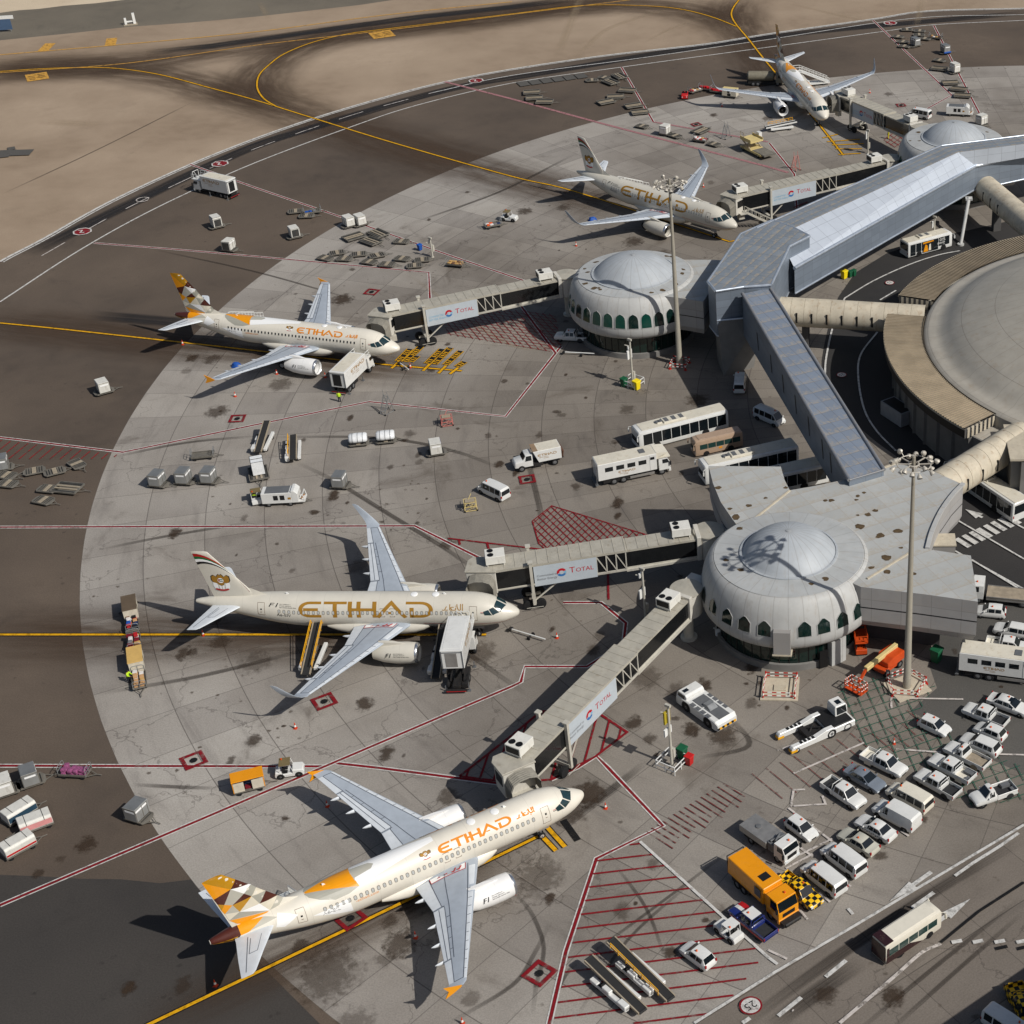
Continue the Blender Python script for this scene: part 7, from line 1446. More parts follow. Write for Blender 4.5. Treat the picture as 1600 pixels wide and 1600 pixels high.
# ================================================================== GROUND EQUIPMENT
E_fr = mat('dolly frame grey', (112, 108, 100), .7, .2, var=.18, dirt=.35); E_dk = mat('dolly dark deck', (58, 58, 56), .8, .1, var=.2, dirt=.2); E_pl = mat('dolly pale plate', (158, 146, 126), .7, .1, var=.12, dirt=.3); E_al = mat('container aluminium', (146, 147, 145), .42, .3, var=.1, scale=.7, dirt=.25); E_alr = mat('container roof sheet', (128, 130, 130), .45, .35, var=.12, scale=.6, dirt=.3); E_wh = mat('container white', (206, 204, 196), .5, .05, var=.06, dirt=.3); E_bl = mat('blue tarpaulin', (24, 78, 158), .6, var=.15, scale=3); E_wrap = mat('white plastic wrap', (222, 224, 224), .3, var=.1, scale=2.5); E_or = mat('lift orange', (198, 74, 28), .4, .05, var=.06, dirt=.1); E_cr = mat('boom cream', (206, 186, 128), .45, var=.06); E_belt = mat('conveyor belt', (40, 40, 40), .85, var=.15); E_ye = mat('safety yellow', (224, 164, 24), .45, var=.05); E_red = mat('equipment red', (184, 32, 30), .45, var=.05); E_bin = mat('bin yellow', (232, 206, 20), .5, var=.04); E_gn = mat('bin green', (20, 84, 54), .55, var=.08); E_tan = mat('tan canopy', (200, 164, 96), .6, var=.08, dirt=.2); E_cu = mat('cart curtain', (196, 188, 170), .7, var=.1, dirt=.3); E_hv = mat('hi-vis yellow green', (188, 226, 40), .6, var=.06); E_skin = mat('skin', (150, 104, 78), .6, var=.04); E_trou = mat('dark trousers', (30, 32, 42), .8, var=.1); E_hair = mat('dark hair', (24, 20, 18), .7, var=0)
def small_wheel(t, x, y, r=.2): b = MB(); b.lathe([(.01, -.06), (r * .9, -.07), (r, 0), (r * .9, .07), (.01, .06)], 12, (x, y, r), 'y'); b.build('wheel', A_tyre, t, smooth=40)
def towbar(t, x, l=1.3): b = MB(); b.bar((x, -.45, .35), (x + l * .6, 0, .3), .07).bar((x, .45, .35), (x + l * .6, 0, .3), .07).bar((x + l * .6, 0, .3), (x + l, 0, .22), .08); b.build('tow_bar', E_fr, t)
def small_dolly():
    t = empty('container_dolly', None, 'dolly'); b = MB()
    for y in (-.85, .85): b.bar((-1.15, y, .42), (1.15, y, .42), .12, .16)
    b.prism([(-1.2, -.85), (-1.45, -.45), (-1.45, .45), (-1.2, .85), (1.2, .85), (1.45, .45), (1.45, -.45), (1.2, -.85)], .3, .4); b.build('frame', E_fr, t)
    b = MB()
    for k in range(7): b.tube((-1.0 + k * .33, -.75, .47), (-1.0 + k * .33, .75, .47), .05, n=6)
    b.build('roller', E_dk, t); MB().box(-.28, .28, -.8, .8, .5, .54).build('deck_plate', E_pl, t)
    for x in (-.85, .85):
        for y in (-.62, .62): small_wheel(t, x, y)
    towbar(t, 1.4); return t
def big_dolly():
    t = empty('pallet_dolly', None, 'dolly'); b = MB()
    for y in (-1.25, 1.25): b.bar((-1.75, y, .46), (1.75, y, .46), .14, .2)
    for x in (-1.75, 1.75): b.bar((x, -1.25, .46), (x, 1.25, .46), .14, .2)
    b.box(-1.7, 1.7, -1.2, 1.2, .34, .4); b.build('frame', E_fr, t)
    for k in range(4): y = -.95 + k * .63; MB().box(-1.7, 1.7, y - .13, y + .13, .46, .55).build('deck_slat', E_pl if k in (1, 2) else E_dk, t)
    for x in (-1.2, 1.2):
        for y in (-.9, .9): small_wheel(t, x, y, .24)
    towbar(t, 1.8, 1.6); return t
def uld(m, roof, kind=0):
    t = empty('cargo_container', None, 'container'); b = MB()
    if kind == 0: pr = [(-.78, 0), (.78, 0), (1.0, .42), (1.0, 1.6), (-1.0, 1.6), (-1.0, .0)]
    else: pr = [(-1.0, 0), (1.0, 0), (1.0, 1.5), (.9, 1.7), (-.9, 1.7), (-1.0, 1.5)]
    n = len(pr); b.add([(x, p[0], p[1]) for x in (-.77, .77) for p in pr], [(i, (i + 1) % n, n + (i + 1) % n, n + i) for i in range(n)] + [tuple(range(n - 1, -1, -1)), tuple(range(n, 2 * n))]); b.build('shell', m, t, bevel=.03)
    MB().box(-.72, .72, -.94, .94, pr[3][1] + (.1 if kind else 0), pr[3][1] + (.12 if kind else .02)).build('roof_sheet', roof, t)
    b = MB()
    for x in (-.775, .775): b.box(x - .012, x + .012, -.9, .75, 1.16, 1.38)
    b.box(-.5, .6, -1.015, -1.0, 1.1, 1.32); b.build('label_plate', A_wht, t); b = MB()
    for x in (-.79, .79):
        for y in (-.95, 0, .72): b.box(x - .015, x + .015, y - .03, y + .03, .05, 1.55)
    for z in (.05, 1.55): b.box(-.8, .8, -1.02, -.97, z - .03, z + .03)
    b.build('edge_frame', E_fr, t); return t
kSD = K(small_dolly(), None, .5); kBD = K(big_dolly(), None, .5)
ORD = ['first', 'second', 'third', 'fourth', 'fifth', 'sixth', 'seventh', 'eighth', 'ninth', 'tenth', 'eleventh', 'twelfth']
def cluster(items, where, grp):
    items = sorted(items, key=lambda q: q[1][0])
    for i, (k, px, fw) in enumerate(items):
        kind = 'slatted pallet dolly' if k is kBD else 'small roller dolly'
        o = k.put(px, fw, 'empty %s, %s from left among %s' % (kind, ORD[i], where)); o['group'] = grp
cluster([(kSD, (10, 744), (20, 3)), (kSD, (12, 757), (20, 2)), (kSD, (54, 737), (-20, 4)), (kSD, (86, 738), (20, -5)), (kSD, (120, 726), (16, 12)), (kSD, (75, 765), (20, 2)), (kBD, (106, 764), (20, 2)), (kSD, (68, 783), (20, 4))], 'dollies at the left edge', 'dollies at the left edge')
cluster([(kBD, (553, 371), (20, -6)), (kBD, (580, 378), (20, 7)), (kBD, (591, 366), (18, 8)), (kSD, (627, 378), (20, 1)), (kSD, (462, 331), (20, -2)), (kSD, (479, 338), (20, -1))], 'dollies by the upper red line', 'dollies below the upper red line')
cluster([(kSD, (508, 404), (20, 4)), (kSD, (527, 396), (20, -3)), (kSD, (538, 405), (20, 1)), (kSD, (561, 398), (20, -2)), (kSD, (577, 410), (20, 3)), (kSD, (590, 400), (20, -4)), (kSD, (605, 414), (20, 1)), (kSD, (628, 405), (20, 2)), (kSD, (648, 416), (20, -2)), (kSD, (660, 407), (20, -2))], 'dollies lined along the lower red line', 'dollies lined along the lower red line')
cluster([(kBD, (831, 145), (20, -1)), (kBD, (835, 154), (20, -1)), (kBD, (851, 160), (20, 0)), (kSD, (925, 126), (20, -1)), (kSD, (944, 122), (20, 3)), (kBD, (954, 129), (18, 7)), (kBD, (968, 120), (16, 9)), (kBD, (980, 142), (20, 1)), (kBD, (962, 152), (20, -1)), (kBD, (947, 160), (20, -4)), (kBD, (990, 166), (20, -3)), (kBD, (1000, 176), (20, -2))], 'dollies beyond the upper airliner', 'dollies on the brown asphalt beyond the upper airliner')
cluster([(kSD, (1003, 198), (20, 4)), (kBD, (1095, 205), (18, -8)), (kSD, (1055, 213), (20, 6)), (kSD, (1115, 226), (20, 5))], 'dollies behind the upper gold-titled airliner', 'dollies behind the upper gold titled airliner')
cluster([(kSD, (1403, 58), (20, 2)), (kSD, (1411, 66), (20, 2)), (kSD, (1417, 47), (20, 0)), (kSD, (1437, 49), (20, 1)), (kSD, (1413, 73), (20, 2)), (kSD, (1445, 61), (20, 2)), (kSD, (1436, 55), (20, 0)), (kSD, (1468, 95), (20, 3)), (kBD, (1468, 108), (20, 2)), (kBD, (1485, 130), (20, -1)), (kBD, (1498, 140), (20, 2)), (kBD, (1504, 150), (20, 1))], 'dollies at the upper right corner', 'dollies at the upper right corner')
kg = K(uld(E_al, E_alr), 'aluminium cargo containers on dollies', 1.6); kwh = K(uld(E_wh, E_wh), 'white cargo containers on dollies', 1.6); kww = K(uld(E_wh, E_wh, 1), 'white cargo containers on dollies', 1.7)
for k, px, fw, lab in ((kg, (245, 746), (20, 2), 'first of three grey containers in a row, nearest the left edge'), (kg, (286, 742), (20, 1), 'middle one of three grey containers in a row'), (kg, (325, 741), (20, 1), 'last of three grey containers in a row, nearest the belt loaders'), (kg, (530, 748), (20, 1), 'lone grey container below two rounded white wrapped loads'),
                       (kg, (213, 1264), (20, 6), 'grey container on the asphalt edge behind the nearest tail'), (kg, (45, 1210), (18, -6), 'dark grey container beside the pink luggage cart'), (kwh, (5, 1225), (18, -6), 'white container cut off by the left edge beside dark grey'), (kwh, (160, 602), (18, -5), 'lone white container on dark asphalt near the left edge'),
                       (kwh, (459, 361), (18, -4), 'lone white container right of the open-sided white one'), (kwh, (357, 381), (20, 2), 'white container with a dark open front near the curved road'), (kwh, (544, 344), (18, -5), 'left one of paired white containers on the upper red line'), (kwh, (562, 342), (18, -5), 'right one of paired white containers on the upper red line'),
                       (kwh, (680, 697), (18, -3), 'white container with one blue end, alone on the open concrete'), (kg, (1430, 64), (18, -4), 'grey container among empty dollies at the upper right corner'), (kg, (1477, 75), (18, -3), 'grey container with a blue sheet at the far upper right'), (kww, (1492, 105), (18, -4), 'white container standing on the edge of the upper right concrete'),
                       (kww, (1534, 186), (18, 6), 'white container beside the farthest dome'), (kwh, (1039, 201), (18, 3), 'white container beside empty dollies behind the upper airliner'), (kg, (2, 721), (18, -3), 'grey container cut off by the left edge above empty dollies'), (kww, (337, 345), (20, -5), 'white container with a netted open side near the lone catering truck')):
    o = k.put(px, fw, lab, z=.55); d = kSD.put(px, fw, '', world=(o.location.x, o.location.y, 0), rz=o.rotation_euler.z); d['group'] = 'dollies loaded with containers'
    d['label'] = 'dolly under the ' + ' '.join(lab.split()[:13])
    if 'blue end' in lab: MB().box(.775, .8, -.98, .98, .1, 1.55).build('blue_end', mat('blue panel', (30, 52, 130), .5, var=.05), o)
    if 'blue sheet' in lab: b = MB(); b.box(-.9, .9, -1.2, -.95, -.1, .25); b.build('blue_sheet', E_bl, o, bevel=.05)
    if 'open' in lab and 'side' in lab: MB().box(-.6, .6, -1.03, -1.0, .15, 1.4).build('net_front', E_dk, o)
    if 'open front' in lab: MB().box(-.65, .65, -1.02, -1.0, .1, 1.4).build('dark_front', E_dk, o)
# tall white bundle of stacked boxes on a low dolly, white wrapped loads
t = empty('wrapped_load', None, 'cargo'); 
for i in range(2):
    b = MB(); b.box(-1.0 + i * 1.0, -.03 + i * 1.0, -.8, .8, 0, 2.0); b.build('box_stack', E_wrap, t, bevel=.05)
b = MB(); 
for x in (-.95, -.02, .95): b.path([(x, -.82, 0), (x, -.82, 2.02), (x, .82, 2.02), (x, .82, 0)], .03)
b.build('strap', V_blk, t); o = K(t, None, 2.0).put((402, 727), (4, 20), 'tall white strapped load on a low dolly between belt loader and generator', z=.56)
kBD.put((402, 735), (20, 2), 'low dolly under the tall white strapped load', world=(o.location.x, o.location.y - .2, 0), rz=o.rotation_euler.z)['group'] = 'dollies loaded with containers'
t = empty('wrapped_load', None, 'cargo'); b = MB(); b.loft([[(x, 1.0 * k * math.cos(a), .65 + .62 * k * math.sin(a) * (1.0 if math.sin(a) > 0 else .95)) for a in [i * math.pi / 8 for i in range(16)]] for x, k in ((-1.25, .7), (-1.05, .95), (-.4, 1), (.4, .97), (1.05, .95), (1.25, .72))]); b.build('wrapped_body', E_wrap, t, smooth=50)
b = MB()
for x in (-.7, 0, .7): b.lathe([(1.02, x - .03), (1.02, x + .03)], 16, (0, 0, .63), 'x')
b.xf(Matrix.Diagonal((1, 1, .64, 1)) @ Matrix.Translation((0, 0, .36))); b.build('strap', V_grey, t)
kwp = K(t, 'white wrapped loads', 1.3)
for px, lab in (((559, 684), 'left one of two rounded white wrapped loads'), ((602, 680), 'right one of two rounded white wrapped loads')):
    o = kwp.put(px, (20, -2), lab, z=.5); kSD.put(px, (20, -2), 'dolly under the ' + lab, world=(o.location.x, o.location.y, 0), rz=o.rotation_euler.z)['group'] = 'dollies loaded with containers'
# covered baggage trailers
def covered(stripe):
    t = empty('baggage_trailer', None, 'baggage trailer'); b = MB(); b.loft([[(x, -.78, .55), (x, .78, .55), (x, .86, .75), (x, .84, 1.45), (x, .66, 1.72), (x, -.66, 1.72), (x, -.84, 1.45), (x, -.86, .75)] for x in (-1.55, 1.55)]); b.build('cover', E_wh, t, bevel=.05)
    for x in (-.85, .85): b = MB(); b.loft([[(x + d, .87 * s, .7), (x + d, .86 * s, 1.45), (x + d, .67 * s, 1.735)] for d in (-.03, .03) for s in (1,)], closed=False, caps=False); b.box(x - .03, x + .03, -.66, .66, 1.72, 1.735); b.build('cover_strap', V_blk, t, fix=False)
    m = {'red': V_dr, 'pink': mat('faded pink panel', (206, 140, 138), .6, var=.1), 'blue': mat('slate blue curtain', (38, 66, 84), .6, var=.1)}[stripe]; b = MB()
    for s in (1, -1): b.box(-1.5, 1.5, s * .87 - .012, s * .87 + .012, .78, .98 if stripe == 'red' else 1.4)
    if stripe == 'pink': b.box(1.55, 1.57, -.7, .7, .7, 1.4).box(-1.57, -1.55, -.7, .7, .7, 1.2)
    b.build('side_panel', m, t); b = MB(); b.box(-1.6, 1.6, -.8, .8, .4, .54); b.build('frame', E_fr, t)
    for x in (-1.1, 1.1):
        for y in (-.65, .65): small_wheel(t, x, y, .22)
    towbar(t, 1.6); return t
K(covered('blue'), 'covered white baggage trailers', 1.6).put((30, 1269), (20, -12), 'covered white baggage trailer with a slate blue side'); K(covered('pink'), 'covered white baggage trailers', 1.6).put((55, 1285), (-16, 6), 'covered white baggage trailer with faded pink panels and a grey roof patch'); K(covered('red'), 'covered white baggage trailers', 1.6).put((28, 1321), (20, -11), 'covered white baggage trailer with a red side stripe')
# open carts, luggage
def open_cart(l=3.0):
    t = empty('baggage_cart', None, 'baggage cart'); b = MB(); b.box(-l / 2, l / 2, -.75, .75, .42, .52); b.build('platform', E_fr, t)
    for x in (-l / 2, l / 2): b = MB(); b.path([(x, -.7, .5), (x, -.7, 1.35), (x, -.5, 1.5), (x, .5, 1.5), (x, .7, 1.35), (x, .7, .5)], .035, 6); b.bar((x, 0, .5), (x, 0, 1.5), .05).bar((x, -.7, 1.0), (x, .7, 1.0), .05); b.build('end_rail', M_gal, t, smooth=40)
    b = MB(); 
    for y in (-.75, .75): b.box(-l / 2, l / 2, y - .03, y + .03, .52, .72)
    b.build('side_board', E_fr, t)
    for x in (-l / 2 + .5, l / 2 - .5):
        for y in (-.62, .62): small_wheel(t, x, y, .22)
    towbar(t, l / 2); return t
kcart = K(open_cart(), 'open baggage carts', .8)
BAG = [('maroon', (112, 20, 34)), ('black', (26, 26, 28)), ('navy', (28, 48, 84)), ('red', (176, 28, 34)), ('tan', (196, 156, 96)), ('white', (212, 208, 204)), ('orange', (222, 92, 30)), ('grey', (118, 116, 116)), ('brown', (110, 78, 56))]
BM_ = {n: mat(n + ' luggage', c, .6, var=.15, scale=4) for n, c in BAG}; BM_['pink'] = mat('pink wrapped luggage', (150, 84, 122), .4, var=.5, scale=6); BM_['cardboard'] = mat('cardboard box', (188, 148, 104), .75, var=.12); BM_['blue'] = E_bl; BM_['silver'] = M_gal
_bagmesh = {}
def bag(col, M, lab, grp):
    if col not in _bagmesh:
        b = MB(); b.box(-.34, .34, -.23, .23, 0, .3); me = b.mesh('suitcase', BM_[col], 40, .05, 2); hb = MB(); hb.path([(.34, -.1, .15), (.42, -.1, .15), (.42, .1, .15), (.34, .1, .15)], .02, 5); _bagmesh[col] = (me, hb.mesh('handle', V_blk, 40))
    me, hm = _bagmesh[col]; o = bpy.data.objects.new('suitcase' if col != 'cardboard' else 'carton', me); COL.objects.link(o); o.matrix_world = M
    if col != 'cardboard': h = bpy.data.objects.new('handle', hm); COL.objects.link(h); h.parent = o
    o['label'] = lab; o['category'] = 'suitcase' if col != 'cardboard' else 'carton'; o['group'] = grp; return o
def load(cart, cols, where, seed, z0=.53, l=2.6, w_=1.3):
    rr = random.Random(seed); nx = 4; k = 0; cnt = {}
    for i, col in enumerate(cols):
        layer, j = divmod(i, 8); x = -l / 2 + .35 + (j % nx) * l / nx + rr.uniform(-.06, .06); y = (-.34 if j // nx == 0 else .34) + rr.uniform(-.05, .05)
        M = cart.matrix_basis @ Matrix.Translation((x, y, z0 + layer * .31)) @ Matrix.Rotation(rr.uniform(-.25, .25) + (1.57 if rr.random() < .3 else 0), 4, 'Z')
        bag(col, M, '%s %s on the %s' % (col if col != 'cardboard' else 'cardboard', 'suitcase' if col != 'cardboard' else 'carton', where), '%s bags on the %s' % (col, where))
for px, fw, lab, cols, wh in (((207, 976), (2, 20), 'open baggage cart heaped with red, blue and black bags crossing the yellow line', ['white', 'navy', 'orange', 'black', 'red', 'cardboard', 'navy', 'black', 'brown', 'white', 'blue', 'red', 'black'], 'second cart of the baggage train'), ((210, 1006), (2, 20), 'open baggage cart with maroon and tan bags in the middle of the baggage train', ['maroon', 'grey', 'tan', 'maroon', 'white', 'maroon', 'tan', 'brown', 'maroon', 'white', 'grey', 'maroon', 'red'], 'third cart of the baggage train'),
                             ((218, 1064), (2, 20), 'open baggage cart carrying cartons at the front of the baggage train', ['cardboard', 'white', 'cardboard', 'cardboard', 'white', 'cardboard', 'tan', 'cardboard', 'white', 'cardboard'], 'front cart of the baggage train'), ((118, 1207), (20, 1), 'open cart heaped with pink wrapped luggage on the left', ['pink'] * 13, 'cart of pink luggage'),
                             ((317, 712), (20, -2), 'empty open baggage cart with rails above three grey containers', [], ''), ((488, 331), (20, -3), 'open cart with one blue bundle below the upper red line', ['blue', 'blue', 'silver'], 'cart with a blue bundle'), ((712, 413), (20, 2), 'open cart with tan sacks by the upper red line', ['tan', 'brown', 'tan', 'cardboard', 'tan', 'tan', 'brown', 'tan'], 'cart of tan sacks'),
                             ((770, 352), (20, -4), 'open cart with orange and white goods beside a tractor', ['orange', 'white', 'grey', 'navy', 'white', 'orange'], 'cart beside the tractor'), ((1086, 142), (20, -6), 'open cart with cream and red bags just behind the red tractor', ['red', 'white', 'tan', 'white', 'red', 'tan', 'black'], 'cart behind the red tractor'), ((1103, 139), (20, 2), 'open cart with a heap of bright red bags, middle of the red baggage train', ['red'] * 11, 'middle cart of the red baggage train'),
                             ((1121, 143), (20, 2), 'open cart with red bags under the far wingtip', ['red'] * 9, 'cart under the far wingtip'), ((1094, 219), (20, 3), 'open cart of red and white parcels in front of a slatted dolly', ['red', 'white', 'red', 'white', 'red', 'white', 'tan', 'red', 'white'], 'cart of red and white parcels'), ((1462, 59), (20, 2), 'open cart with brown goods at the upper right corner', ['brown', 'white', 'tan', 'brown', 'tan'], 'cart at the upper right corner')):
    o = kcart.put(px, fw, lab)
    if cols: load(o, cols, wh, len(wh) + int(px[0]))
def canopy_cart(roof, full=True):
    t = empty('canopy_cart', None, 'baggage cart'); l = 3.1; b = MB(); b.box(-l / 2, l / 2, -.78, .78, .42, .54); b.build('platform', E_fr, t); b = MB(); b.prof([(-l / 2 - .1, 1.95), (l / 2 + .1, 1.95), (l / 2 + .1, 2.03), (-l / 2 - .1, 2.03)], -.85, .85); b.build('canopy_roof', roof, t, bevel=.03)
    for x in (-l / 2, l / 2): b = MB(); b.box(x - .04, x + .04, -.78, .78, .5, 1.95); b.build('end_panel', roof if full else E_cu, t)
    for s in (1, -1):
        for a, c in ((-1.5, -.45), (.35, 1.5)): MB().box(a, c, s * .79 - .015, s * .79 + .015, .6, 1.8).build('curtain', E_cu, t)
    for x in (-1.05, 1.05):
        for y in (-.66, .66): small_wheel(t, x, y, .23)
    towbar(t, l / 2); return t
o = K(canopy_cart(V_yel), None, 1.8).put((388, 1223), (20, -5), 'yellow roofed canopy cart with cream curtains behind the white tractor'); bag('maroon', o.matrix_basis @ Matrix.Translation((-.05, -.3, .55)), 'maroon suitcase inside the yellow roofed canopy cart', 'bags in the canopy cart'); bag('navy', o.matrix_basis @ Matrix.Translation((-.05, .2, .55)), 'navy suitcase inside the yellow roofed canopy cart', 'bags in the canopy cart')
K(canopy_cart(E_tan, False), None, 1.8).put((213, 1034), (2, 20), 'tan roofed canopy cart in the baggage train beside a worker in hi-vis'); K(canopy_cart(mat('dark brown canopy', (92, 78, 62), .7, var=.1), False), None, 1.8).put((204, 953), (2, 20), 'brown backed canopy cart at the far end of the baggage train'); K(canopy_cart(E_cr, False), None, 1.8).put((1141, 146), (20, 2), 'cream roofed canopy cart under the far wing')
# tractors
def tractor(p, roof, canopy=True):
    t = empty('baggage_tractor', None, 'tractor'); b = MB(); b.loft([[(x, -w_, .3), (x, w_, .3), (x, w_, z), (x, w_ * .85, z + .08), (x, -w_ * .85, z + .08), (x, -w_, z)] for x, w_, z in ((1.45, .6, .75), (1.3, .66, .92), (.35, .68, 1.0), (.3, .68, .6), (-.75, .68, .55), (-.8, .68, .85), (-1.4, .66, .85), (-1.5, .62, .6))])
    for x in (.9, -.95):
        for y in (-.68, .68): arch(b, x, y, .4, 1)
    b.build('body', [p, V_blk], t, smooth=30)
    for x in (.9, -.95):
        for y in (-.7, .7): wheel(t, x, y, .36, .22)
    for y in (-.3, .3): MB().box(-.65, -.2, y - .22, y + .22, .6, .75).box(-.72, -.6, y - .22, y + .22, .7, 1.2).build('seat', V_blk, t)
    b = MB(); b.tube((.25, .3, .95), (.1, .3, 1.15), .03).lathe([(.2, 0), (.2, .03), (.16, .03), (.16, 0), (.2, 0)], 14, (.1, .3, 1.15)); b.build('steering_wheel', V_blk, t)
    if canopy:
        b = MB()
        for y in (-.62, .62): b.path([(.35, y, .95), (.15, y, 1.75), (-.9, y, 1.78), (-1.0, y, .85)], .035)
        b.build('roll_frame', p, t, smooth=40); b = MB(); b.box(-.95, .2, -.66, .66, 1.78, 1.83); b.build('canopy_roof', roof, t); b = MB(); b.lathe([(.09, 1.83), (.09, 1.97), (.02, 2.0)], 10, (-.7, .4, 0)); b.build('beacon', V_amb, t, smooth=40)
    for y in (-.45, .45): b = MB(); b.tube((1.44, y, .62), (1.48, y, .62), .1, n=10); b.build('headlight', V_lamp, t)
    return t
ktr = K(tractor(V_w, mat('olive canopy', (112, 98, 66), .7, var=.1)), 'baggage tractors', 1.2); ktr.put((453, 1203), (20, -3), 'white baggage tractor with an olive canopy standing by the nearest wingtip'); ktr.put((401, 776), (-2, -20), 'white baggage tractor with a driver in hi-vis coupled to the white generator'); ktr.put((796, 340), (20, 2), 'white baggage tractor next to a cart of orange and white goods')
K(tractor(V_w, V_w, True), 'baggage tractors', 1.2).put((1138, 1454), (-18, -14), 'white roofed baggage tractor between the striped pickup and the lone hatchback'); K(tractor(E_red, V_blk, False), 'baggage tractors', 1.0).put((1070, 149), (-3, 20), 'red baggage tractor at the head of the red baggage train')
# generators
def gpu():
    t = empty('ground_power_unit', None, 'generator'); b = MB(); b.box(-2.4, 1.5, -.95, .95, .55, 2.1); b.prof([(1.5, .55), (2.35, .55), (2.35, 1.9), (1.9, 2.35), (1.5, 2.35)], -.95, .95); b.build('cabinet', V_w, t, bevel=.04); MB().box(-1.9, 1.2, -.85, .85, 2.1, 2.14).build('roof_grille', V_grey, t)
    for sg in (1, -1):
        for x in (-.55, .3): MB().box(x - .3, x + .3, sg * .955 - .01, sg * .955 + .01, 1.05, 1.75).build('side_hatch', V_blk, t)
        MB().box(1.0, 1.4, sg * .955 - .01, sg * .955 + .01, 1.1, 1.4).build('side_label', A_gold, t)
    for x in (-1.6, 1.2):
        for y in (-.9, .9): wheel(t, x, y, .36, .2)
    b = MB(); b.box(2.35, 3.1, -.8, .8, .5, .7).path([(3.1, -.7, .6), (2.9, -.7, 1.6)], .06).path([(3.1, .7, .6), (2.9, .7, 1.6)], .06).bar((2.9, -.7, 1.6), (2.9, .7, 1.6), .1); b.build('cable_tray', V_w, t); b = MB(); b.path([(2.5, -.4, .8), (2.8, -.1, .95), (2.6, .3, .8), (2.9, .5, .9)], .09); b.build('cable_coil', mat('brown cable', (140, 96, 50), .7, var=.1), t); towbar(t, 2.9, 1.0); return t
kgp = K(gpu(), 'white generator trailers', 2.0); kgp.put((440, 776), (20, -1), 'white generator trailer with a grey roof grille, coupled to a small tractor'); kgp.put((1497, 173), (20, 1), 'white generator trailer with a grey roof grille beside the farthest dome')
# belt loaders
def loader(L, ang, rail, low=.75):
    t = empty('belt_loader', None, 'belt loader'); dz = L * math.sin(ang); dx = L * math.cos(ang); x0 = -dx / 2; p0 = Vector((x0, 0, low)); p1 = Vector((x0 + dx, 0, low + dz)); zu = Vector((-math.sin(ang), 0, math.cos(ang)))
    b = MB(); b.bar(p0, p1, .78, .12); b.tube(p0 + Vector((0, -.4, 0)), p0 + Vector((0, .4, 0)), .13).tube(p1 + Vector((0, -.4, 0)), p1 + Vector((0, .4, 0)), .13); b.build('conveyor_belt', E_belt, t)
    for y in (-.47, .47): b = MB(); b.bar(p0 + Vector((0, y, 0)), p1 + Vector((0, y, 0)), .12, .26); b.build('side_beam', E_pl if rail != 'orange' else V_w, t)
    if rail:
        b = MB(); m = E_ye; ys = (.62,) if rail != 'both' else (.62, -.62)
        for y in ys:
            b.bar(p0.lerp(p1, .12) + Vector((0, y, 0)) + zu * .7, p0.lerp(p1, .92) + Vector((0, y, 0)) + zu * .7, .07); b.bar(p0.lerp(p1, .12) + Vector((0, y, 0)) + zu * .35, p0.lerp(p1, .92) + Vector((0, y, 0)) + zu * .35, .05)
            for k in range(7): q = p0.lerp(p1, .12 + .8 * k / 6) + Vector((0, y, 0)); b.bar(q, q + zu * .7, .06)
        b.build('safety_rail', m, t)
    b = MB(); b.box(-2.6, 2.4, .55, 1.05, .4, .85).box(-2.6, -1.5, .5, 1.1, .5, 1.05).box(1.4, 2.4, .5, 1.1, .45, .9).box(-2.4, 2.4, -1.0, -.55, .4, .8).box(-.3, .7, .55, 1.05, .6, 1.15); b.build('chassis', V_w, t, bevel=.05)
    b = MB(); b.box(.8, 1.3, .58, 1.02, .75, .9).box(.7, .8, .58, 1.02, .85, 1.35); b.build('seat', V_blk, t); b = MB(); b.bar((-1.4, 0, .5), p0.lerp(p1, .3), .12).bar((1.4, 0, .5), p0.lerp(p1, .72), .14); b.build('lift_arm', V_grey, t)
    for x in (-1.7, 1.6):
        for y in (-.95, .95): wheel(t, x, y, .36, .22)
    return t
def place2(o, a, c, lab, h=1.0):
    A, C = G(*a, h), G(*c, h); m = (A + C) / 2; o.location = (m.x, m.y, 0); o.rotation_euler.z = math.atan2(C.y - A.y, C.x - A.x); o['label'] = lab; o['group'] = 'white belt loaders'
place2(loader(7.6, .12, False), (1008, 1580), (917, 1502), 'belt loader without rails on the red stripes, nearest the red edge line'); place2(loader(8.6, .10, 'yellow'), (1045, 1555), (958, 1478), 'belt loader with a yellow handrail on the red stripes'); place2(loader(6.4, .2, False), (400, 708), (421, 664), 'belt loader leaning towards the red line, above a white strapped load'); place2(loader(5.8, .08, 'yellow', .9), (457, 724), (459, 676), 'belt loader with yellow edges standing upright in view on the open concrete'); place2(loader(7.6, .33, 'both'), (474, 1058), (505, 985), 'belt loader with orange rails raised to the rear hold of the gold-titled airliner'); place2(loader(7.4, .3, False), (678, 1064), (698, 990), 'belt loader in the shade of the raised catering truck'); place2(loader(6.6, .08, 'orange', .9), (1192, 199), (1248, 192), 'belt loader with an orange belt edge beside the farthest airliner')
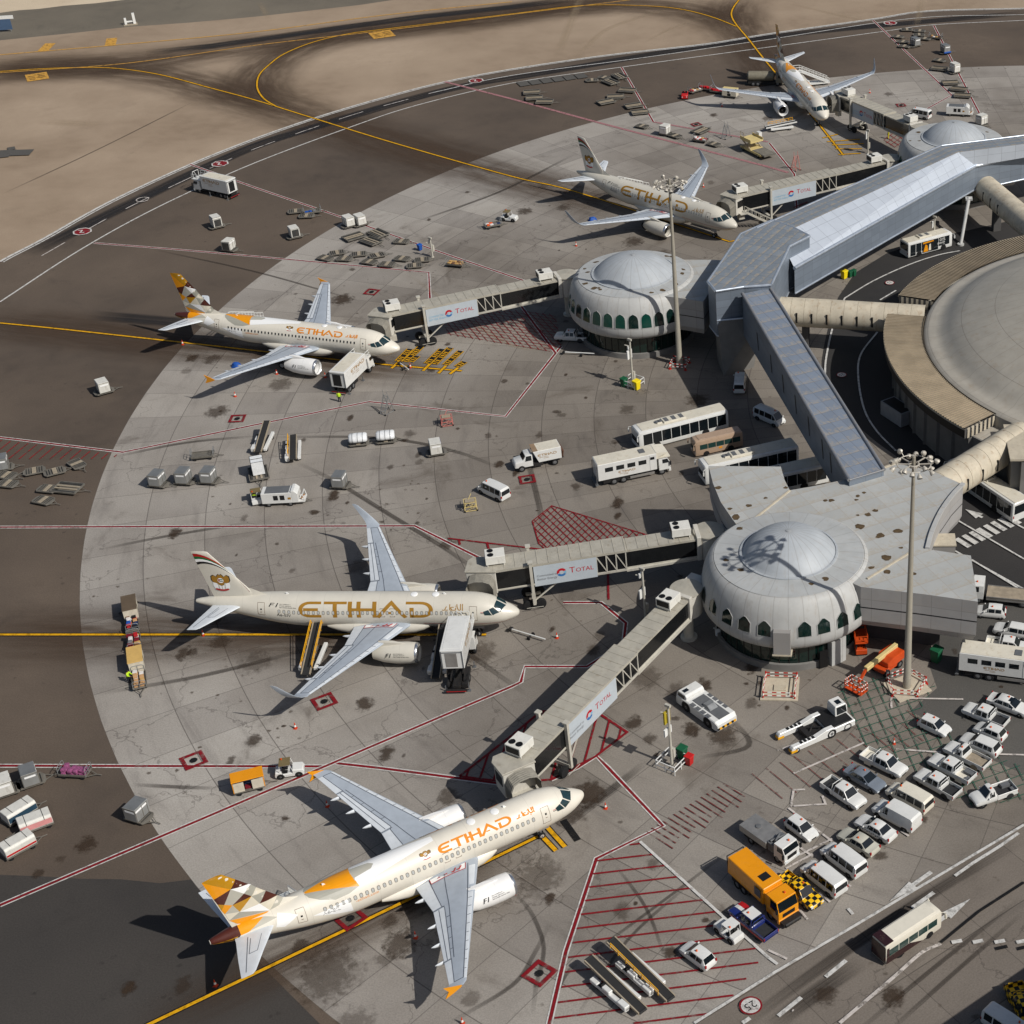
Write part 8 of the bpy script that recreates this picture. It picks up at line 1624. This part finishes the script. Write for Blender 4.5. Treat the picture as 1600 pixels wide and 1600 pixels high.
# towing tractors
def tug(dark):
    t = empty('pushback_tractor', None, 'tow tractor'); b = MB(); S = [(3.6, 1.3, .9), (3.3, 1.45, 1.35), (-3.2, 1.45, 1.35), (-3.6, 1.35, 1.0)]
    b.loft([[(x, -w_, .35), (x, w_, .35), (x, w_, z), (x, w_ * .93, z + .1), (x, -w_ * .93, z + .1), (x, -w_, z)] for x, w_, z in S])
    for x in (1.7, -2.0):
        for y in (-1.45, 1.45): arch(b, x, y, .74, 1)
    b.build('body', [V_w, V_blk], t, smooth=30, bevel=.0)
    for x in (1.7, -2.0):
        for y in (-1.47, 1.47): wheel(t, x, y, .62, .4)
    b = MB(); b.loft([[(x, -1.35, 1.3), (x, 1.35, 1.3), (x, 1.25, z), (x, -1.25, z)] for x, z in ((3.45, 1.75), (3.2, 2.0), (2.0, 2.0), (1.75, 1.75))]); c = b.build('cab', V_w, t, bevel=.04)
    b = MB(); b.poly([(3.5, -1.15, 1.42), (3.5, 1.15, 1.42), (3.28, 1.1, 1.92), (3.28, -1.1, 1.92)]); b.build('windscreen', V_glass, c, fix=False)
    for sg in (1, -1): b = MB(); b.poly([(2.0, sg * 1.355, 1.42), (3.2, sg * 1.355, 1.42), (3.1, sg * 1.3, 1.85), (2.1, sg * 1.3, 1.85)]); b.build('side_window', V_glass, c, fix=False)
    MB().box(2.4, 2.9, .3, 1.0, 2.0, 2.02).build('roof_window', V_glass, c)
    for sg in (1, -1):
        for i in range(4): MB().box(-2.2 + i * .85, -1.55 + i * .85, sg * 1.2 - .2, sg * 1.2 + .2, 1.46, 1.49).build('deck_grille', V_grey, t)
    MB().box(-3.2, -.6, -.75, .75, 1.46, 1.5).build('deck', V_grey, t); MB().box(-.4, 1.3, -.8, .8, 1.46, 1.52).build('engine_grille', V_grey, t); b = MB(); b.loft([[(x, -.6, 1.48), (x, .6, 1.48), (x, .5, 1.48 + z), (x, -.5, 1.48 + z)] for x, z in ((-1.5, .05), (-.9, .35), (-.2, .3))]); b.build('hood', M_gal, t)
    b = MB()
    for i in range(8): b.add([(-3.62, -1.3 + i * .33, .4), (-3.62, -1.3 + i * .33 + .33, .4), (-3.63, -1.3 + i * .33 + .43, .75), (-3.63, -1.3 + i * .33 + .1, .75)], [(0, 1, 2, 3)], i % 2)
    b.build('hazard_stripe', [E_ye, V_blk], t, fix=False); return t
K(tug(0), None, 1.5).put((1103, 1106), (-20, -14.5), 'white pushback tractor with hazard stripes on its tail, below the diagonal bridge')
t = empty('pushback_tractor', None, 'tow tractor'); b = MB()
for sg in (1, -1): b.loft([[(x, sg * 1.05, .3), (x, sg * 1.65, .3), (x, sg * 1.65, z), (x, sg * 1.05, z)] for x, z in ((-4.2, .7), (-4.0, .95), (-1.2, 1.0), (.2, 1.35), (1.2, 1.35))])
b.build('fork_arm', V_w, t, bevel=.05); b = MB(); b.box(.6, 4.0, -1.6, 1.6, .35, 1.15); b.build('body', V_w, t, bevel=.08); MB().box(.5, 3.7, -1.5, 1.5, 1.15, 1.3).build('deck', V_blk, t, bevel=.04)
b = MB(); b.loft([[(x, -.2, 1.3), (x, 1.5, 1.3), (x, 1.4, z), (x, -.1, z)] for x, z in ((3.9, 2.2), (3.7, 2.55), (2.4, 2.55), (2.3, 2.3))]); c = b.build('cab', V_w, t, bevel=.04); MB().box(2.8, 3.4, .2, .9, 2.55, 2.58).build('roof_window', V_glass, c)
b = MB(); b.poly([(3.96, -.05, 1.45), (3.96, 1.35, 1.45), (3.93, 1.3, 2.15), (3.93, 0, 2.15)]); b.poly([(2.5, -.21, 1.45), (3.8, -.21, 1.45), (3.7, -.13, 2.4), (2.5, -.13, 2.4)]); b.build('cab_window', V_glass, c, fix=False)
b = MB(); b.box(-1.6, .5, -.95, .95, .45, .75).tube((-1.4, -.6, .9), (-.2, .5, 1.0), .1).tube((-1.2, .6, .9), (.2, -.5, 1.1), .1).box(-1.8, -1.2, -.9, .9, .5, 1.0); b.build('lift_cradle', V_chs, t)
for sg in (1, -1):
    MB().box(-4.25, -3.5, sg * 1.35 - .32, sg * 1.35 + .32, .25, .55).build('yellow_bumper', E_ye, t); wheel(t, .9, sg * 1.67, .6, .4); wheel(t, 3.0, sg * 1.6, .55, .4); wheel(t, -3.5, sg * 1.66, .35, .3)
    for i in range(5): MB().box(-3.0 + .5 * i, -2.7 + .5 * i, sg * 1.35 - .2, sg * 1.35 + .2, 1.0, 1.03).build('deck_grille', V_blk, t)
K(t, None, 1.3).put((1276, 1138), (20, -8.6), 'low white towbarless tractor with forked arms and yellow bumpers')
# stairs and ladders
def airstairs(h, L):
    t = empty('passenger_stairs', None, 'stairs'); b = MB(); n = 16
    for i in range(n): x = -L / 2 + L * .78 * i / n; z = .45 + (h - .45) * (i + 1) / n; b.box(x, x + L * .78 / n + .05, -.75, .75, z - .09, z)
    b.box(L * .28, L / 2, -.85, .85, h - .1, h); b.build('steps', V_w, t)
    for y in (-.8, .8):
        b = MB(); a, c, d = Vector((-L / 2, y, .45)), Vector((L * .28, y, h)), Vector((L / 2, y, h)); U = Vector((0, 0, 1.05))
        b.bar(a + U, c + U, .09).bar(c + U, d + U, .09).bar(a, c, .12, .3).bar(a + U * .5, c + U * .5, .05).bar(c + U * .5, d + U * .5, .05)
        for k in range(9): q = a.lerp(c, k / 8); b.bar(q, q + U, .06)
        b.bar(d, d + U, .06); b.build('handrail', V_w, t)
    b = MB(); b.box(-L / 2 - .2, L * .3, -.9, .9, .4, .65).bar((.2, -.6, .6), (L * .3, -.6, h - .1), .14).bar((.2, .6, .6), (L * .3, .6, h - .1), .14); b.box(L * .05, L * .3, -.9, .9, .5, 1.3); b.build('undercarriage', V_w, t)
    for x in (-L * .35, L * .2):
        for y in (-.85, .85): wheel(t, x, y, .36, .22)
    return t
def at_door(q, d=5.6, s=29.5): c, n = math.cos(q[2]), math.sin(q[2]); return dict(world=(q[0] - s * c - d * n, q[1] - s * n + d * c, 0), rz=q[2] - math.pi / 2)
kst = K(airstairs(3.4, 8.0), 'white passenger stairs', 2); kst.put(None, None, 'white passenger stairs at the rear door of the farthest airliner', **at_door(PL['Z'])); kst.put(None, None, 'white stairs showing over the roof of the airliner with dark cabin windows', **at_door(PL['B'])); kst.put(None, None, 'white stairs showing behind the airliner beside the thin mast', **at_door(PL['A']))
k2 = K(airstairs(2.6, 4.4), None, 2); k2.put(None, None, 'small grey steps standing behind the fin of the nearest airliner', **at_door(PL['D'], 4.2)); k2.put(None, None, 'small steps peeping over the roof of the huge gold-titled airliner', **at_door(PL['C'], 4.0))
def ladder(h, m):
    t = empty('maintenance_ladder', None, 'ladder'); b = MB()
    for y in (-.45, .45): b.bar((-.9, y, .1), (.2, y, h), .08).bar((.9, y, .1), (.25, y, h), .08).bar((.2, y, h), (.1, y * .9, h + .9), .05)
    for k in range(9): b.bar((-.9 + 1.1 * k / 8, -.45, .1 + (h - .1) * k / 8), (-.9 + 1.1 * k / 8, .45, .1 + (h - .1) * k / 8), .07, .04)
    b.bar((-.95, -.6, .1), (.95, -.6, .1), .07).bar((-.95, .6, .1), (.95, .6, .1), .07); b.build('step_frame', m, t)
    for x in (-.9, .9):
        for y in (-.6, .6): small_wheel(t, x, y, .12)
    return t
kla = K(ladder(2.6, M_gal), 'maintenance ladders', 2.6); kla.put((603, 632), (18, -10), 'grey maintenance ladder standing on the red line below the catering truck'); kla.put((1134, 206), (18, -8), 'grey maintenance ladder behind the upper gold-titled airliner'); K(ladder(2.8, mat('red white frame', (196, 120, 110), .5, var=.2)), None, 2.6).put((1243, 255), (18, 10), 'red and white ladder where two red lines meet near the service stair')
def trestle(px, m, lab):
    t = empty('work_trestle', None, 'work stand'); b = MB(); C = [(-.8, -.6), (.8, -.6), (.8, .6), (-.8, .6)]
    for i in range(4):
        a, c = C[i], C[(i + 1) % 4]
        for z in (.15, .75, 1.35): b.bar((*a, z), (*c, z), .07)
        b.bar((*a, .1), (a[0] * .8, a[1] * .8, 1.4), .08).bar((*a, .15), (*c, .75), .05)
    b.bar((-.8, -.6, .75), (.3, .9, 1.9), .06); b.build('frame', m, t); MB().box(-.6, .6, -.45, .45, 1.38, 1.44).build('top_plate', E_pl, t)
    for c in C: small_wheel(t, c[0], c[1], .13)
    K(t, None, 1.2).put(px, (20, -3), lab)
trestle((698, 658), mat('red white frame', (196, 120, 110)), 'red and white wheeled frame alone near the centre left concrete'); trestle((735, 790), E_cr, 'small cream work stand below the lone white van')
# high cargo loader
t = empty('cargo_loader', None, 'loader'); b = MB(); b.box(-3.5, 3.5, -1.5, 1.5, .5, .9); b.build('chassis', E_cr, t); b = MB(); b.box(-3.4, .2, -1.4, 1.4, 2.2, 2.5).box(-3.4, .2, -1.5, -1.4, 2.2, 2.9).box(-3.4, .2, 1.4, 1.5, 2.2, 2.9); b.build('bridge_platform', E_cr, t); b = MB(); b.box(.5, 4.6, -1.35, 1.35, .75, 1.0)
for k in range(8): b.tube((.8 + k * .5, -1.2, 1.02), (.8 + k * .5, 1.2, 1.02), .07, n=6)
b.build('main_platform', E_fr, t); b = MB()
for y in (-1.3, 1.3): b.bar((-3, y, .9), (-.2, y, 2.2), .2).bar((-.2, y, .9), (-3, y, 2.2), .2)
b.path([(-3.4, -1.4, 2.5), (-3.4, -1.4, 3.7), (-2.2, -1.4, 3.7), (-2.2, -1.4, 2.5)], .06); b.build('scissor_frame', E_pl, t); b = MB(); b.box(-2.2, -1.2, 1.5, 2.2, 2.0, 3.4); b.build('operator_cab', V_w, t)
for x in (-2.6, 2.4):
    for y in (-1.5, 1.5): wheel(t, x, y, .45, .3)
K(t, None, 1.8).put((1182, 232), (18, 9), 'beige high cargo loader with a scissor platform by the long pink line')
# fuel bowser under the far wing
t = empty('fuel_truck', None, 'truck'); chassis(t, -4, 3.6, (2.7, -1.6, -2.6)); cab_over(t, 3.1, mat('dusty grey paint', (128, 124, 112), .5, var=.1), h=2.5, l=1.6); b = MB(); b.lathe([(.02, -3.9), (.8, -3.85), (1.05, -3.6), (1.05, 1.7), (.8, 1.95), (.02, 2.0)], 20, (0, 0, 1.9), 'x'); b.build('tank', mat('dusty tank', (132, 126, 110), .45, .2, var=.12, dirt=.3), t, smooth=40); K(t, None, 2).put((1196, 125), (20, 0), 'dusty fuel truck under the far side of the farthest airliner')
# orange lifts
t = empty('boom_lift', None, 'boom lift'); b = MB(); b.box(-1.6, 1.6, -.9, .9, .45, .95); b.build('chassis', E_or, t, bevel=.06)
for x in (-1.15, 1.15):
    for y in (-1.05, 1.05): wheel(t, x, y, .48, .36)
b = MB(); b.loft([[(x, -1.1 * k, .95), (x, 1.1 * k, .95), (x, 1.05 * k, z), (x, -1.05 * k, z)] for x, k, z in ((-2.3, .7, 1.5), (-1.9, .95, 2.0), (.2, 1, 2.1), (.9, .8, 1.6))]); b.build('turntable', E_or, t, bevel=.12, seg=2); b = MB(); b.bar((-1.9, -.2, 2.2), (3.6, -.2, 2.0), .5, .55); b.build('boom', E_cr, t, bevel=.04); b = MB(); b.bar((3.4, -.2, 2.0), (4.9, -.2, .75), .25, .3); b.build('jib', E_or, t)
b = MB(); C = [(4.9, -1.15), (6.1, -1.15), (6.1, 1.15), (4.9, 1.15)]
for i in range(4):
    a, c = Vector((*C[i], 0)), Vector((*C[(i + 1) % 4], 0))
    for z, n in ((.9, 8), (1.5, 8)):
        for j in range(n): b.bar(a.lerp(c, j / n) + Vector((0, 0, z)), a.lerp(c, (j + 1) / n) + Vector((0, 0, z)), .09, m=j % 2)
    for j in range(2): q = a.lerp(c, j / 2); b.bar(q + Vector((0, 0, .4)), q + Vector((0, 0, 1.5)), .07, m=0)
b.build('basket_rail', [E_or, M_wb], t); b = MB(); b.box(4.9, 6.1, -1.15, 1.15, .32, .42); b.build('basket_floor', E_or, t)
K(t, None, 1.8).put((1386, 1035), (-20, 15), 'orange boom lift with a cream boom and a striped basket')
t = empty('scissor_lift', None, 'scissor lift'); b = MB(); b.box(-1.4, 1.4, -.65, .65, .3, .95); b.build('chassis', E_or, t, bevel=.05); b = MB()
for y in (-.55, .55):
    for z in (.95, 1.25, 1.55): b.bar((-1.2, y, z), (1.2, y, z + .28), .1).bar((1.2, y, z), (-1.2, y, z + .28), .1)
b.build('scissor_arm', V_chs, t); b = MB(); b.box(-1.4, 1.4, -.7, .7, 1.85, 1.95); b.build('platform', E_or, t); b = MB()
for z in (2.4, 2.9):
    for p, q in (((-1.4, -.7), (1.4, -.7)), ((1.4, -.7), (1.4, .7)), ((1.4, .7), (-1.4, .7)), ((-1.4, .7), (-1.4, -.7))): b.bar((*p, z), (*q, z), .06)
for p in ((-1.4, -.7), (0, -.7), (1.4, -.7), (1.4, .7), (0, .7), (-1.4, .7)): b.bar((*p, 1.9), (*p, 2.9), .06)
b.build('guard_rail', E_or, t)
for x in (-1, 1):
    for y in (-.7, .7): wheel(t, x, y, .3, .2)
K(t, None, 2).put((1344, 1004), (4, 20), 'orange scissor lift parked in the shade under the nearest satellite')
# bins, tarps, tow bars, cones
def bin_(px, m, lab, rz=.3, s=1.0):
    t = empty('waste_bin', None, 'bin', None); b = MB(); b.loft([[(-.34 * k, -.36 * k, z), (.34 * k, -.36 * k, z), (.34 * k, .36 * k, z), (-.34 * k, .36 * k, z)] for k, z in ((.8 * s, .1), (1 * s, 1.05 * s))]); b.build('tub', m, t, bevel=.03); b = MB(); b.prof([(-.4 * s, 1.06 * s), (.4 * s, 1.06 * s), (.36 * s, 1.16 * s), (-.36 * s, 1.2 * s)], -.4 * s, .4 * s); b.build('lid', m, t, bevel=.02)
    for y in (-.3, .3): small_wheel(t, -.3 * s, y * s, .1)
    K(t, None, .8).put(px, (20, 8), lab); return t
bin_((995, 605), E_bin, 'bright yellow wheeled bin beside the pole with white boards', s=1.3); bin_((975, 600), E_gn, 'dark green bin left of the bright yellow one', s=1.2); bin_((1319, 432), E_bin, 'yellow bin under the silver corridor beside green bins', s=1.3); bin_((1328, 430), E_gn, 'green bin right beside the yellow bin under the silver corridor'); bin_((1334, 428), E_gn, 'green bin farthest from the yellow bin under the silver corridor'); bin_((1463, 1029), E_gn, 'tall green bin with an orange label near the boom lift', s=1.6); bin_((1066, 1180), E_gn, 'green bin beside the caged pole with a yellow board', s=1.3); bin_((1077, 1190), E_red, 'red covered bin in front of the green one by the caged pole', s=1.1); bin_((656, 388), E_bl, 'small blue bin beside the slim grey pole')
def tarp(px, lab):
    b = MB(); rr = random.Random(int(px[0])); n = 12; b.loft([[(r * math.cos(i * 6.283 / n) * rr.uniform(.8, 1.2), r * .8 * math.sin(i * 6.283 / n) * rr.uniform(.8, 1.2), z * rr.uniform(.85, 1.1)) for i in range(n)] for r, z in ((.8, .02), (.75, .3), (.5, .6), (.15, .75))]); o = b.build('tarpaulin_bundle', E_bl, smooth=25); p = G(*px); o.location = (p.x, p.y, 0); tag(o, lab, 'tarpaulin')
tarp((370, 573), 'blue tarpaulin bundle on the ground behind a faceted-tail airliner wing'); tarp((926, 345), 'blue tarpaulin bundle beyond the wing of the airliner beside the thin mast')
def tow(px, fw, lab, L=4.6):
    t = empty('aircraft_tow_bar', None, 'tow bar', None); b = MB(); b.tube((-L / 2, 0, .45), (L / 2, 0, .45), .09, n=10); b.build('bar', V_w, t, smooth=40); b = MB(); b.box(-L / 2 - .4, -L / 2, -.3, .3, .35, .55); b.build('tow_head', V_chs, t); b = MB(); b.bar((.3, -.55, .3), (.3, .55, .3), .1); b.build('axle', V_chs, t)
    for y in (-.5, .5): small_wheel(t, .3, y, .24)
    K(t, None, .5).put(px, fw, lab)
tow((826, 993), (20, 6), 'white aircraft tow bar lying ahead of the gold-titled nose'); tow((906, 553), (20, 1), 'white aircraft tow bar in the shadow of the arched-window satellite'); tow((632, 574), (12, 9), 'short chock bar on the yellow stop marks', 2.6)
t = empty('traffic_cone', None, 'cone', 'orange and white traffic cones'); b = MB(); b.box(-.2, .2, -.2, .2, 0, .05); b.build('base', mat('cone orange', (196, 62, 28), .5, var=.05), t); b = MB(); b.lathe([(.17, .05), (.13, .28)], 12); b.lathe([(.13, .28), (.085, .52)], 12, m=1); b.lathe([(.085, .52), (.03, .85), (.01, .86)], 12); b.build('cone', [mat('cone orange', (1, 1, 1)), M_wb], t, smooth=40)
kco = K(t, 'orange and white traffic cones', .6)
for px, lab in (((285, 536), 'under the tail of the airliner with dark cabin windows'), ((367, 617), 'off the wingtip of the airliner with dark cabin windows'), ((432, 582), 'behind the engine of the airliner with dark cabin windows'), ((508, 587), 'between engine and catering truck'), ((641, 572), 'on the yellow stop marks'), ((317, 990), 'under the tail of the huge gold-titled airliner'), ((461, 1135), 'off the near wingtip of the huge gold-titled airliner'), ((870, 994), 'right of the white tow bar ahead of the gold-titled nose'),
                ((511, 1257), 'in the shadow of the far wing of the nearest airliner'), ((649, 1462), 'in the shadow of the near wing of the nearest airliner'), ((722, 1596), 'at the bottom edge below the nearest wingtip'), ((946, 1260), 'ahead of the nose of the nearest airliner'), ((803, 1393), 'in front of the engine of the nearest airliner'), ((1397, 1159), 'out on the green grid'), ((336, 1537), 'in the tail shadow of the nearest airliner'), ((1099, 290), 'beyond the upturned wingtip of the airliner beside the thin mast'), ((900, 382), 'near the left wingtip of the airliner beside the thin mast'), ((1128, 164), 'by the shadow of the far wing of the farthest airliner'), ((1359, 143), 'on the concrete right of the farthest airliner')):
    kco.put(px, (20, 3), 'traffic cone ' + lab)
# far edge: white frame sign and board
p = G(204, 38); t = empty('airfield_frame', 'small white frame on the gravel strip at the upper left', 'frame', None, (p.x, p.y, 0), .4); b = MB(); b.bar((-1, 0, 0), (-1, 0, 1.6), .5).bar((1, 0, 0), (1, 0, 2.6), .6).bar((-1, 0, .7), (1, 0, .7), .3); b.build('frame', M_white, t); b = MB(); b.box(-1.6, 1.6, -1.2, 1.2, .02, .12); b.build('base_slab', E_pl, t)
p = G(4, 50); t = empty('notice_board', 'blue and white board standing at the top left edge', 'board', None, (p.x, p.y, 0), .2); b = MB(); b.box(-3, 2.4, -.1, .1, .5, 3.0); b.build('panel', mat('board blue', (70, 92, 120), .5, var=.05), t); b = MB(); b.box(-3.2, 3.2, -.12, .12, 3.02, 3.8); b.build('header', M_white, t); b = MB(); b.bar((-2.6, 0, 0), (-2.6, 0, .5), .2).bar((2, 0, 0), (2, 0, .5), .2); b.build('post', M_gal, t)
for px, lab in (((1003, 0), ''),)[:0]: pass
# striped bollards by the bus
for i, (px, wh) in enumerate((((1455, 392), 'left'), ((1470, 388), 'middle'), ((1486, 384), 'right'), ((1254, 518), 'lone'))):
    b = MB()
    for k in range(4): b.tube((0, 0, k * .28), (0, 0, k * .28 + .28), .11, n=10, m=k % 2)
    o = b.build('bollard', [V_blk, E_bin]); p = G(*px); o.location = (p.x, p.y, .01); tag(o, 'yellow and black bollard, %s' % ('left of three beside the advert bus', 'middle of three beside the advert bus', 'right of three beside the advert bus', 'standing alone under the stained cream tube')[i], 'bollard', 'yellow and black bollards')
# ---------------- people
def person(px, face, label, arms, vest, trousers, z=0.0, bend=0.0, sit=False):
    p = G(*px, z); a = G(px[0] + face[0], px[1] + face[1], z); t = bpy.data.meshes.new('person'); V = []; Ed = []; Rd = []
    def v(co, r, par=None):
        V.append(co); Rd.append(r); i = len(V) - 1
        if par is not None: Ed.append((par, i))
        return i
    bx = bend; hipz = .92 if not sit else .55
    pel = v((0, 0, hipz), (.15, .12)); ch = v((bx * .5, 0, hipz + .3), (.155, .12), pel); sh = v((bx, 0, hipz + .5), (.15, .11), ch); nk = v((bx + .02, 0, hipz + .6), (.06, .06), sh); hd = v((bx + .05, 0, hipz + .7), (.085, .09), nk); v((bx + .05, 0, hipz + .8), (.08, .09), hd); v((bx + .15, 0, hipz + .7), (.02, .02), hd)
    for s in (1, -1):
        v((bx + .05, s * .09, hipz + .71), (.02, .02), hd)
        hp = v((0, s * .1, hipz - .06), (.1, .1), pel)
        kn = v((.03 + (.4 if sit else .02), s * .11, .5 if not sit else .55), (.07, .07), hp); an = v((-.02 + (.42 if sit else 0), s * .12, .09), (.045, .045), kn); v((.17 + (.42 if sit else 0), s * .13, .04), (.045, .035), an)
        sl = v((bx, s * .19, hipz + .48), (.07, .07), sh); el = v(tuple(arms[0][i] * (s if i == 1 else 1) + (bx, 0, hipz)[i] for i in range(3)), (.05, .05), sl); wr = v(tuple(arms[1][i] * (s if i == 1 else 1) + (bx, 0, hipz)[i] for i in range(3)), (.035, .035), el)
        d = (Vector(V[wr]) - Vector(V[el])).normalized(); c = Vector(V[wr]); pm = v(tuple(c + d * .08), (.04, .022), wr); sd = Vector((0, s, 0)).cross(d).normalized()
        for k, L in ((-1.5, .075), (-.5, .09), (.5, .085), (1.5, .065)):
            f1 = v(tuple(c + d * .12 + sd * k * .02), (.01, .01), pm); v(tuple(c + d * (.12 + L) + sd * k * .022 - Vector((0, s * .02, 0))), (.008, .008), f1)
        th = v(tuple(c + d * .06 + sd * .05), (.012, .012), pm); v(tuple(c + d * .11 + sd * .07), (.009, .009), th)
    t.from_pydata(V, Ed, []); o = bpy.data.objects.new('person', t); COL.objects.link(o); md = o.modifiers.new('skin', 'SKIN'); md.use_smooth_shade = True
    for i, r in enumerate(Rd): t.skin_vertices[0].data[i].radius = r
    t.skin_vertices[0].data[0].use_root = True; sb = o.modifiers.new('sub', 'SUBSURF'); sb.levels = sb.render_levels = 1; t.materials.append(E_skin)
    o.location = (p.x, p.y, z); o.rotation_euler.z = math.atan2(a.y - p.y, a.x - p.x); tag(o, label, 'person')
    b = MB(); el_ = lambda x, rx, ry, zz: [(x + rx * math.cos(i * .5236), ry * math.sin(i * .5236), zz) for i in range(12)]
    b.loft([el_(0, .165, .2, hipz - .05), el_(bx * .5, .165, .2, hipz + .25), el_(bx * .9, .155, .22, hipz + .45), el_(bx, .11, .15, hipz + .56)])
    for s in (1, -1): e = [Vector(tuple(arms[k][i] * (s if i == 1 else 1) + (bx, 0, hipz)[i] for i in range(3))) for k in (0, 1)]; b.tube((bx, s * .19, hipz + .48), e[0], .085, .07, 10).tube(e[0], e[1], .068, .055, 10)
    b.build('jacket', vest, o, smooth=50); b = MB(); b.loft([el_(0, .16, .19, hipz - .12), el_(0, .17, .2, hipz + .03)])
    for s in (1, -1): kx = .03 + (.4 if sit else .02); b.tube((0, s * .1, hipz - .04), (kx, s * .11, .5 if not sit else .55), .115, .09, 10).tube((kx, s * .11, .5 if not sit else .55), (-.02 + (.42 if sit else 0), s * .12, .08), .088, .065, 10)
    b.build('trousers', trousers, o, smooth=50); b = MB(); b.lathe([(.115, hipz + .68), (.118, hipz + .76), (.09, hipz + .84), (.01, hipz + .875)], 14, (bx + .03, 0, 0)); b.build('hair', E_hair, o, smooth=50); b = MB()
    for s in (1, -1): b.box(-.08 + (.42 if sit else 0), .22 + (.42 if sit else 0), s * .125 - .055, s * .125 + .055, .0, .1)
    b.build('boots', V_blk, o, bevel=.03)
    return o
dn = ((.02, .27, .22), (.08, .3, -.02)); fwd = ((.12, .26, .25), (.38, .2, .18))
person((531, 628), (6, -20), 'person in a hi-vis vest standing behind the catering truck at the nose', dn, E_hv, E_trou)
person((202, 1066), (20, 4), 'person in a hi-vis jacket reaching towards the cartons on the baggage train', fwd, E_hv, E_trou, bend=.12)
person((1388, 217), (-20, 2), 'person in yellow overalls walking by the farthest bridge', dn, mat('yellow overall', (214, 204, 30), .6, var=.05), mat('yellow overall', (1, 1, 1)))
o = [q for q in bpy.data.objects if q.get('label', '').startswith('white baggage tractor with a driver')][0]
d_ = person((401, 776), (-2, -20), 'person in hi-vis seated driving the tractor coupled to the white generator', fwd, E_hv, E_trou, sit=True); d_.location = o.matrix_basis @ Vector((-.4, .3, .2)); d_.rotation_euler.z = o.rotation_euler.z
